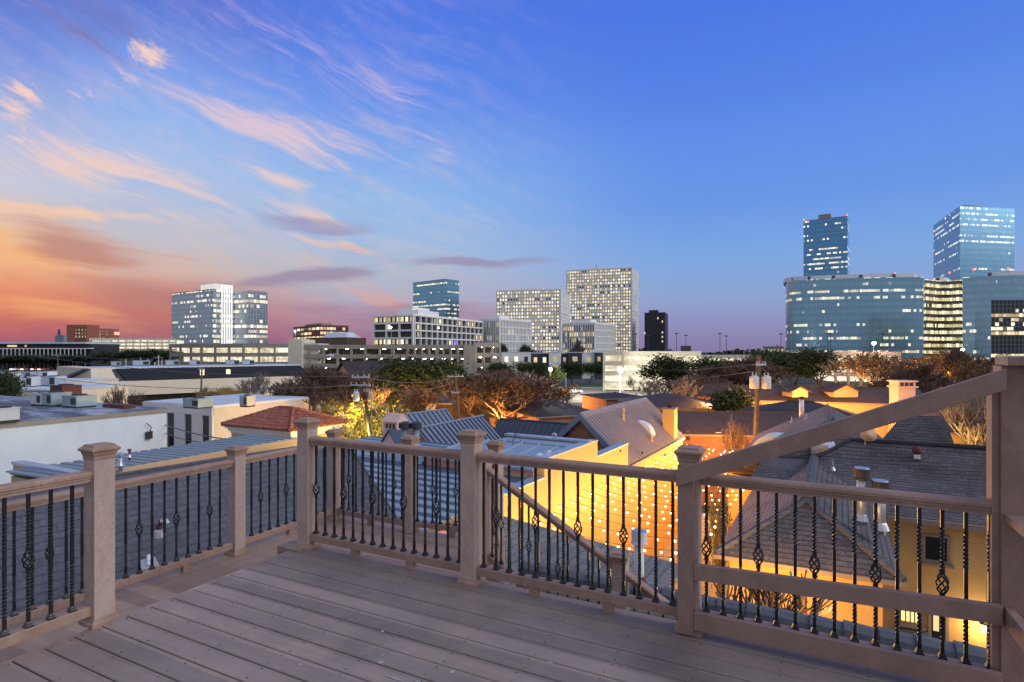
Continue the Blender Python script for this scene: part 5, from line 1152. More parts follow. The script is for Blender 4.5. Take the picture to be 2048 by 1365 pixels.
# 4 lit parking garage at far left
def garage(name, label, segs_, Y, ytop, ybot, nlev, mt=M_CONC, lit=M_GAR, bays=10, cat='parking garage', a=0, lights=0, top=True, dep=18, cars=False):
    """segs_: list of (px0, px1, Y0, Y1); spandrels, columns, lit decks"""
    t = None; k = 0
    for (xa, xb_, Ya, Yb) in segs_:
        A, B = at(xa, HY, Ya), at(xb_, HY, Yb); A.z = B.z = 0; d = (B - A); L = d.length; d.normalize(); n = Vector((d.y, -d.x, 0))
        if n.y > 0: n = -n
        if t is None: t = thing(name, label, cat, (A + B) / 2)
        zT = zy(ytop, (Ya + Yb) / 2); zB = max(0, zy(ybot, (Ya + Yb) / 2)); lh = (zT - 1.1 - zB) / nlev
        lh = (zT - zB) / nlev
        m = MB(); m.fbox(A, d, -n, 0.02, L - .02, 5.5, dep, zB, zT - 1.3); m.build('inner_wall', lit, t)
        for i in range(nlev + 1):
            z = zB + i * lh
            m = MB()
            if i < nlev + 1 and i > 0: m.fbox(A, d, -n, 0, L, 0, .25, z - lh * .44, z); m.fbox(A, d, -n, 0, L, .26, dep, z - lh * .44, z - lh * .34)
            if i > 0: m.build('spandrel', mt, t)
        for i in range(bays + 1):
            m = MB(); m.fbox(A, d, n, L * i / bays - .3, L * i / bays + .3, -.6, .12, 0, zT + .02); m.build('column', mt, t)
        if lights:
            for i in range(nlev):
                for j in range(lights):
                    m = MB(); x = L * (j + .5 + .2 * ((i + j) % 2)) / lights; m.fbox(A + d * x, d, -n, -.45, .45, 1.2, 1.6, zB + (i + 1) * lh - lh * .44 - .12, zB + (i + 1) * lh - lh * .44 - .02); m.build('ceiling_light', M_LAMPW, t)
        k += 1
    return t
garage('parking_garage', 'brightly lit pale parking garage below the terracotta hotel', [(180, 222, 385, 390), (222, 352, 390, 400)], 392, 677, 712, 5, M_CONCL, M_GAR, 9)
# 5 black and white colonnade building
P = at(0, HY, 350); P.z = 0; Q = at(172, HY, 350); Q.z = 0; d = (Q - P).normalized(); n = Vector((0, -1, 0)); L = (Q - P).length
t = thing('colonnade_building', 'low black building with a row of slim white columns at the far left', 'building', (P + Q) / 2)
m = MB(); m.fbox(P, d, -n, -20, L, 4, 30, -.2, zy(688, 350)); m.build('wall', M_DKWALL, t)
m = MB(); m.fbox(P, d, -n, -20, L, -.5, 32, zy(688, 350), zy(684.5, 350)); m.build('roof', M_ROOFW, t)
m = MB(); m.fbox(P, d, -n, -20, L + 2, -1, 4, zy(698, 350), zy(696.5, 350)); m.build('cornice', M_TRIM, t)
m = MB(); m.fbox(P, d, -n, 1, 7, 3.9, 3.98, zy(694, 350), zy(690.5, 350)); m.fbox(P, d, -n, 12, 13, 3.9, 3.98, zy(694, 350), zy(690.5, 350)); m.build('lit_windows', M_L1, t)
for i in range(22):
    m = MB(); x = L * i / 21; m.fbox(P, d, -n, x - .16, x + .16, -.9, -.6, 0, zy(698, 350)); m.fbox(P, d, -n, x - .5, x + .5, -.88, -.62, zy(700, 350), zy(698, 350)); m.build('column', M_TRIM, t)
# 6 brown building with dark glass below
t, P, d1, L1, d2, L2, zz = block('office_building', 'brown brick office building with recessed windows, behind the long garage', 640, 360, 50, 587, 697, 650, M_BROWN, roofm=M_BROWN)
wins(t, P, d1, -d2, L1, zz - 9.5, zz - .8, 7, 3, .8, .55, .62, 40, .08); wins(t, P, d2, -d1, L2, zz - 9.5, zz - .8, 9, 3, .8, .55, .62, 40, .08)
m = MB(); m.fbox(P, d1, d2, L1 * .1, L1 * .7, 3, L2 * .5, zz, zz + 1.5); m.build('penthouse', M_CONC, t)
t, P, d1, L1, d2, L2, zz = block('office_building', 'low dark bronze glass building with a white hipped roof beside the brown one', 694, 330, 27, 612, 732, 675, curtain('bronze_glass', (.12, .08, .06), (.30, .20, .16), 1.4, 7, .35, 21, .1, 1.2, metal=.3, warm=(1, .55, .3)), roofm=M_BROWN)
m = MB(); zA = zz; m.hexa([P + d1 * 2 + d2 * 2 + Vector((0, 0, zA)), P + d2 * L2 * .9 + d1 * 2 + Vector((0, 0, zA)), P + d2 * L2 * .9 + d1 * L1 * .7 + Vector((0, 0, zA)), P + d1 * L1 * .7 + d2 * 2 + Vector((0, 0, zA))], [P + d1 * 6 + d2 * 6 + Vector((0, 0, zA + 3.2)), P + d2 * L2 * .7 + d1 * 6 + Vector((0, 0, zA + 3.2)), P + d2 * L2 * .7 + d1 * L1 * .6 + Vector((0, 0, zA + 3.2)), P + d1 * L1 * .6 + d2 * 6 + Vector((0, 0, zA + 3.2))]); m.build('hip_roof', M_ROOFW, t)
# 7 the long concrete garage
garage('parking_garage', 'curving left wing of the long concrete garage with glowing white decks', [(340, 402, 232, 219), (402, 486, 219, 212), (486, 580, 212, 214)], 215, 688, 742, 3, M_CONC, M_GAR, 3)
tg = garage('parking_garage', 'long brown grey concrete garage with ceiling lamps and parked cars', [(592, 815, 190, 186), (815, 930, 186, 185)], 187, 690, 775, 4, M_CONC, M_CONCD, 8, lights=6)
m = MB(); P = at(578, HY, 189); P.z = 0; m.fbox(P, Vector((1, 0, 0)), Vector((0, 1, 0)), 0, 4.6, -.8, 12, 0, zy(679, 189)); m.fbox(P, Vector((1, 0, 0)), Vector((0, 1, 0)), 4.6, 9.5, 1, 12, 0, zy(687, 189)); m.build('stair_tower', M_CONCL, tg)
m = MB(); P = at(927, HY, 184); P.z = 0; m.fbox(P, Vector((1, 0, 0)), Vector((0, 1, 0)), 0, 3.9, -.4, 8, 0, zy(690, 184)); m.build('stair_tower', M_CONC, tg)
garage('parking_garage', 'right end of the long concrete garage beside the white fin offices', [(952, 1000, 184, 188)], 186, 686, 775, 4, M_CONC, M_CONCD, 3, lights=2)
# parked car generic
def car_mesh():
    b = MB(); X = [(-2.25, .35), (-2.2, .8), (-1.5, .92), (-.9, 1.4), (.7, 1.42), (1.3, .98), (2.15, .82), (2.25, .4)]
    n_ = len(X)
    for w_, xs_ in ((.88, 1),):
        a = [Vector((x, -w_ * (1 if z < 1 else .82), z)) for x, z in X]; c2 = [Vector((x, w_ * (1 if z < 1 else .82), z)) for x, z in X]
        b.add(a + c2, [[i, (i + 1) % n_, n_ + (i + 1) % n_, n_ + i][::-1] for i in range(n_)] + [list(range(n_)), list(range(n_, 2 * n_))[::-1]])
    g = MB()
    for s_ in (-1, 1): g.face([(-1.35, s_ * .86, .96), (1.15, s_ * .86, .98), (.65, s_ * .76, 1.36), (-.85, s_ * .76, 1.35)])
    g.face([(1.32, -.7, .99), (1.32, .7, .99), (.74, .66, 1.4), (.74, -.66, 1.4)])
    wh = MB(); wh.lathe((0, 0, 0), [(.2, -.1), (.33, -.1), (.33, .1), (.2, .1)], 12); wh.xf(Matrix.Rotation(R(90), 4, 'X'))
    return b, g, wh
CARM = {}
def car(P, rz, col, label, grp='parked cars', sc=1):
    t = thing('parked_car', label, 'car', P, grp, True, rz); t.scale = (sc,) * 3
    b, g, wh = car_mesh()
    if 'g' not in CARM: CARM['g'] = g.mesh('glass', M_GLASSD); CARM['w'] = wh.mesh('wheel', M_DKG)
    k = 'b' + col.name
    if k not in CARM: CARM[k] = b.mesh('body', col)
    link('body', CARM[k], t); link('glass', CARM['g'], t)
    for x in (-1.4, 1.4):
        for y in (-.86, .86): link('wheel', CARM['w'], t, (x, y, .33))
    return t
M_CARW = plain('white_car_paint', (.75, .75, .76), .25, .03, 1, 0, 0, 0, .6); M_CARD = plain('dark_car_paint', (.02, .022, .03), .2, .1, 1); M_CARR = plain('red_car_paint', (.3, .02, .02), .25, .1, 1)
M_CARS = plain('silver_car_paint', (.35, .36, .38), .25, .1, 1, .5)
car(gp(1146, 787.5), R(8), M_CARW, 'white pickup sized car parked in the lit lot near the grass verge', sc=1.0)
for i, (px, lv, mt, cn) in enumerate(((846, 3, M_CARD, 'dark'), (880, 3, M_CARD, 'black'), (668, 3, M_CARW, 'white'), (740, 3, M_CARS, 'silver'), (820, 2, M_CARD, 'dark grey'), (862, 2, M_CARD, 'near black'), (900, 2, M_CARS, 'pale grey'), (700, 2, M_CARS, 'grey'))):
    lh = (zy(690, 187) - 0) / 4; Yc = 189.5; p = at(px, HY, Yc); p.z = lh * lv - lh * .34 + .25; p.z = max(0, lh * lv - lh * .34)
    car(p, R(90 if i % 2 else 0), mt, '%s car on the %s garage deck, %s' % (cn, {3: 'top', 2: 'middle'}[lv], ['near the lamp post', 'right of the first dark car', 'close to the stair tower', 'above the bare tree', 'left of the condominium corner', 'below the dark pair', 'near the blank panel', 'behind the bare tree'][i]), 'cars in the long concrete garage')
# 8 white gridded condominium
t, P, d1, L1, d2, L2, zz = block('condominium', 'white gridded apartment building with recessed balconies and a purple lit bay', 827, 235, 24, 749, 963, 628, M_DKWALL, roofm=M_WLAT)
z0_ = zz - 1.2 - 6 * 3.05
lattice(t, P, d1, -d2, L1, z0_, zz - .6, 3, 6, .7, .75, .9, M_WLAT); lattice(t, P, d2, -d1, L2, z0_, zz - .6, 14, 6, .42, .6, .9, M_WLAT)
def ppat(r, c_, mt):
    if r == 2 and c_ in (6, 7): return M_PURP
    if r == 1 and c_ in (6,): return M_PURP
    return mt
M_BALC = plain('balcony_shade', (.05, .045, .045), .5, .3, .5)
wins(t, P, d1, -d2, L1, z0_, zz - .6, 9, 6, .62, .62, .42, 60, .05, dark=M_BALC); wins(t, P, d2, -d1, L2, z0_, zz - .6, 28, 6, .6, .62, .45, 60, .05, dark=M_BALC, pat=lambda r, c_, mt: M_PURP if (r == 2 and c_ in (14, 15, 16)) else (M_L1 if (r == 3 and c_ > 24) else mt))
m = MB(); m.fbox(P, d1, d2, L1 * .05, L1 * .6, 5, L2 * .35, zz, zz + 2.0); m.fbox(P, d1, d2, L1 * .2, L1 * .5, 5, L2 * .3, zz + 2, zz + 3.4); m.build('penthouse', M_WLAT, t)
# 9 blue glass tower
t, P, d1, L1, d2, L2, zz = block('glass_tower', 'blue glass tower standing behind the white gridded apartments', 891, 470, 40, 826, 918, 558, curtain('tower_glass_b', (.22, .46, .62), (.25, .4, .5), 1.6, 3.6, .42, 5, .58, 2.4, seg=8), roofm=M_MET_BLUE)
# 10 white fin office left
def finoffice(label, px, Y, pl_, pr, ytop, nf, nf2, lit=.3, sd=31, aa=38):
    t, P, d1, L1, d2, L2, zz = block('fin_office', label, px, Y, aa, pl_, pr, ytop, M_DKWALL, roofm=M_WLAT)
    lattice(t, P, d1, -d2, L1, 1, zz - .8, nf, 1, L1 / nf * .42, 1.2, .9, M_WLAT, 'facade_fins', hor_=True)
    nrow = max(3, int(zz / 3.5))
    wins(t, P, d1, -d2, L1, 2, zz - 1.5, nf, nrow, .6, .7, lit, 60, .05, dark=M_DKWALL)
    lattice(t, P, d2, -d1, L2, 1, zz - .8, nf2, nrow, L2 / nf2 * .5, .5, .5, M_WLAT, 'facade_fins')
    wins(t, P, d2, -d1, L2, 2, zz - 1.5, nf2, nrow, .55, .7, .12, 40, .05, dark=M_MET_BLUE)
    m = MB(); m.fbox(P, d1, d2, L1 * .2, L1 * .8, L2 * .1, L2 * .4, zz, zz + 1.8); m.build('penthouse', M_WLAT, t)
    return t
finoffice('white office with thin vertical fins right of the gridded apartments', 1000, 290, 962, 1062, 637, 11, 22)
finoffice('white finned office standing in front of the tallest lattice tower', 1190, 310, 1127, 1228, 645, 14, 20, .42)
# 11/12 white lattice towers
def lattice_tower(label, px, Y, pl_, pr, ytop, nc, nr_, nc2, litp, aa=14):
    t, P, d1, L1, d2, L2, zz = block('lattice_tower', label, px, Y, aa, pl_, pr, ytop, M_DKWALL, roofm=M_WLAT)
    zb = 3; zt_ = zz - .8; cw = L1 / nc; chh = (zt_ - zb) / nr_
    lattice(t, P, d1, -d2, L1, zb, zt_, nc, nr_, cw * .42, chh * .40, .9, M_WLAT); lattice(t, P, d2, -d1, L2, zb, zt_, nc2, nr_, L2 / nc2 * .6, chh * .4, 1.4, M_WLAT)
    wins(t, P, d1, -d2, L1, zb, zt_, nc, nr_, .72, .74, litp, 70, .08); wins(t, P, d2, -d1, L2, zb, zt_, nc2, nr_, .8, .7, litp * .8, 30, .08)
    m = MB(); m.fbox(P, d1, d2, L1 * .3, L1 * .72, L2 * .2, L2 * .6, zz, zz + 2.2)
    m.build('penthouse', M_WLAT, t)
    return t, P, d1, L1, d2, L2, zz
lattice_tower('shorter white lattice tower full of lit windows', 1119, 430, 994, 1137, 578, 23, 20, 8, .68)
t, P, d1, L1, d2, L2, zz = lattice_tower('tallest white lattice tower with a roof mast and lit windows', 1262, 540, 1134, 1274, 535, 25, 29, 8, .74, 19)
m = MB(); m.tube([P + d1 * L1 * .55 + d2 * 8 + Vector((0, 0, zz)), P + d1 * L1 * .55 + d2 * 8 + Vector((0, 0, zz + 7))], .35, 5); m.build('mast', M_STEEL, t)
# 14 dark slab tower
t, P, d1, L1, d2, L2, zz = block('dark_tower', 'plain dark office tower with a few lit windows right of the lattice towers', 1330, 520, 20, 1289, 1336, 625, plain('dark_tower_wall', S(42, 42, 50), .5, .08, .05), roofm=M_DKG)
for (px, py) in ((1317, 636), (1326, 643), (1326, 665), (1326, 683), (1291, 666), (1326, 674)):
    p = at(px, py, 515); m = MB(); m.fbox(P + d1 * (-ext(P, d1, px) * -1), d1, -d2, 0, 1.1, .05, .2, p.z - .9, p.z + .9); m.build('window', M_L1, t)
m = MB(); m.fbox(P, d1, d2, L1 * .35, L1 * .8, 2, 8, zz, zz + 2.4); m.build('penthouse', M_DKG, t)
# 15 right blue tower
G3 = curtain('tower_glass_c', (.13, .34, .58), (.14, .28, .42), 1.5, 4.1, .46, 7, .60, 2.6, seg=14, rough=.1)
t, P, d1, L1, d2, L2, zz = block('glass_tower', 'narrow blue glass tower with bands of lit floors behind the curved glass building', 1695, 470, 34, 1607, 1699, 432, G3, roofm=M_MET_BLUE)
m = MB(); m.fbox(P, d1, d2, L1 * .38, L1 * .66, 2, 3 + 8, zz, zz + 4); m.build('penthouse', M_CONC, t)
for e in (.01, .99): m = MB(); m.ball(P + d1 * L1 * e - d2 * .0 + Vector((0, 0, zz + .6)), .7, None, 6); m.build('beacon', M_RED, t)
# 17 right big tower
Y = 400; P = at(1920, HY, Y); P.z = 0; dR = Vector((.985, .17, 0)); dL = Vector((.60, .80, 0)); dL = (at(1867, HY, 462) - at(1920, HY, 400)); dL.z = 0; LL = dL.length; dL.normalize(); LR = ext(P, dR, 2029)
GT = curtain('tower_glass_d', (.17, .38, .56), (.2, .36, .48), 1.5, 3.9, .38, 13, .60, 2.4, seg=8)
t = thing('glass_tower', 'tall blue glass tower with a slanted side at the right', 'building', P); zz = zy(412, Y)
q = [P, P + dR * LR, P + dR * LR + dL * LL, P + dL * LL]; m = MB(); m.prism([(k.x, k.y) for k in q], -.2, zz); m.build('wall', GT, t)
m = MB(); q = [k + (sum(q, Vector()) / 4 - k) * s_ for k, s_ in zip(q, (.3, .45, .45, .3))]; m.prism([(k.x, k.y) for k in q], zz, zz + 3.6); m.build('penthouse', M_CONC, t)
# 16 curved glass building
CG = curtain('tower_glass_e', (.25, .46, .60), (.26, .40, .50), 1.45, 3.75, .40, 17, .56, 2.2, seg=5)
def cat_(pts, k=4):
    out = []
    for i in range(len(pts) - 1):
        p0, p1, p2, p3 = pts[max(i - 1, 0)], pts[i], pts[i + 1], pts[min(i + 2, len(pts) - 1)]
        for j in range(k):
            t = j / k; out.append(tuple(.5 * ((2 * b) + (c_ - a) * t + (2 * a - 5 * b + 4 * c_ - d_) * t * t + (-a + 3 * b - 3 * c_ + d_) * t ** 3) for a, b, c_, d_ in zip(p0, p1, p2, p3)))
    return out + [pts[-1]]
def loft(name, label, pts, ytop_px, mt, depth=26, cat='building', rm=M_MET_BLUE):
    P_ = [at(px, HY, Y_) for px, Y_ in pts]; 
    for p in P_: p.z = 0
    zz = zy(*ytop_px); t = thing(name, label, cat, P_[len(P_) // 2])
    m = MB(); dist = 0
    bk = [p + Vector((p.x, p.y, 0)).normalized() * depth + Vector((.6, 0, 0)) for p in P_]
    poly = [(p.x, p.y) for p in P_] + [(p.x, p.y) for p in bk[::-1]]
    m.prism(poly, -.2, zz); o = m.build('wall', mt, t)
    # arc-length UVs keep the panes even round the curve
    me = o.data; uvd = me.uv_layers[0].data; n_ = len(P_); cum = [0]
    for i in range(1, n_): cum.append(cum[-1] + (P_[i] - P_[i - 1]).length)
    for p in me.polygons:
        for li in p.loop_indices:
            vi = me.loops[li].vertex_index % (2 * n_)
            if vi < n_ and abs(p.normal.z) < .5: uvd[li].uv = (cum[vi], me.vertices[me.loops[li].vertex_index].co.z)
    if n_ < 4: return t, P_, zz
    m = MB(); m.prism([(p.x, p.y) for p in [q + Vector((0, 3, 0)) for q in P_[2:-1]]] + [(p.x, p.y) for p in bk[2:-1][::-1]], zz, zz + 2.4); m.build('penthouse', M_TRIM, t)
    for i in range(2, len(P_) - 2, 5 if len(P_) > 20 else 2): m = MB(); q = P_[i] + Vector((0, 2.6, 0)); m.box(q.x, q.x + 1.6, q.y - .2, q.y + .3, zz + .3, zz + 2.0); m.build('louvre', M_CONCD, t)
    return t, P_, zz
pts = cat_([(1574, 350), (1571.5, 343), (1572.5, 336), (1578, 330), (1588, 326), (1605, 322.5), (1630, 319.5), (1660, 317), (1690, 315), (1725, 313), (1765, 311), (1805, 310), (1847, 309)], 3)
loft('glass_building', 'wide curved blue glass office with scattered lit rooms at the right', pts, (556, 313), CG)
pts = [(1849, 315), (1862, 318), (1880, 322), (1900, 322), (1924, 318)]
CH = curtain('tower_glass_f', (.10, .10, .09), (.5, .55, .6), 1.5, 3.75, .80, 23, .42, 3.0, metal=.5, seg=12, warm=(1, .85, .4))
t, _, z1_ = loft('glass_building', 'dark banded glass wing with golden lit floors between two blue facades', pts, (560, 318), CH, 20)
pts = [(1925, 310), (1950, 306), (1985, 303), (2030, 300), (2080, 298), (2130, 297)]
t, P_, zz = loft('glass_building', 'pale blue glass facade at the right edge behind the black grid building', pts, (552, 303), curtain('tower_glass_g', (.30, .50, .62), (.3, .44, .52), 1.5, 3.75, .34, 29, .5, 2.0, seg=6))
for (px, py, Yb) in ((1899, 546, 330), (1948, 540, 330), (2017, 537, 330), (1790, 548, 340)):
    p = at(px, py, Yb); bt = thing('beacon_light', {1899: 'red beacon leftmost of the row over the right roofs', 1948: 'red beacon in the middle of the right roofs', 2017: 'red beacon rightmost on the right roofs', 1790: 'red beacon on the curved glass roof'}[px], 'beacon', p, 'red rooftop beacons')
    m = MB(); m.tube([p - Vector((0, 0, 4)), p], .12, 5); m.build('mast', M_STEEL, bt); m = MB(); m.ball(p, .55, None, 8); m.build('lamp', M_RED, bt)
# 19 black grid building
loft('glass_building', 'black glass building with a white grid and lit floors at the right edge', [(1982, 240), (2125, 237)], (601, 240), curtain('black_glass', (.02, .025, .03), (.42, .46, .5), 1.55, 1.9, .46, 33, .2, 3.2, metal=.05, line=.05, seg=9), 20)
# 20 pale lit garage right of centre
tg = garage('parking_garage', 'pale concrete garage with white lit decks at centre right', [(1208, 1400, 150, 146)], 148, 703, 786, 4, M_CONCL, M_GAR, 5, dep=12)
garage('parking_garage', 'far wing of the pale garage behind the bare trees', [(1385, 1560, 190, 188)], 190, 710, 760, 3, M_CONCL, M_GAR, 6)
garage('parking_garage', 'pinkish garage glowing behind the autumn trees at the right', [(1672, 1800, 175, 172)], 174, 704, 765, 3, plain('pink_concrete', S(214, 176, 150), .85, .1, .4), M_GAR, 5)
# 21 modern townhouses
tw2 = [(1003, 1062, 'white'), (1062, 1098, 'charcoal'), (1098, 1122, 'white'), (1122, 1136, 'charcoal'), (1136, 1164, 'charcoal'), (1164, 1190, 'white'), (1190, 1206, 'charcoal')]
M_CHAR = plain('charcoal_render', S(62, 62, 72), .8, .08, .4)
for i, (xa, xb_, cn) in enumerate(tw2):
    Yt = 215 + (i % 2) * 1.2; P = at(xa, HY, Yt); P.z = 0; w_ = (xb_ - xa) / F * Yt; zz = zy(706 if i % 2 == 0 else 707.5, Yt)
    t = thing('townhouse', '%s modern townhouse block, number %s from the left of the row'.replace('number ', '') % (cn, ['first', 'second', 'third', 'fourth', 'fifth', 'sixth', 'last'][i]), 'townhouse', P, 'modern townhouses beyond the trees')
    m = MB(); m.fbox(P, Vector((1, 0, 0)), Vector((0, 1, 0)), 0, w_ - .02, 0, 10, -.2, zz); m.build('wall', M_WLAT if cn == 'white' else M_CHAR, t)
    m = MB(); m.fbox(P, Vector((1, 0, 0)), Vector((0, 1, 0)), -.05, w_ - .0, -.1, 10, zz, zz + .3); m.build('roof', M_ROOFW, t)
    nc = max(1, int(w_ / 3)); wins(t, P, Vector((1, 0, 0)), Vector((0, -1, 0)), w_, zz - 7.5, zz - .8, nc, 2, .36, .6, .5, 20, .05, dark=M_DKWALL if cn == 'white' else M_GLASSD)
# 24 low building, billboard, distant ridge
t, P, d1, L1, d2, L2, zz = block('low_building', 'low grey building left of the curved glass office', 1568, 300, 32, 1526, 1572, 693, M_CONC)
wins(t, P, d1, -d2, L1, zz - 4, zz - .8, 6, 1, .7, .5, .6, 10, .05)
bb = thing('billboard', 'dark louvred billboard frame above the pale garage roof', 'billboard', at(1372, 703, 170)); p = at(1362, 692, 170); q = at(1382, 703.5, 170)
m = MB(); m.box(p.x, q.x, p.y, p.y + .4, q.z, p.z); m.build('panel', M_CHAR, bb)
for x in (p.x + .3, q.x - .5): m = MB(); m.box(x, x + .2, p.y + .1, p.y + .3, 6, q.z); m.build('leg', M_STEEL, bb)
# tall light masts
for i, (px, yt, Yp, side) in enumerate(((1271, 669, 230, 'beside the tall lattice tower'), (1353, 668, 240, 'just right of the dark tower'), (1372, 672, 260, 'above the billboard'), (1296, 673, 250, 'in front of the dark tower'), (1440, 668, 240, 'left one of the pair in the open sky'), (1453, 673, 260, 'right one of the pair in the open sky'), (1562, 669, 250, 'nearest the curved glass office'), (1656, 668, 240, 'first before the curved glass'), (1661, 669, 252, 'second before the curved glass'), (1766, 669, 240, 'third before the curved glass'))):
    p = at(px, HY, Yp); p.z = 0; t = thing('light_mast', 'tall thin highway light mast ' + side, 'light mast', p, 'tall highway light masts'); zt_ = zy(yt, Yp)
    m = MB(); m.tube([p, zt(zt_, p)], [.16, .1], 6); m.build('pole', M_CONCD, t); m = MB(); m.lathe(zt(zt_, p), [(.3, -.1), (.9, 0), (.9, .25), (.3, .35)], 8); m.build('head', M_CONCD, t)

# ================================================================== MID-GROUND LEFT: mansard roofed showroom
Pm = at(183, HY, 104); Pm.z = 0; A = at(243, HY, 108); A.z = 0; B = at(625, HY, 134); B.z = 0
ms = thing('showroom_building', 'long low white building with a sloping black mansard roof', 'building', (A + B) / 2)
d = (B - A); L = d.length; d.normalize(); n = Vector((d.y, -d.x, 0)); zb1, zb2, zr_ = zy(762, 110), zy(789, 112), zy(736.5, 110)
m = MB(); m.fbox(A, d, n, -4.5, L, -.6, 0, zb2, zb1); m.build('white_band', M_CREAM, ms)
m = MB(); m.fbox(A, d, -n, -4, L - .3, 2.0, 14, -.2, zb2 + .05); m.build('ground_floor', curtain('shop_glass', (.05, .04, .03), (.1, .08, .06), 2.4, 3.2, .45, 51, .05, .9, metal=.2, warm=(1, .6, .25), seg=5), ms)
m = MB(); a0, b0 = zt(zb1, A - n * .1 + d * 1.2), zt(zb1, B - n * .1); a1, b1 = zt(zr_, A - n * 2.4 - d * .6), zt(zr_, B - n * 2.4 - d * 2.2); m.hexa([a0, b0, b0 - n * 5, a0 - n * 5], [a1, b1, b1 - n * 2.6, a1 - n * 2.6]); m.build('mansard', plain('black_seam_metal', S(34, 36, 42), .4, .15, 1, .3), ms)
m = MB(); ribs(m, a0, b0, a1, b1, .9, .07, .05); m.build('standing_seam', M_DKWALL, ms)
m = MB(); m.fbox(A, d, -n, -3.5, L - 2, 2.3, 15, zr_ - .2, zr_ + .1); m.build('roof', M_ROOFW, ms)
for x in (.36, .50): m = MB(); q0 = a0.lerp(b0, x).lerp(a1.lerp(b1, x), .3); m.fbox(q0, d, n, 0, .8, .05, .25, q0.z, q0.z + 1.1); m.build('window', M_L2, ms)
wq = thing('showroom_wing', 'blank cream end wing with a slanting black roof strip', 'building', Pm); n2 = (at(108, HY, 122) - Pm); n2.z = 0; LW = n2.length; n2.normalize(); n3 = (A - Pm); n3.z = 0; L3 = n3.length; n3.normalize()
m = MB(); zw = zy(737, 106)
q = [Pm, Pm + n3 * L3 * .98, Pm + n3 * L3 + n2 * LW, Pm + n2 * LW]; m.prism([(k.x, k.y) for k in q[:3] + [q[3]]], -.2, zy(768, 118))
a = zy(768, 118); s0, s1_ = Pm, Pm + n2 * LW
m.hexa([zt(a, q[0]), zt(a, q[1]), zt(a, q[2]), zt(a, q[3])], [zt(zw, q[0] + n2 * .4), zt(zw, q[1] - n3 * 1.6 + n2 * .4), zt(zw, q[2] - n3 * 1.6 - n2 * 2.8), zt(zw, q[3] - n2 * 2.8)])
m.build('wall', M_CREAM, wq)
o3 = Vector((n2.y, -n2.x, 0)); o3 = o3 if o3.y < 0 else -o3
m = MB(); m.hexa([zt(a + .1, Pm + n2 * (LW - 1.2) + o3 * .02), zt(a + .1, Pm + n2 * (LW - 5) + o3 * .02), zt(a + .1, Pm + n2 * (LW - 5) + o3 * .9), zt(a + .1, Pm + n2 * (LW - 1.2) + o3 * .9)], [zt(zw - .1, Pm + n2 * 4.2 + o3 * .02), zt(zw - .1, Pm + n2 * .7 + o3 * .02), zt(zw - .1, Pm + n2 * .7 + o3 * .3), zt(zw - .1, Pm + n2 * 4.2 + o3 * .3)]); m.build('roof_strip', M_DKWALL, wq)
for i, (px, w_, lab) in enumerate(((232, 1.6, 'small grey air unit at the left end of the showroom roof'), (283, 3.0, 'large air unit with a dark louvre on the showroom roof'), (345, 2.6, 'blue grey air unit left of the canopy on the showroom roof'), (390, 2.2, 'blue grey air unit below the garage on the showroom roof'), (465, 2.8, 'row of condensers on the showroom roof'), (496, 2.6, 'boxy grey unit at the right of the showroom roof'))):
    p = at(px, HY, 121 + i * 2.0); p.z = zr_ + .1; hvac(p, w_, 1.8, 1.1 if i else .9, -30, lab, M_STEEL if i % 2 else M_HVAC)
# low flat roofs at the far left
for (xa, xb_, py, Yy, hh, lab, mt) in ((-60, 112, 763, 92, .5, 'white flat roof building beyond the stained roof', M_ROOFW), (-60, 100, 778, 72, .3, 'pale flat roof building with a bright edge behind the air units', M_ROOFW)):
    P = at(xa, HY, Yy); P.z = 0; f_, v_ = fr(8); t = thing('flat_roof_building', lab, 'building', P); L = ext(P, f_, xb_); zz = zy(py, Yy)
    m = MB(); m.fbox(P, f_, v_, 0, L, 0, 12, -.2, zz - .2); m.build('wall', M_CREAM, t); m = MB(); m.fbox(P, f_, v_, -.1, L + .1, -.1, 12, zz - .2, zz); m.build('roof', mt, t)
    for k, px in enumerate((25, 58, 92) if Yy > 80 else (62, 108)):
        p = at(px, HY, Yy + 5 + k); p.z = zz; hvac(p, 2.6 if Yy > 80 else 2.2, 1.8, 1.3, 8, ['white', 'grey', 'pale'][k] + (' boxed unit on the farther white flat roof' if Yy > 80 else ' louvred unit on the nearer pale flat roof'), M_HVACW if k != 1 else M_STEEL)
# small houses left of centre behind the showroom
f_, v_ = fr(40)
house('small_house', 'small tan gable house among bare trees left of the oak', zt(0, at(668, HY, 84)), v_, Vector((-f_.x, -f_.y, 0)) * -1, 8, 5, zy(752, 86), 2.2, M_SH_BLK, M_TAN, 'gable', .4)
house('brick_house', 'dark roofed brick house behind the crooked utility pole', zt(0, at(700, HY, 92)), f_, v_, 12, 8, zy(764, 92), 2.6, M_SH_BLK, M_BRICK, 'gable', .4)
t = thing('chimney', 'stone chimney between the bare trees and the garage', 'chimney', at(752, 760, 96)); p = at(744, HY, 96); m = MB(); m.box(p.x, p.x + 1.5, p.y, p.y + 1.2, 0, zy(727, 96)); m.build('stack', M_PINK, t)
house('low_shop', 'long low shop with lit windows beyond the white membrane roof', zt(0, at(500, HY, 88)), fr(-20)[0], fr(-20)[1], 12, 8, zy(786, 88), .6, M_CONC, M_CREAM, 'gable', .1)
house('pale_house', 'pale stucco house with tall windows behind the blue gables', zt(0, at(800, HY, 78)), fr(-5)[0], fr(-5)[1], 7, 6, zy(806, 78), .5, M_SH_BRN, M_CREAM, 'hip', .2)

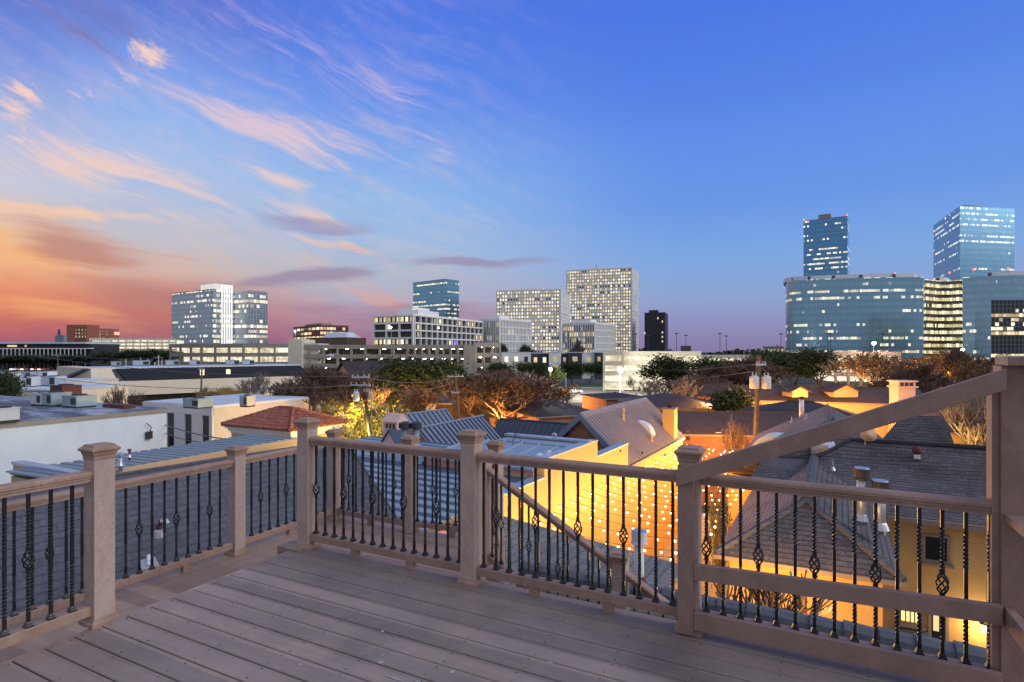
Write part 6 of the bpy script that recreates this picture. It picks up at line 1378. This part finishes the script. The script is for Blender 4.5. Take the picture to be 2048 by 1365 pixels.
# ================================================================== MID-GROUND RIGHT: rows of low houses
def rowhouse(label, p0, p1, Y0, Y1, yr, ye, W_, rm, wm, kind='gable', rise=None, oh=.3, hipl=None):
    a, b = at(p0, HY, Y0), at(p1, HY, Y1); a.z = b.z = 0; d = b - a; L = d.length; d.normalize(); n = Vector((-d.y, d.x, 0)); n = n if n.y > 0 else -n
    ze = zy(ye, Y0); rz_ = zy(yr, Y0 + W_ / 2) - ze
    return house('low_house', label, a, d, n, L, W_, ze, rise or max(.5, rz_), rm, wm, kind, oh, 'low houses beyond the courtyard', hipl)
rowhouse('brick house with a long dark brown roof beyond the string lights', 1270, 1640, 39, 37.5, 822, 862, 6.2, M_SH_BRN, M_BRICK)
rowhouse('black hip roofed house beside the wooden lamp pole', 1078, 1200, 55, 58, 800, 832, 9, M_SH_BLK, M_BRICK, 'hip')
rowhouse('low black roofed house in front of the pale garage', 1212, 1300, 78, 80, 786, 797, 8, M_SH_BLK, M_BRICK, 'hip')
rowhouse('wide black hip roofed house behind the corrugated roof', 1240, 1440, 62, 60, 785, 812, 10, M_SH_BLK, M_TAN, 'hip')
rowhouse('orange lit gable house under the dark oaks', 1370, 1460, 72, 70, 762, 790, 8, M_SH_BRN, plain('orange_brick', S(210, 120, 70), .85, .1, .5), 'gable')
rowhouse('long orange lit house with two dormers under the dark trees', 1470, 1855, 56, 51, 771, 797, 6.5, M_SH_BRN, M_TAN)
rowhouse('dark roofed house with a tan gable in front of the long orange one', 1500, 1730, 41.5, 39, 800, 829, 5.5, M_SH_BLK, M_TAN, 'hip')
rowhouse('brown roofed house at the right under the pale bare tree', 1840, 2060, 44, 42, 815, 850, 7, M_SH_BRN, M_TAN, 'hip')
rowhouse('black roofed house near the tall right post', 1900, 2080, 58, 57, 785, 806, 7, M_SH_BLK, M_TAN, 'gable')
house('garden_wall_house', 'yellow lit low house end behind the black roof at the right', zt(0, at(1893, HY, 33)), fr(27)[0], fr(27)[1], 4.6, 2, zy(862, 33), .4, M_SH_BRN, M_YEL, 'gable', .1)
for (px, lab) in ((1600, 'left small peaked dormer on the long orange lit house'), (1692, 'right wider peaked dormer on the long orange lit house')):
    p = at(px, 795, 53.6); w_ = .75 if px < 1650 else 1.15; dm = thing('dormer', lab, 'dormer', p, 'dormers of the long orange lit house')
    z0_, z1_ = p.z, at(px, 783, 53.6).z; m = MB(); m.box(p.x - w_, p.x + w_, p.y, p.y + 2, z0_, z1_); m.hexa([(p.x - w_, p.y, z1_), (p.x + w_, p.y, z1_), (p.x + w_, p.y + 2, z1_), (p.x - w_, p.y + 2, z1_)], [(p.x - .02, p.y, z1_ + w_ * .5), (p.x + .02, p.y, z1_ + w_ * .5), (p.x + .02, p.y + 2, z1_ + w_ * .5), (p.x - .02, p.y + 2, z1_ + w_ * .5)]); m.build('wall', M_TAN, dm)
    m = MB()
    for s_ in (-1, 1): m.slab([(p.x, p.y - .25, z1_ + w_ * .5 + .12), (p.x, p.y + 2.4, z1_ + w_ * .5 + .12), (p.x + s_ * (w_ + .3), p.y + 2.4, z1_ - .05), (p.x + s_ * (w_ + .3), p.y - .25, z1_ - .05)], .08)
    m.build('roof', M_SH_BRN, dm)
p = at(1806, HY, 50); p.z = 0; t = thing('chimney', 'tall pink chimney with three openings above the diagonal board', 'chimney', p); zT = zy(764, 50)
m = MB(); m.box(p.x - .75, p.x + .75, p.y - .5, p.y + .7, 4, zT - .5); m.box(p.x - .9, p.x + .9, p.y - .65, p.y + .85, zT - .5, zT - .38); m.box(p.x - .75, p.x + .75, p.y - .5, p.y + .7, zT - .38, zT); m.box(p.x - .9, p.x + .9, p.y - .65, p.y + .85, zT, zT + .12); m.build('stack', M_PINK, t)
for i in range(3): m = MB(); m.box(p.x - .6 + i * .42, p.x - .3 + i * .42, p.y - .53, p.y - .505, zT - .34, zT - .05); m.build('opening', M_DKG, t)
# window and shutters on the brick house
a, b = at(1270, HY, 39), at(1640, HY, 37.5); a.z = b.z = 0; dB = (b - a).normalized(); nB = Vector((dB.y, -dB.x, 0))
def bw(px, y0, y1, w_, mt, nm, lab):
    x = ext(a, dB, px); z0_, z1_ = zy(y1, 38.5), zy(y0, 38.5); t = thing(nm, lab, nm, a + dB * x); m = MB(); m.fbox(a, dB, nB, x, x + w_, .03, .1, z0_, z1_); m.build('frame', M_TRIM if nm == 'window' else M_DKG, t)
    if nm == 'window':
        for i in (0, 1):
            for j in (0, 1): m = MB(); m.fbox(a, dB, nB, x + .04 + i * w_ / 2, x + w_ / 2 - .02 + i * w_ / 2, .11, .12, z0_ + .04 + j * (z1_ - z0_) / 2, z0_ + (j + 1) * (z1_ - z0_) / 2 - .03); m.build('pane', M_GLASSD, t)
bw(1431, 864, 873, .36, None, 'window', 'small white four pane window in the brick wall'); bw(1371, 860, 881, .28, None, 'shutter', 'dark shutter on the brick wall by the chimney')

# ================================================================== STRING LIGHTS over the courtyard
FZ = E1.z - .02
nst = 27
for i in range(nst):
    s_ = ex * .97 - i * .76 + random.uniform(-.16, .16); a = E1 + V2 * s_; wdt = 5.0; za = FZ - (.0 if s_ < 0 else .28)
    a = zt(za, a + F2 * .03); b = zt(FZ - .1, E1 + V2 * s_ + F2 * wdt); k = 12
    t = thing('string_light', 'amber bulb strand over the courtyard, ' + (['farthest','second farthest','third farthest','fourth farthest','fifth farthest','sixth farthest','seventh farthest','eighth farthest','ninth farthest','tenth farthest','eleventh farthest'][i] if i < 11 else '%sth from the far end' % ['twelf','thirteen','fourteen','fifteen','sixteen'][i-11] if i < 16 else ['nearest','second nearest','third nearest','fourth nearest','fifth nearest','sixth nearest','seventh nearest','eighth nearest','ninth nearest','tenth nearest','eleventh nearest'][26-i]) + (' to the deck' if i < 11 or i > 15 else ''), 'string lights', a, 'strands of string lights over the courtyard'); pts = []
    if 'SB' not in CARM:
        q = MB(); q.ball((0, 0, -.05), .032, None, 8); CARM['SB'] = q.mesh('bulb', M_BULB); q = MB(); q.lathe((0, 0, -.02), [(.012, 0), (.014, .035)], 6); CARM['SK'] = q.mesh('socket', M_DKG)
    for j in range(25):
        x = j / 24; p = a.lerp(b, x); p.z -= .28 * 4 * x * (1 - x); pts.append(p)
    m = MB(); m.tube(pts, .006, 4, cap=False); m.build('cable', M_DKG, t)
    for j in range(k):
        x = (j + .5 + random.uniform(-.34, .34)) / k; p = a.lerp(b, x); p.z -= .28 * 4 * x * (1 - x) + .02; o = link('bulb', CARM['SB'], t, p - a); link('socket', CARM['SK'], o)
    if i % 2 == 0:
        for x in (.2, .65): p = a.lerp(b, x); p.z -= .3; plight(p, 62, (1, .50, .10), .25)
# added point lights without fixtures, standing in for unseen house and street lights
LAMPS = [(700, 842, 44, 560, (1, .70, .18)), (676, 850, 40, 420, (1, .75, .25)), (735, 860, 36, 200, (1, .8, .2)), (770, 815, 60, 300, (1, .5, .12)), (860, 835, 60, 220, (1, .5, .12)), (985, 836, 58, 420, (1, .42, .10)), (1040, 826, 60, 420, (1, .42, .10)), (950, 822, 75, 260, (1, .45, .1)),
    (1120, 800, 84, 420, (1, .42, .1)), (1420, 800, 62, 420, (1, .42, .1)), (1560, 806, 50, 300, (1, .42, .1)), (1700, 812, 47.5, 340, (1, .45, .1)), (1640, 806, 49, 260, (1, .45, .1)), (1480, 870, 35, 160, (1, .42, .1)), (1400, 880, 33, 160, (1, .42, .1)), (1860, 830, 40, 200, (1, .45, .1)), (1940, 885, 30, 14, (1, .55, .14)), (1905, 870, 31, 18, (1, .58, .14)),
    (1490, 1160, 12.6, 26, (1, .48, .12)), (1600, 1190, 12.1, 24, (1, .5, .14)), (1680, 1250, 9.6, 22, (1, .55, .2)), (1545, 790, 60, 240, (1, .45, .1)), (450, 790, 85, 200, (1, .75, .3)), (560, 786, 85, 150, (1, .75, .3)), (1790, 768, 100, 400, (1, .5, .2)), (1900, 745, 90, 500, (1, .5, .15)), (1830, 770, 80, 400, (1, .5, .15)), (1960, 760, 78, 400, (1, .48, .15)), (1720, 770, 84, 350, (1, .5, .15)), (1600, 760, 86, 300, (1, .45, .12))]
for (px, py, Yl, W_, col) in LAMPS: plight(at(px, py, Yl), W_ * 7, col, .3)
def yardlamp(px, py, Y_, label, r=.22, W_=1500, mt=None, pole=True, col=(1, .93, .75), pm=None, pr=.09):
    p = at(px, py, Y_); t = thing('street_lamp', label, 'street lamp', zt(0, p), 'street and yard lamps')
    if pole: m = MB(); m.tube([zt(0, p + Vector((0, .3, 0))), p + Vector((0, .3, .1))], [pr, pr * .7], 8); m.build('pole', pm or M_STEEL, t)
    m = MB(); m.tube([p + Vector((0, .3, .1)), p + Vector((0, 0, .22)), p + Vector((0, -.1, .2))], .04, 5); m.build('arm', M_STEEL, t)
    m = MB(); m.ball(p, r, None, 10); m.build('globe', mt or M_LAMPW, t, True)
    if W_: plight(p - Vector((0, 2.2, .3)), W_, col, .2)
yardlamp(1241, 741, 128, 'glaring floodlight in front of the pale garage', .6, 24000)
yardlamp(1101, 739, 62, 'lamp on a tall wooden pole left of the lot', .2, 500, pm=M_PWOOD, pr=.14)
yardlamp(1132, 748, 150, 'unlit thin pole lamp behind the parked white car', .2, 0, M_STEEL)
yardlamp(1748, 687, 170, 'bright floodlight before the curved glass building', .5, 3000)
yardlamp(1925, 700, 175, 'white lamp below the dark banded glass wing', .45, 800)
yardlamp(877, 656, 186, 'small lamp post on the garage roof before the condominium', .25, 60); yardlamp(782, 656, 186, 'small lamp post on the garage roof left of the other', .25, 60)
yardlamp(590, 664, 190, 'lamp post by the garage stair tower', .22, 40)
# street cars and lights on the far left road
for i, px in enumerate((30, 52, 72, 86, 178, 195, 222)):
    car(gp(px, 741.5), R(2), [M_CARW, M_CARD, M_CARR, M_CARR, M_CARR, M_CARS, M_CARR][i], ['white', 'dark', 'red', 'second red', 'red', 'silver', 'rear red'][i] + ' car queueing on the far street, ' + ['leftmost', 'second from the left', 'third from the left', 'fourth from the left', 'just left of the pavilion', 'below the pavilion', 'rightmost'][i], 'cars on the far street')
# ================================================================== UTILITY POLES
M_TAIL = emit('tail_light_glow', (1, .08, .04), 9); M_HEAD = emit('head_light_glow', (1, .8, .5), 9)
for o in [o for o in bpy.data.objects if o.get('group') == 'cars on the far street']:
    for x in (-1, 1):
        m = MB(); m.box(x * 2.26 - .03, x * 2.26 + .03, -.8, .8, .55, .85); k_ = m.build('tail_light' if x > 0 else 'head_light', M_TAIL if x > 0 else M_HEAD); k_.parent = o; k_.rotation_euler.z = R(80)
def upole(label, xb_, yb, xt, yt, Y_, arms=(), trans=None, r=.13, guy=None, mt=M_PWOOD):
    a, b = at(xb_, yb, Y_), at(xt, yt, Y_); d_ = (b - a); a = a - d_ * ((a.z) / d_.z) if d_.z else a
    t = thing('utility_pole', label, 'utility pole', a, 'wooden utility poles')
    m = MB(); m.tube([a, b], [r * 1.15, r * .8], 9); m.build('pole', mt, t)
    for (dy, hw_, ang) in arms:
        p = b - Vector((0, 0, dy)); f_ = Vector((cos(R(ang)), sin(R(ang)), 0)); v_ = Vector((-f_.y, f_.x, 0)); m = MB(); m.fbox(p, f_, v_, -hw_, hw_, -r - .06, -r + .06, p.z - .05, p.z + .06); ca = m.build('crossarm', M_STEEL, t)
        for x in (-.9, -.35, .4, .9): m = MB(); m.lathe(p + f_ * hw_ * x - v_ * r + Vector((0, 0, .06)), [(.02, 0), (.04, .03), (.025, .06), (.04, .09), (.02, .13)], 8); m.build('insulator', M_PORC, ca)
    if trans:
        for (dx_, dz_, rr, hh, mm) in trans:
            c = b + Vector((dx_, -.1, -dz_)); m = MB(); m.lathe(c, [(rr * .9, 0), (rr, .05), (rr, hh - .08), (rr * .85, hh), (rr * .3, hh + .06)], 16); tr = m.build('transformer', mm, t, True)
            for s_ in (-.4, .4): m = MB(); m.lathe(c + Vector((rr * s_, 0, hh)), [(.03, 0), (.05, .05), (.03, .1), (.05, .15), (.02, .22)], 8); m.build('bushing', M_PORC, tr)
    return t, a, b
up1 = upole('crooked utility pole with a white box and rusty transformer left of the pink chimney', 742, 880, 722, 744, 36, ((.35, .55, 10), (.85, .7, -14)), ((-.28, 1.85, .2, .55, M_HVACW), (.32, 1.85, .22, .55, M_RUST), (.62, 1.85, .2, .55, M_TAN)), .12, mt=plain('dark_pole', (.07, .055, .05), .9, .3, 3))
up2 = upole('utility pole with small arms in front of the bare orange tree', 917, 838, 911, 743, 55, ((.5, .8, 0), (2.1, .4, 0)), None, .12)
up3 = upole('wooden utility pole carrying two pale transformers right of centre', 1512, 850, 1518, 711, 33, ((.55, .35, 20),), ((-.32, 1.95, .26, .72, M_HVACW), (.38, 1.95, .26, .72, M_HVACW)), .15)
up4 = upole('slim pole with a lamp arm in front of the black mansard roof', 402, 790, 404, 735, 78, ((.3, .4, 0),), None, .13)
up5 = upole('thin distant pole above the flat white roofs at the left', 116, 733, 115, 708, 150, ((.4, 1.0, 0),), None, .15)
up6 = upole('pole with white boxes on top behind the showroom roof', 317, 735, 317, 711, 135, ((.6, 1.1, 0),), None, .14, mt=M_HVACW)
M_WIRE = plain('weathered_cable', (.10, .10, .11), .6, .1, 1)
def wire(a, b, sag, r=.012, label=None, grp='overhead wires'):
    r *= 1.9
    pts = []
    for j in range(15): x = j / 14; p = a.lerp(b, x); p.z -= sag * 4 * x * (1 - x); pts.append(p)
    m = MB(); m.tube(pts, r, 4, cap=False); tag(m.build('power_line', M_WIRE), label, 'wire', grp)
wire(up1[2] - Vector((0, 0, .3)), up2[2] - Vector((0, 0, .5)), .5, .012, 'upper wire between the crooked pole and the pole by the bare tree')
wire(up1[2] - Vector((0, 0, .8)), up2[2] - Vector((0, 0, 1.0)), .6, .012, 'lower wire between the crooked pole and the pole by the bare tree')
wire(up1[2] - Vector((0, 0, .3)), at(-40, 690, 60), .9, .012, 'wire running left from the crooked pole across the showroom')
wire(up1[2] - Vector((0, 0, .85)), at(-40, 730, 60), 1.1, .012, 'lower wire running left from the crooked pole across the showroom')
wire(up1[2] - Vector((0, 0, .9)), at(770, 850, 38), .05, .012, 'guy wire slanting down right from the crooked pole')
wire(up3[2] - Vector((0, 0, .5)), at(1290, 735, 120), .5, .010, 'wire running left from the transformer pole over the pale garage')
wire(up3[2] - Vector((0, 0, .6)), at(1588, 790, 35), .02, .012, 'guy wire slanting down right from the transformer pole')
wire(up3[2] - Vector((0, 0, .9)), at(1180, 760, 90), .6, .010, 'lower wire running left from the transformer pole')
wire(at(330, 850, 40), at(445, 878, 32), .1, .02, 'upper dark service wire crossing the tall slots'); wire(at(330, 866, 40), at(440, 884, 33), .25, .015, 'lower dark service wire crossing the tall slots')
wire(at(-30, 708, 150), up5[2], .5, .03, 'far wire at the left edge'); wire(up5[2], at(330, 716, 140), .8, .03, 'far wire right of the thin distant pole')

# ================================================================== TREES AND SHRUBS
def grow(seed, H, spread, depth=5, r0=.25, trunk=.28, up=.35, fork=3, leaves=0, leaf=.22, lm=None, bm=None, twig=True, flat=.0, lr=1.0, rmin=.012, wig=.25, rat=(.62, .84), rdec=(.68, .9)):
    rnd = random.Random(seed); tb = MB(); lf = MB(); tips = []
    def br(p, d, L, r, k):
        q = p; r = max(r, rmin); pts = [p]; rs = [r]
        seg = 3
        for i in range(seg):
            d = (d + Vector((rnd.uniform(-wig, wig), rnd.uniform(-wig, wig), rnd.uniform(-.08, .2) * (1 - flat)))).normalized(); q = q + d * L / seg; pts.append(q); rs.append(max(rmin * .8, r * (1 - .45 * (i + 1) / seg)))
        tb.tube(pts, rs, 7 if k >= depth - 1 else (5 if k > 3 else 3), cap=False)
        if k <= 2: tips.append((pts[2], L)); tips.append((q, L))
        if k <= 0: return
        nb = fork if k > 1 else fork + 1
        for j in range(nb):
            a = rnd.uniform(0, 2 * pi); s_ = rnd.uniform(.45, 1.0) * spread
            e = Vector((cos(a) * s_, sin(a) * s_, rnd.uniform(.05, .7) * (1 - flat))); nd = (d * .7 + e).normalized(); nd.z += up * .15; nd.normalize()
            st_ = pts[rnd.choice((2, 3, 3))]
            br(st_, nd, L * rnd.uniform(*rat), rs[-1] * rnd.uniform(*rdec), k - 1)
    L0 = H * trunk
    br(Vector((0, 0, -.2)), Vector((rnd.uniform(-.1, .1), rnd.uniform(-.1, .1), 1)), L0, r0, depth)
    zs = [p.z for p, _ in tips]; sc = H / max(max(zs), .1)
    for i in range(len(tb.v)): tb.v[i] = Vector((tb.v[i].x * sc, tb.v[i].y * sc, tb.v[i].z * sc if tb.v[i].z > 0 else tb.v[i].z))
    if leaves:
        per = max(1, leaves // len(tips))
        for p, L in tips:
            if rnd.random() < .15: continue
            cden = rnd.choice((.3, 1, 1.6))
            for j in range(int(per * cden) + 1):
                o_ = Vector((rnd.gauss(0, 1), rnd.gauss(0, 1), rnd.gauss(0, .7))) * leaf * 1.9 * lr; c = p * sc + o_
                a = Vector((rnd.uniform(-1, 1), rnd.uniform(-1, 1), rnd.uniform(-.6, .6))).normalized(); b_ = a.cross(Vector((rnd.uniform(-1, 1), rnd.uniform(-1, 1), rnd.uniform(-1, 1)))).normalized(); s_ = leaf * rnd.uniform(.35, .8)
                lf.face([c - a * s_, c + b_ * s_ * .5, c + a * s_, c - b_ * s_ * .5])
    out = [tb.mesh('trunk', bm or M_BARK)]
    if leaves: out.append(lf.mesh('crown', lm or M_LOAK))
    return out
KINDS = {}
def kind(nm, **k): KINDS[nm] = k
kind('oak', H=8, spread=1.1, depth=5, r0=.34, trunk=.22, leaves=9000, leaf=.30, lm=M_LOAK, fork=3, up=.3)
kind('oak2', H=8, spread=1.0, depth=5, r0=.30, trunk=.22, leaves=7000, leaf=.32, lm=M_LOAK, fork=3, up=.4)
kind('autumn', H=8, spread=.8, depth=5, r0=.2, trunk=.2, leaves=2300, leaf=.17, rmin=.02, up=.6, lm=M_LAUT, fork=3)
kind('bare', H=8, spread=.85, depth=7, r0=.24, trunk=.15, fork=3, bm=M_TWIG, up=.6, rmin=.014, wig=.2, rat=(.66, .88), rdec=(.6, .85))
kind('bare2', H=7, spread=.65, depth=5, r0=.15, trunk=.22, fork=3, bm=M_BARKL, rmin=.018, up=.7, wig=.16, rat=(.66, .86))
kind('round', H=6, spread=.8, depth=4, r0=.16, trunk=.30, leaves=5000, leaf=.28, lm=M_LGRN, fork=4)
kind('dkround', H=6, spread=.8, depth=4, r0=.16, trunk=.30, leaves=4500, leaf=.30, lm=M_LOAK, fork=4)
kind('shrub', H=3, spread=.8, depth=4, r0=.06, trunk=.25, fork=4, leaves=1500, leaf=.11, lm=M_LYEL, bm=M_BARKL)
kind('bareshrub', H=3, spread=.6, depth=4, r0=.045, trunk=.22, fork=4, bm=M_TWIG, rmin=.006)
TM = {}
def tree(nm, seed, px, ytop, Y_, label, name='oak_tree', cat='tree', w_=None, z0=0, grp='trees between the houses', rz=None, lm=None, bm=None, **kw):
    """crown top at photo pixel (px, ytop), depth Y_; w_ = crown width in pixels"""
    key = (nm, seed, lm.name if lm else '')
    if key not in TM:
        k = dict(KINDS[nm]); k.update(kw)
        if lm: k['lm'] = lm
        if bm: k['bm'] = bm
        TM[key] = grow(seed, **k)
    mes = TM[key]; H0 = KINDS[nm]['H']; p = at(px, HY, Y_); p.z = z0; H = zy(ytop, Y_) - z0
    t = thing(name, label, cat, p, grp, True, rz if rz is not None else (seed * 1.7) % 6.28)
    xs = [v.co.x for v in mes[-1].vertices]; wd0 = (max(xs) - min(xs)) * .8
    sx = H / H0 if not w_ else (w_ / F * Y_) / wd0
    t.scale = (sx, sx, H / H0)
    for me in mes: link(me.name.split('.')[0], me, t)
    return t
T_ = 'oak_tree'; Bt = 'bare_tree'
tree('oak', 1, 832, 724, 70, 'big dark live oak behind the pink chimney tower', w_=135)
tree('oak', 2, 775, 742, 66, 'dark oak leaning over the yellow shrub', w_=95)
tree('oak2', 3, 905, 727, 98, 'oak behind the pole left of the bare orange tree', w_=110)
tree('bare', 4, 1000, 733, 62, 'large bare spreading tree lit orange from below', Bt, w_=210)
tree('bare', 5, 1052, 742, 66, 'bare tree with fine twigs glowing orange right of the spreading one', Bt, w_=150)
tree('bare', 6, 945, 748, 72, 'dim bare tree between the oak and the orange lit tree', Bt, w_=110)
tree('bare', 7, 680, 728, 80, 'dark bare tree in front of the garage left of the crooked pole', Bt, w_=120)
tree('bare', 8, 740, 740, 62, 'brown twiggy tree behind the crooked pole', Bt, w_=120)
tree('bare', 21, 632, 745, 72, 'bare tree crossing the end of the black mansard roof', Bt, w_=100)
tree('bare2', 9, 515, 742, 70, 'thin bare tree with a few leaves before the mansard roof', Bt, w_=80)
for i, (px, yt, w_) in enumerate(((1003, 728, 60), (1045, 726, 56), (1075, 727, 50), (1145, 726, 60), (1178, 727, 56), (1204, 725, 40))):
    tree('dkround', 10 + i % 3, px, yt, 178, 'round dark street tree below the townhouses, ' + ['first', 'second', 'third', 'fourth', 'fifth', 'last'][i] + ' of the row', 'street_tree', w_=w_, grp='street trees before the townhouses')
tree('round', 13, 1106, 737, 135, 'lime green tree lit by the lamp on the wooden pole', 'street_tree', w_=42)
tree('autumn', 14, 1128, 768, 88, 'small orange lit leafy tree at the corner of the lot', 'leafy_tree', w_=56)
tree('autumn', 15, 1085, 765, 92, 'brown leafy tree left of the small orange tree', 'leafy_tree', w_=60)
tree('oak2', 3, 1365, 716, 96, 'dark spreading oak over the pale garage', w_=120)
tree('oak', 1, 1420, 722, 92, 'dark oak right of the pale garage end', w_=90)
tree('bare', 4, 1462, 716, 84, 'brown bare tree left of the transformer pole', Bt, w_=150)
tree('bare', 5, 1560, 712, 80, 'brown bare tree right of the transformer pole', Bt, w_=130)
tree('bare2', 16, 1283, 752, 100, 'thin bare tree before the lit garage decks', Bt, w_=50)
tree('bare2', 17, 1318, 758, 88, 'second thin bare tree before the lit garage', Bt, w_=60)
tree('bare2', 9, 1355, 750, 70, 'pale stemmed bare tree behind the chimney', Bt, w_=90)
tree('round', 18, 1478, 786, 52, 'bushy evergreen behind the dark brown roof', 'evergreen_tree', w_=100, lm=M_LOAK)
tree('oak', 2, 1590, 700, 118, 'dark tree in front of the left end of the curved glass building', w_=95)
tree('oak2', 19, 1648, 703, 100, 'darkest dense tree below the curved glass building', w_=110)
tree('oak', 1, 1540, 704, 125, 'dark evergreen at the left foot of the curved glass building', w_=70)
tree('bare2', 9, 1715, 702, 92, 'brown twiggy tree in front of the pinkish garage', Bt, w_=110)
tree('autumn', 20, 1800, 702, 84, 'autumn tree with rusty leaves right of the pinkish garage', 'leafy_tree', w_=130)
tree('autumn', 14, 1870, 700, 92, 'orange leaved tree below the banded glass wing', 'leafy_tree', w_=130)
tree('autumn', 15, 1940, 703, 84, 'brown leaved tree left of the tall right post', 'leafy_tree', w_=130)
tree('bare', 7, 1965, 690, 76, 'tall bare treetop before the black grid building', Bt, w_=120)
tree('bare', 8, 1850, 718, 72, 'bare branching tree among the autumn leaves', Bt, w_=140)
tree('autumn', 20, 2010, 718, 70, 'brown tree behind the tall right post', 'leafy_tree', w_=110)
tree('bare2', 21, 1938, 775, 31, 'pale grey bare tree in the yard between the roofs at the right', Bt, w_=130, bm=M_BARKL, depth=6, r0=.3)
tree('shrub', 22, 1955, 810, 36, 'yellowing shrub behind the pale grey bare tree', 'leafy_shrub', 'shrub', w_=90, lm=M_LAUT)
tree('bareshrub', 23, 1463, 828, 34, 'bare twiggy crape myrtle in front of the brick wall', 'bare_shrub', 'shrub', w_=60)
tree('bare2', 24, 1535, 1118, 11.2, 'bare twiggy shrub in front of the orange lit wall below the hip roof', 'bare_shrub', 'shrub', w_=260, bm=M_TWIG, z0=1.5, depth=5)
tree('shrub', 25, 1448, 985, 17.5, 'yellow green lit shrub beside the courtyard', 'leafy_shrub', 'shrub', w_=60, lm=M_LYEL)
for i, (px, yt, Y_, w_) in enumerate(((655, 806, 40, 90), (700, 800, 46, 110), (745, 808, 43, 90), (720, 830, 38, 110), (790, 812, 50, 80), (820, 815, 56, 60))):
    tree('shrub', 26 + i % 2, px, yt, Y_, 'bright yellow lit shrub ' + ['left of the crooked pole', 'behind the crooked pole', 'right of the crooked pole', 'low in front of the crooked pole', 'left of the blue gables', 'nearest the blue gables'][i], 'leafy_shrub', 'shrub', w_=w_, grp='yellow lit shrubs', lm=M_LYEL)
tree('bare', 8, 1105, 762, 70, 'bare tree crowding the pole at the left of the lot', Bt, w_=110)
tree('bare', 5, 650, 735, 66, 'tangled bare tree before the small tan house', Bt, w_=120)
tree('autumn', 20, 870, 768, 58, 'orange lit leafy tree under the dark oak', 'leafy_tree', w_=90)
tree('autumn', 14, 1500, 735, 96, 'rusty leafed tree behind the transformer pole', 'leafy_tree', w_=120)
tree('bare', 6, 1390, 745, 76, 'bare tree over the orange gable house', Bt, w_=130)
fn = thing('wooden_fence', 'orange lit wooden board fence behind the blue gables', 'fence', at(1000, 830, 72)); fa, fb = at(872, HY, 74), at(1160, HY, 72); fa.z = fb.z = 0; fd = (fb - fa); fL = fd.length; fd.normalize(); fnn = Vector((-fd.y, fd.x, 0))
m = MB(); zf_ = zy(812, 72)
for i in range(int(fL / .16)): m.fbox(fa, fd, fnn, i * .16, i * .16 + .145, 0, .03, 0, zf_ + random.uniform(-.02, .02))
m.build('boards', M_PWOOD, fn); m = MB(); m.fbox(fa, fd, fnn, 0, fL, .031, .08, zf_ - .5, zf_ - .4); m.build('rail', M_PWOOD, fn)
tree('bareshrub', 28, 242, 768, 62, 'bare brown shrub before the cream end wing', 'bare_shrub', 'shrub', w_=70); tree('bareshrub', 23, 215, 774, 60, 'smaller bare shrub left of the other', 'bare_shrub', 'shrub', w_=50)
for i, px in enumerate((410, 432, 455, 475)): tree('shrub', 26 + i % 2, px, 774, 92, 'golden hedge shrub below the white band, ' + ['first', 'second', 'third', 'fourth'][i] + ' from the left', 'leafy_shrub', 'shrub', w_=34, grp='golden hedge shrubs', lm=M_LYEL)
for i, (px, yt, w_) in enumerate(((-10, 715, 110), (45, 712, 110), (100, 713, 110), (150, 712, 100), (205, 705, 70), (262, 701, 70), (305, 700, 90), (340, 703, 60))):
    tree('oak2', (3, 19)[i % 2], px, yt, 335 - i, 'dark far tree, ' + ['first', 'second', 'third', 'fourth', 'fifth', 'sixth', 'seventh', 'eighth'][i] + ' from the left below the colonnade', w_=w_, grp='dark trees below the colonnade and garage')
tree('oak2', 19, 5, 748, 66, 'dark leafy treetop at the left edge above the flat roofs', w_=60)
tree('oak2', 3, 1010, 690, 230, 'dark treetop beside the left finned office', w_=26); tree('oak2', 19, 1053, 692, 232, 'dark treetop before the right side of the finned office', w_=30); tree('bare', 8, 1160, 676, 225, 'rusty leaved treetop before the finned office', Bt, w_=26)
# far woods closing the horizon
m = MB(); rnd = random.Random(5)
for i in range(5200):
    x = rnd.uniform(-620, 620); y = 640 + rnd.uniform(-20, 60); z = rnd.uniform(0, 9) ; s_ = rnd.uniform(1.2, 3.2); c = Vector((x, y, z + 2.5 * sin(x * .05) + 1))
    a = Vector((rnd.uniform(-1, 1), rnd.uniform(-.4, .4), rnd.uniform(-1, 1))).normalized(); b_ = a.cross(Vector((rnd.uniform(-1, 1), rnd.uniform(-1, 1), rnd.uniform(-1, 1)))).normalized(); m.face([c - a * s_, c - b_ * s_, c + a * s_, c + b_ * s_])
o = m.build('distant_woods', M_LOAK); o['label'] = 'dark far off woods along the horizon'; o['category'] = 'woods'; stuff(o)
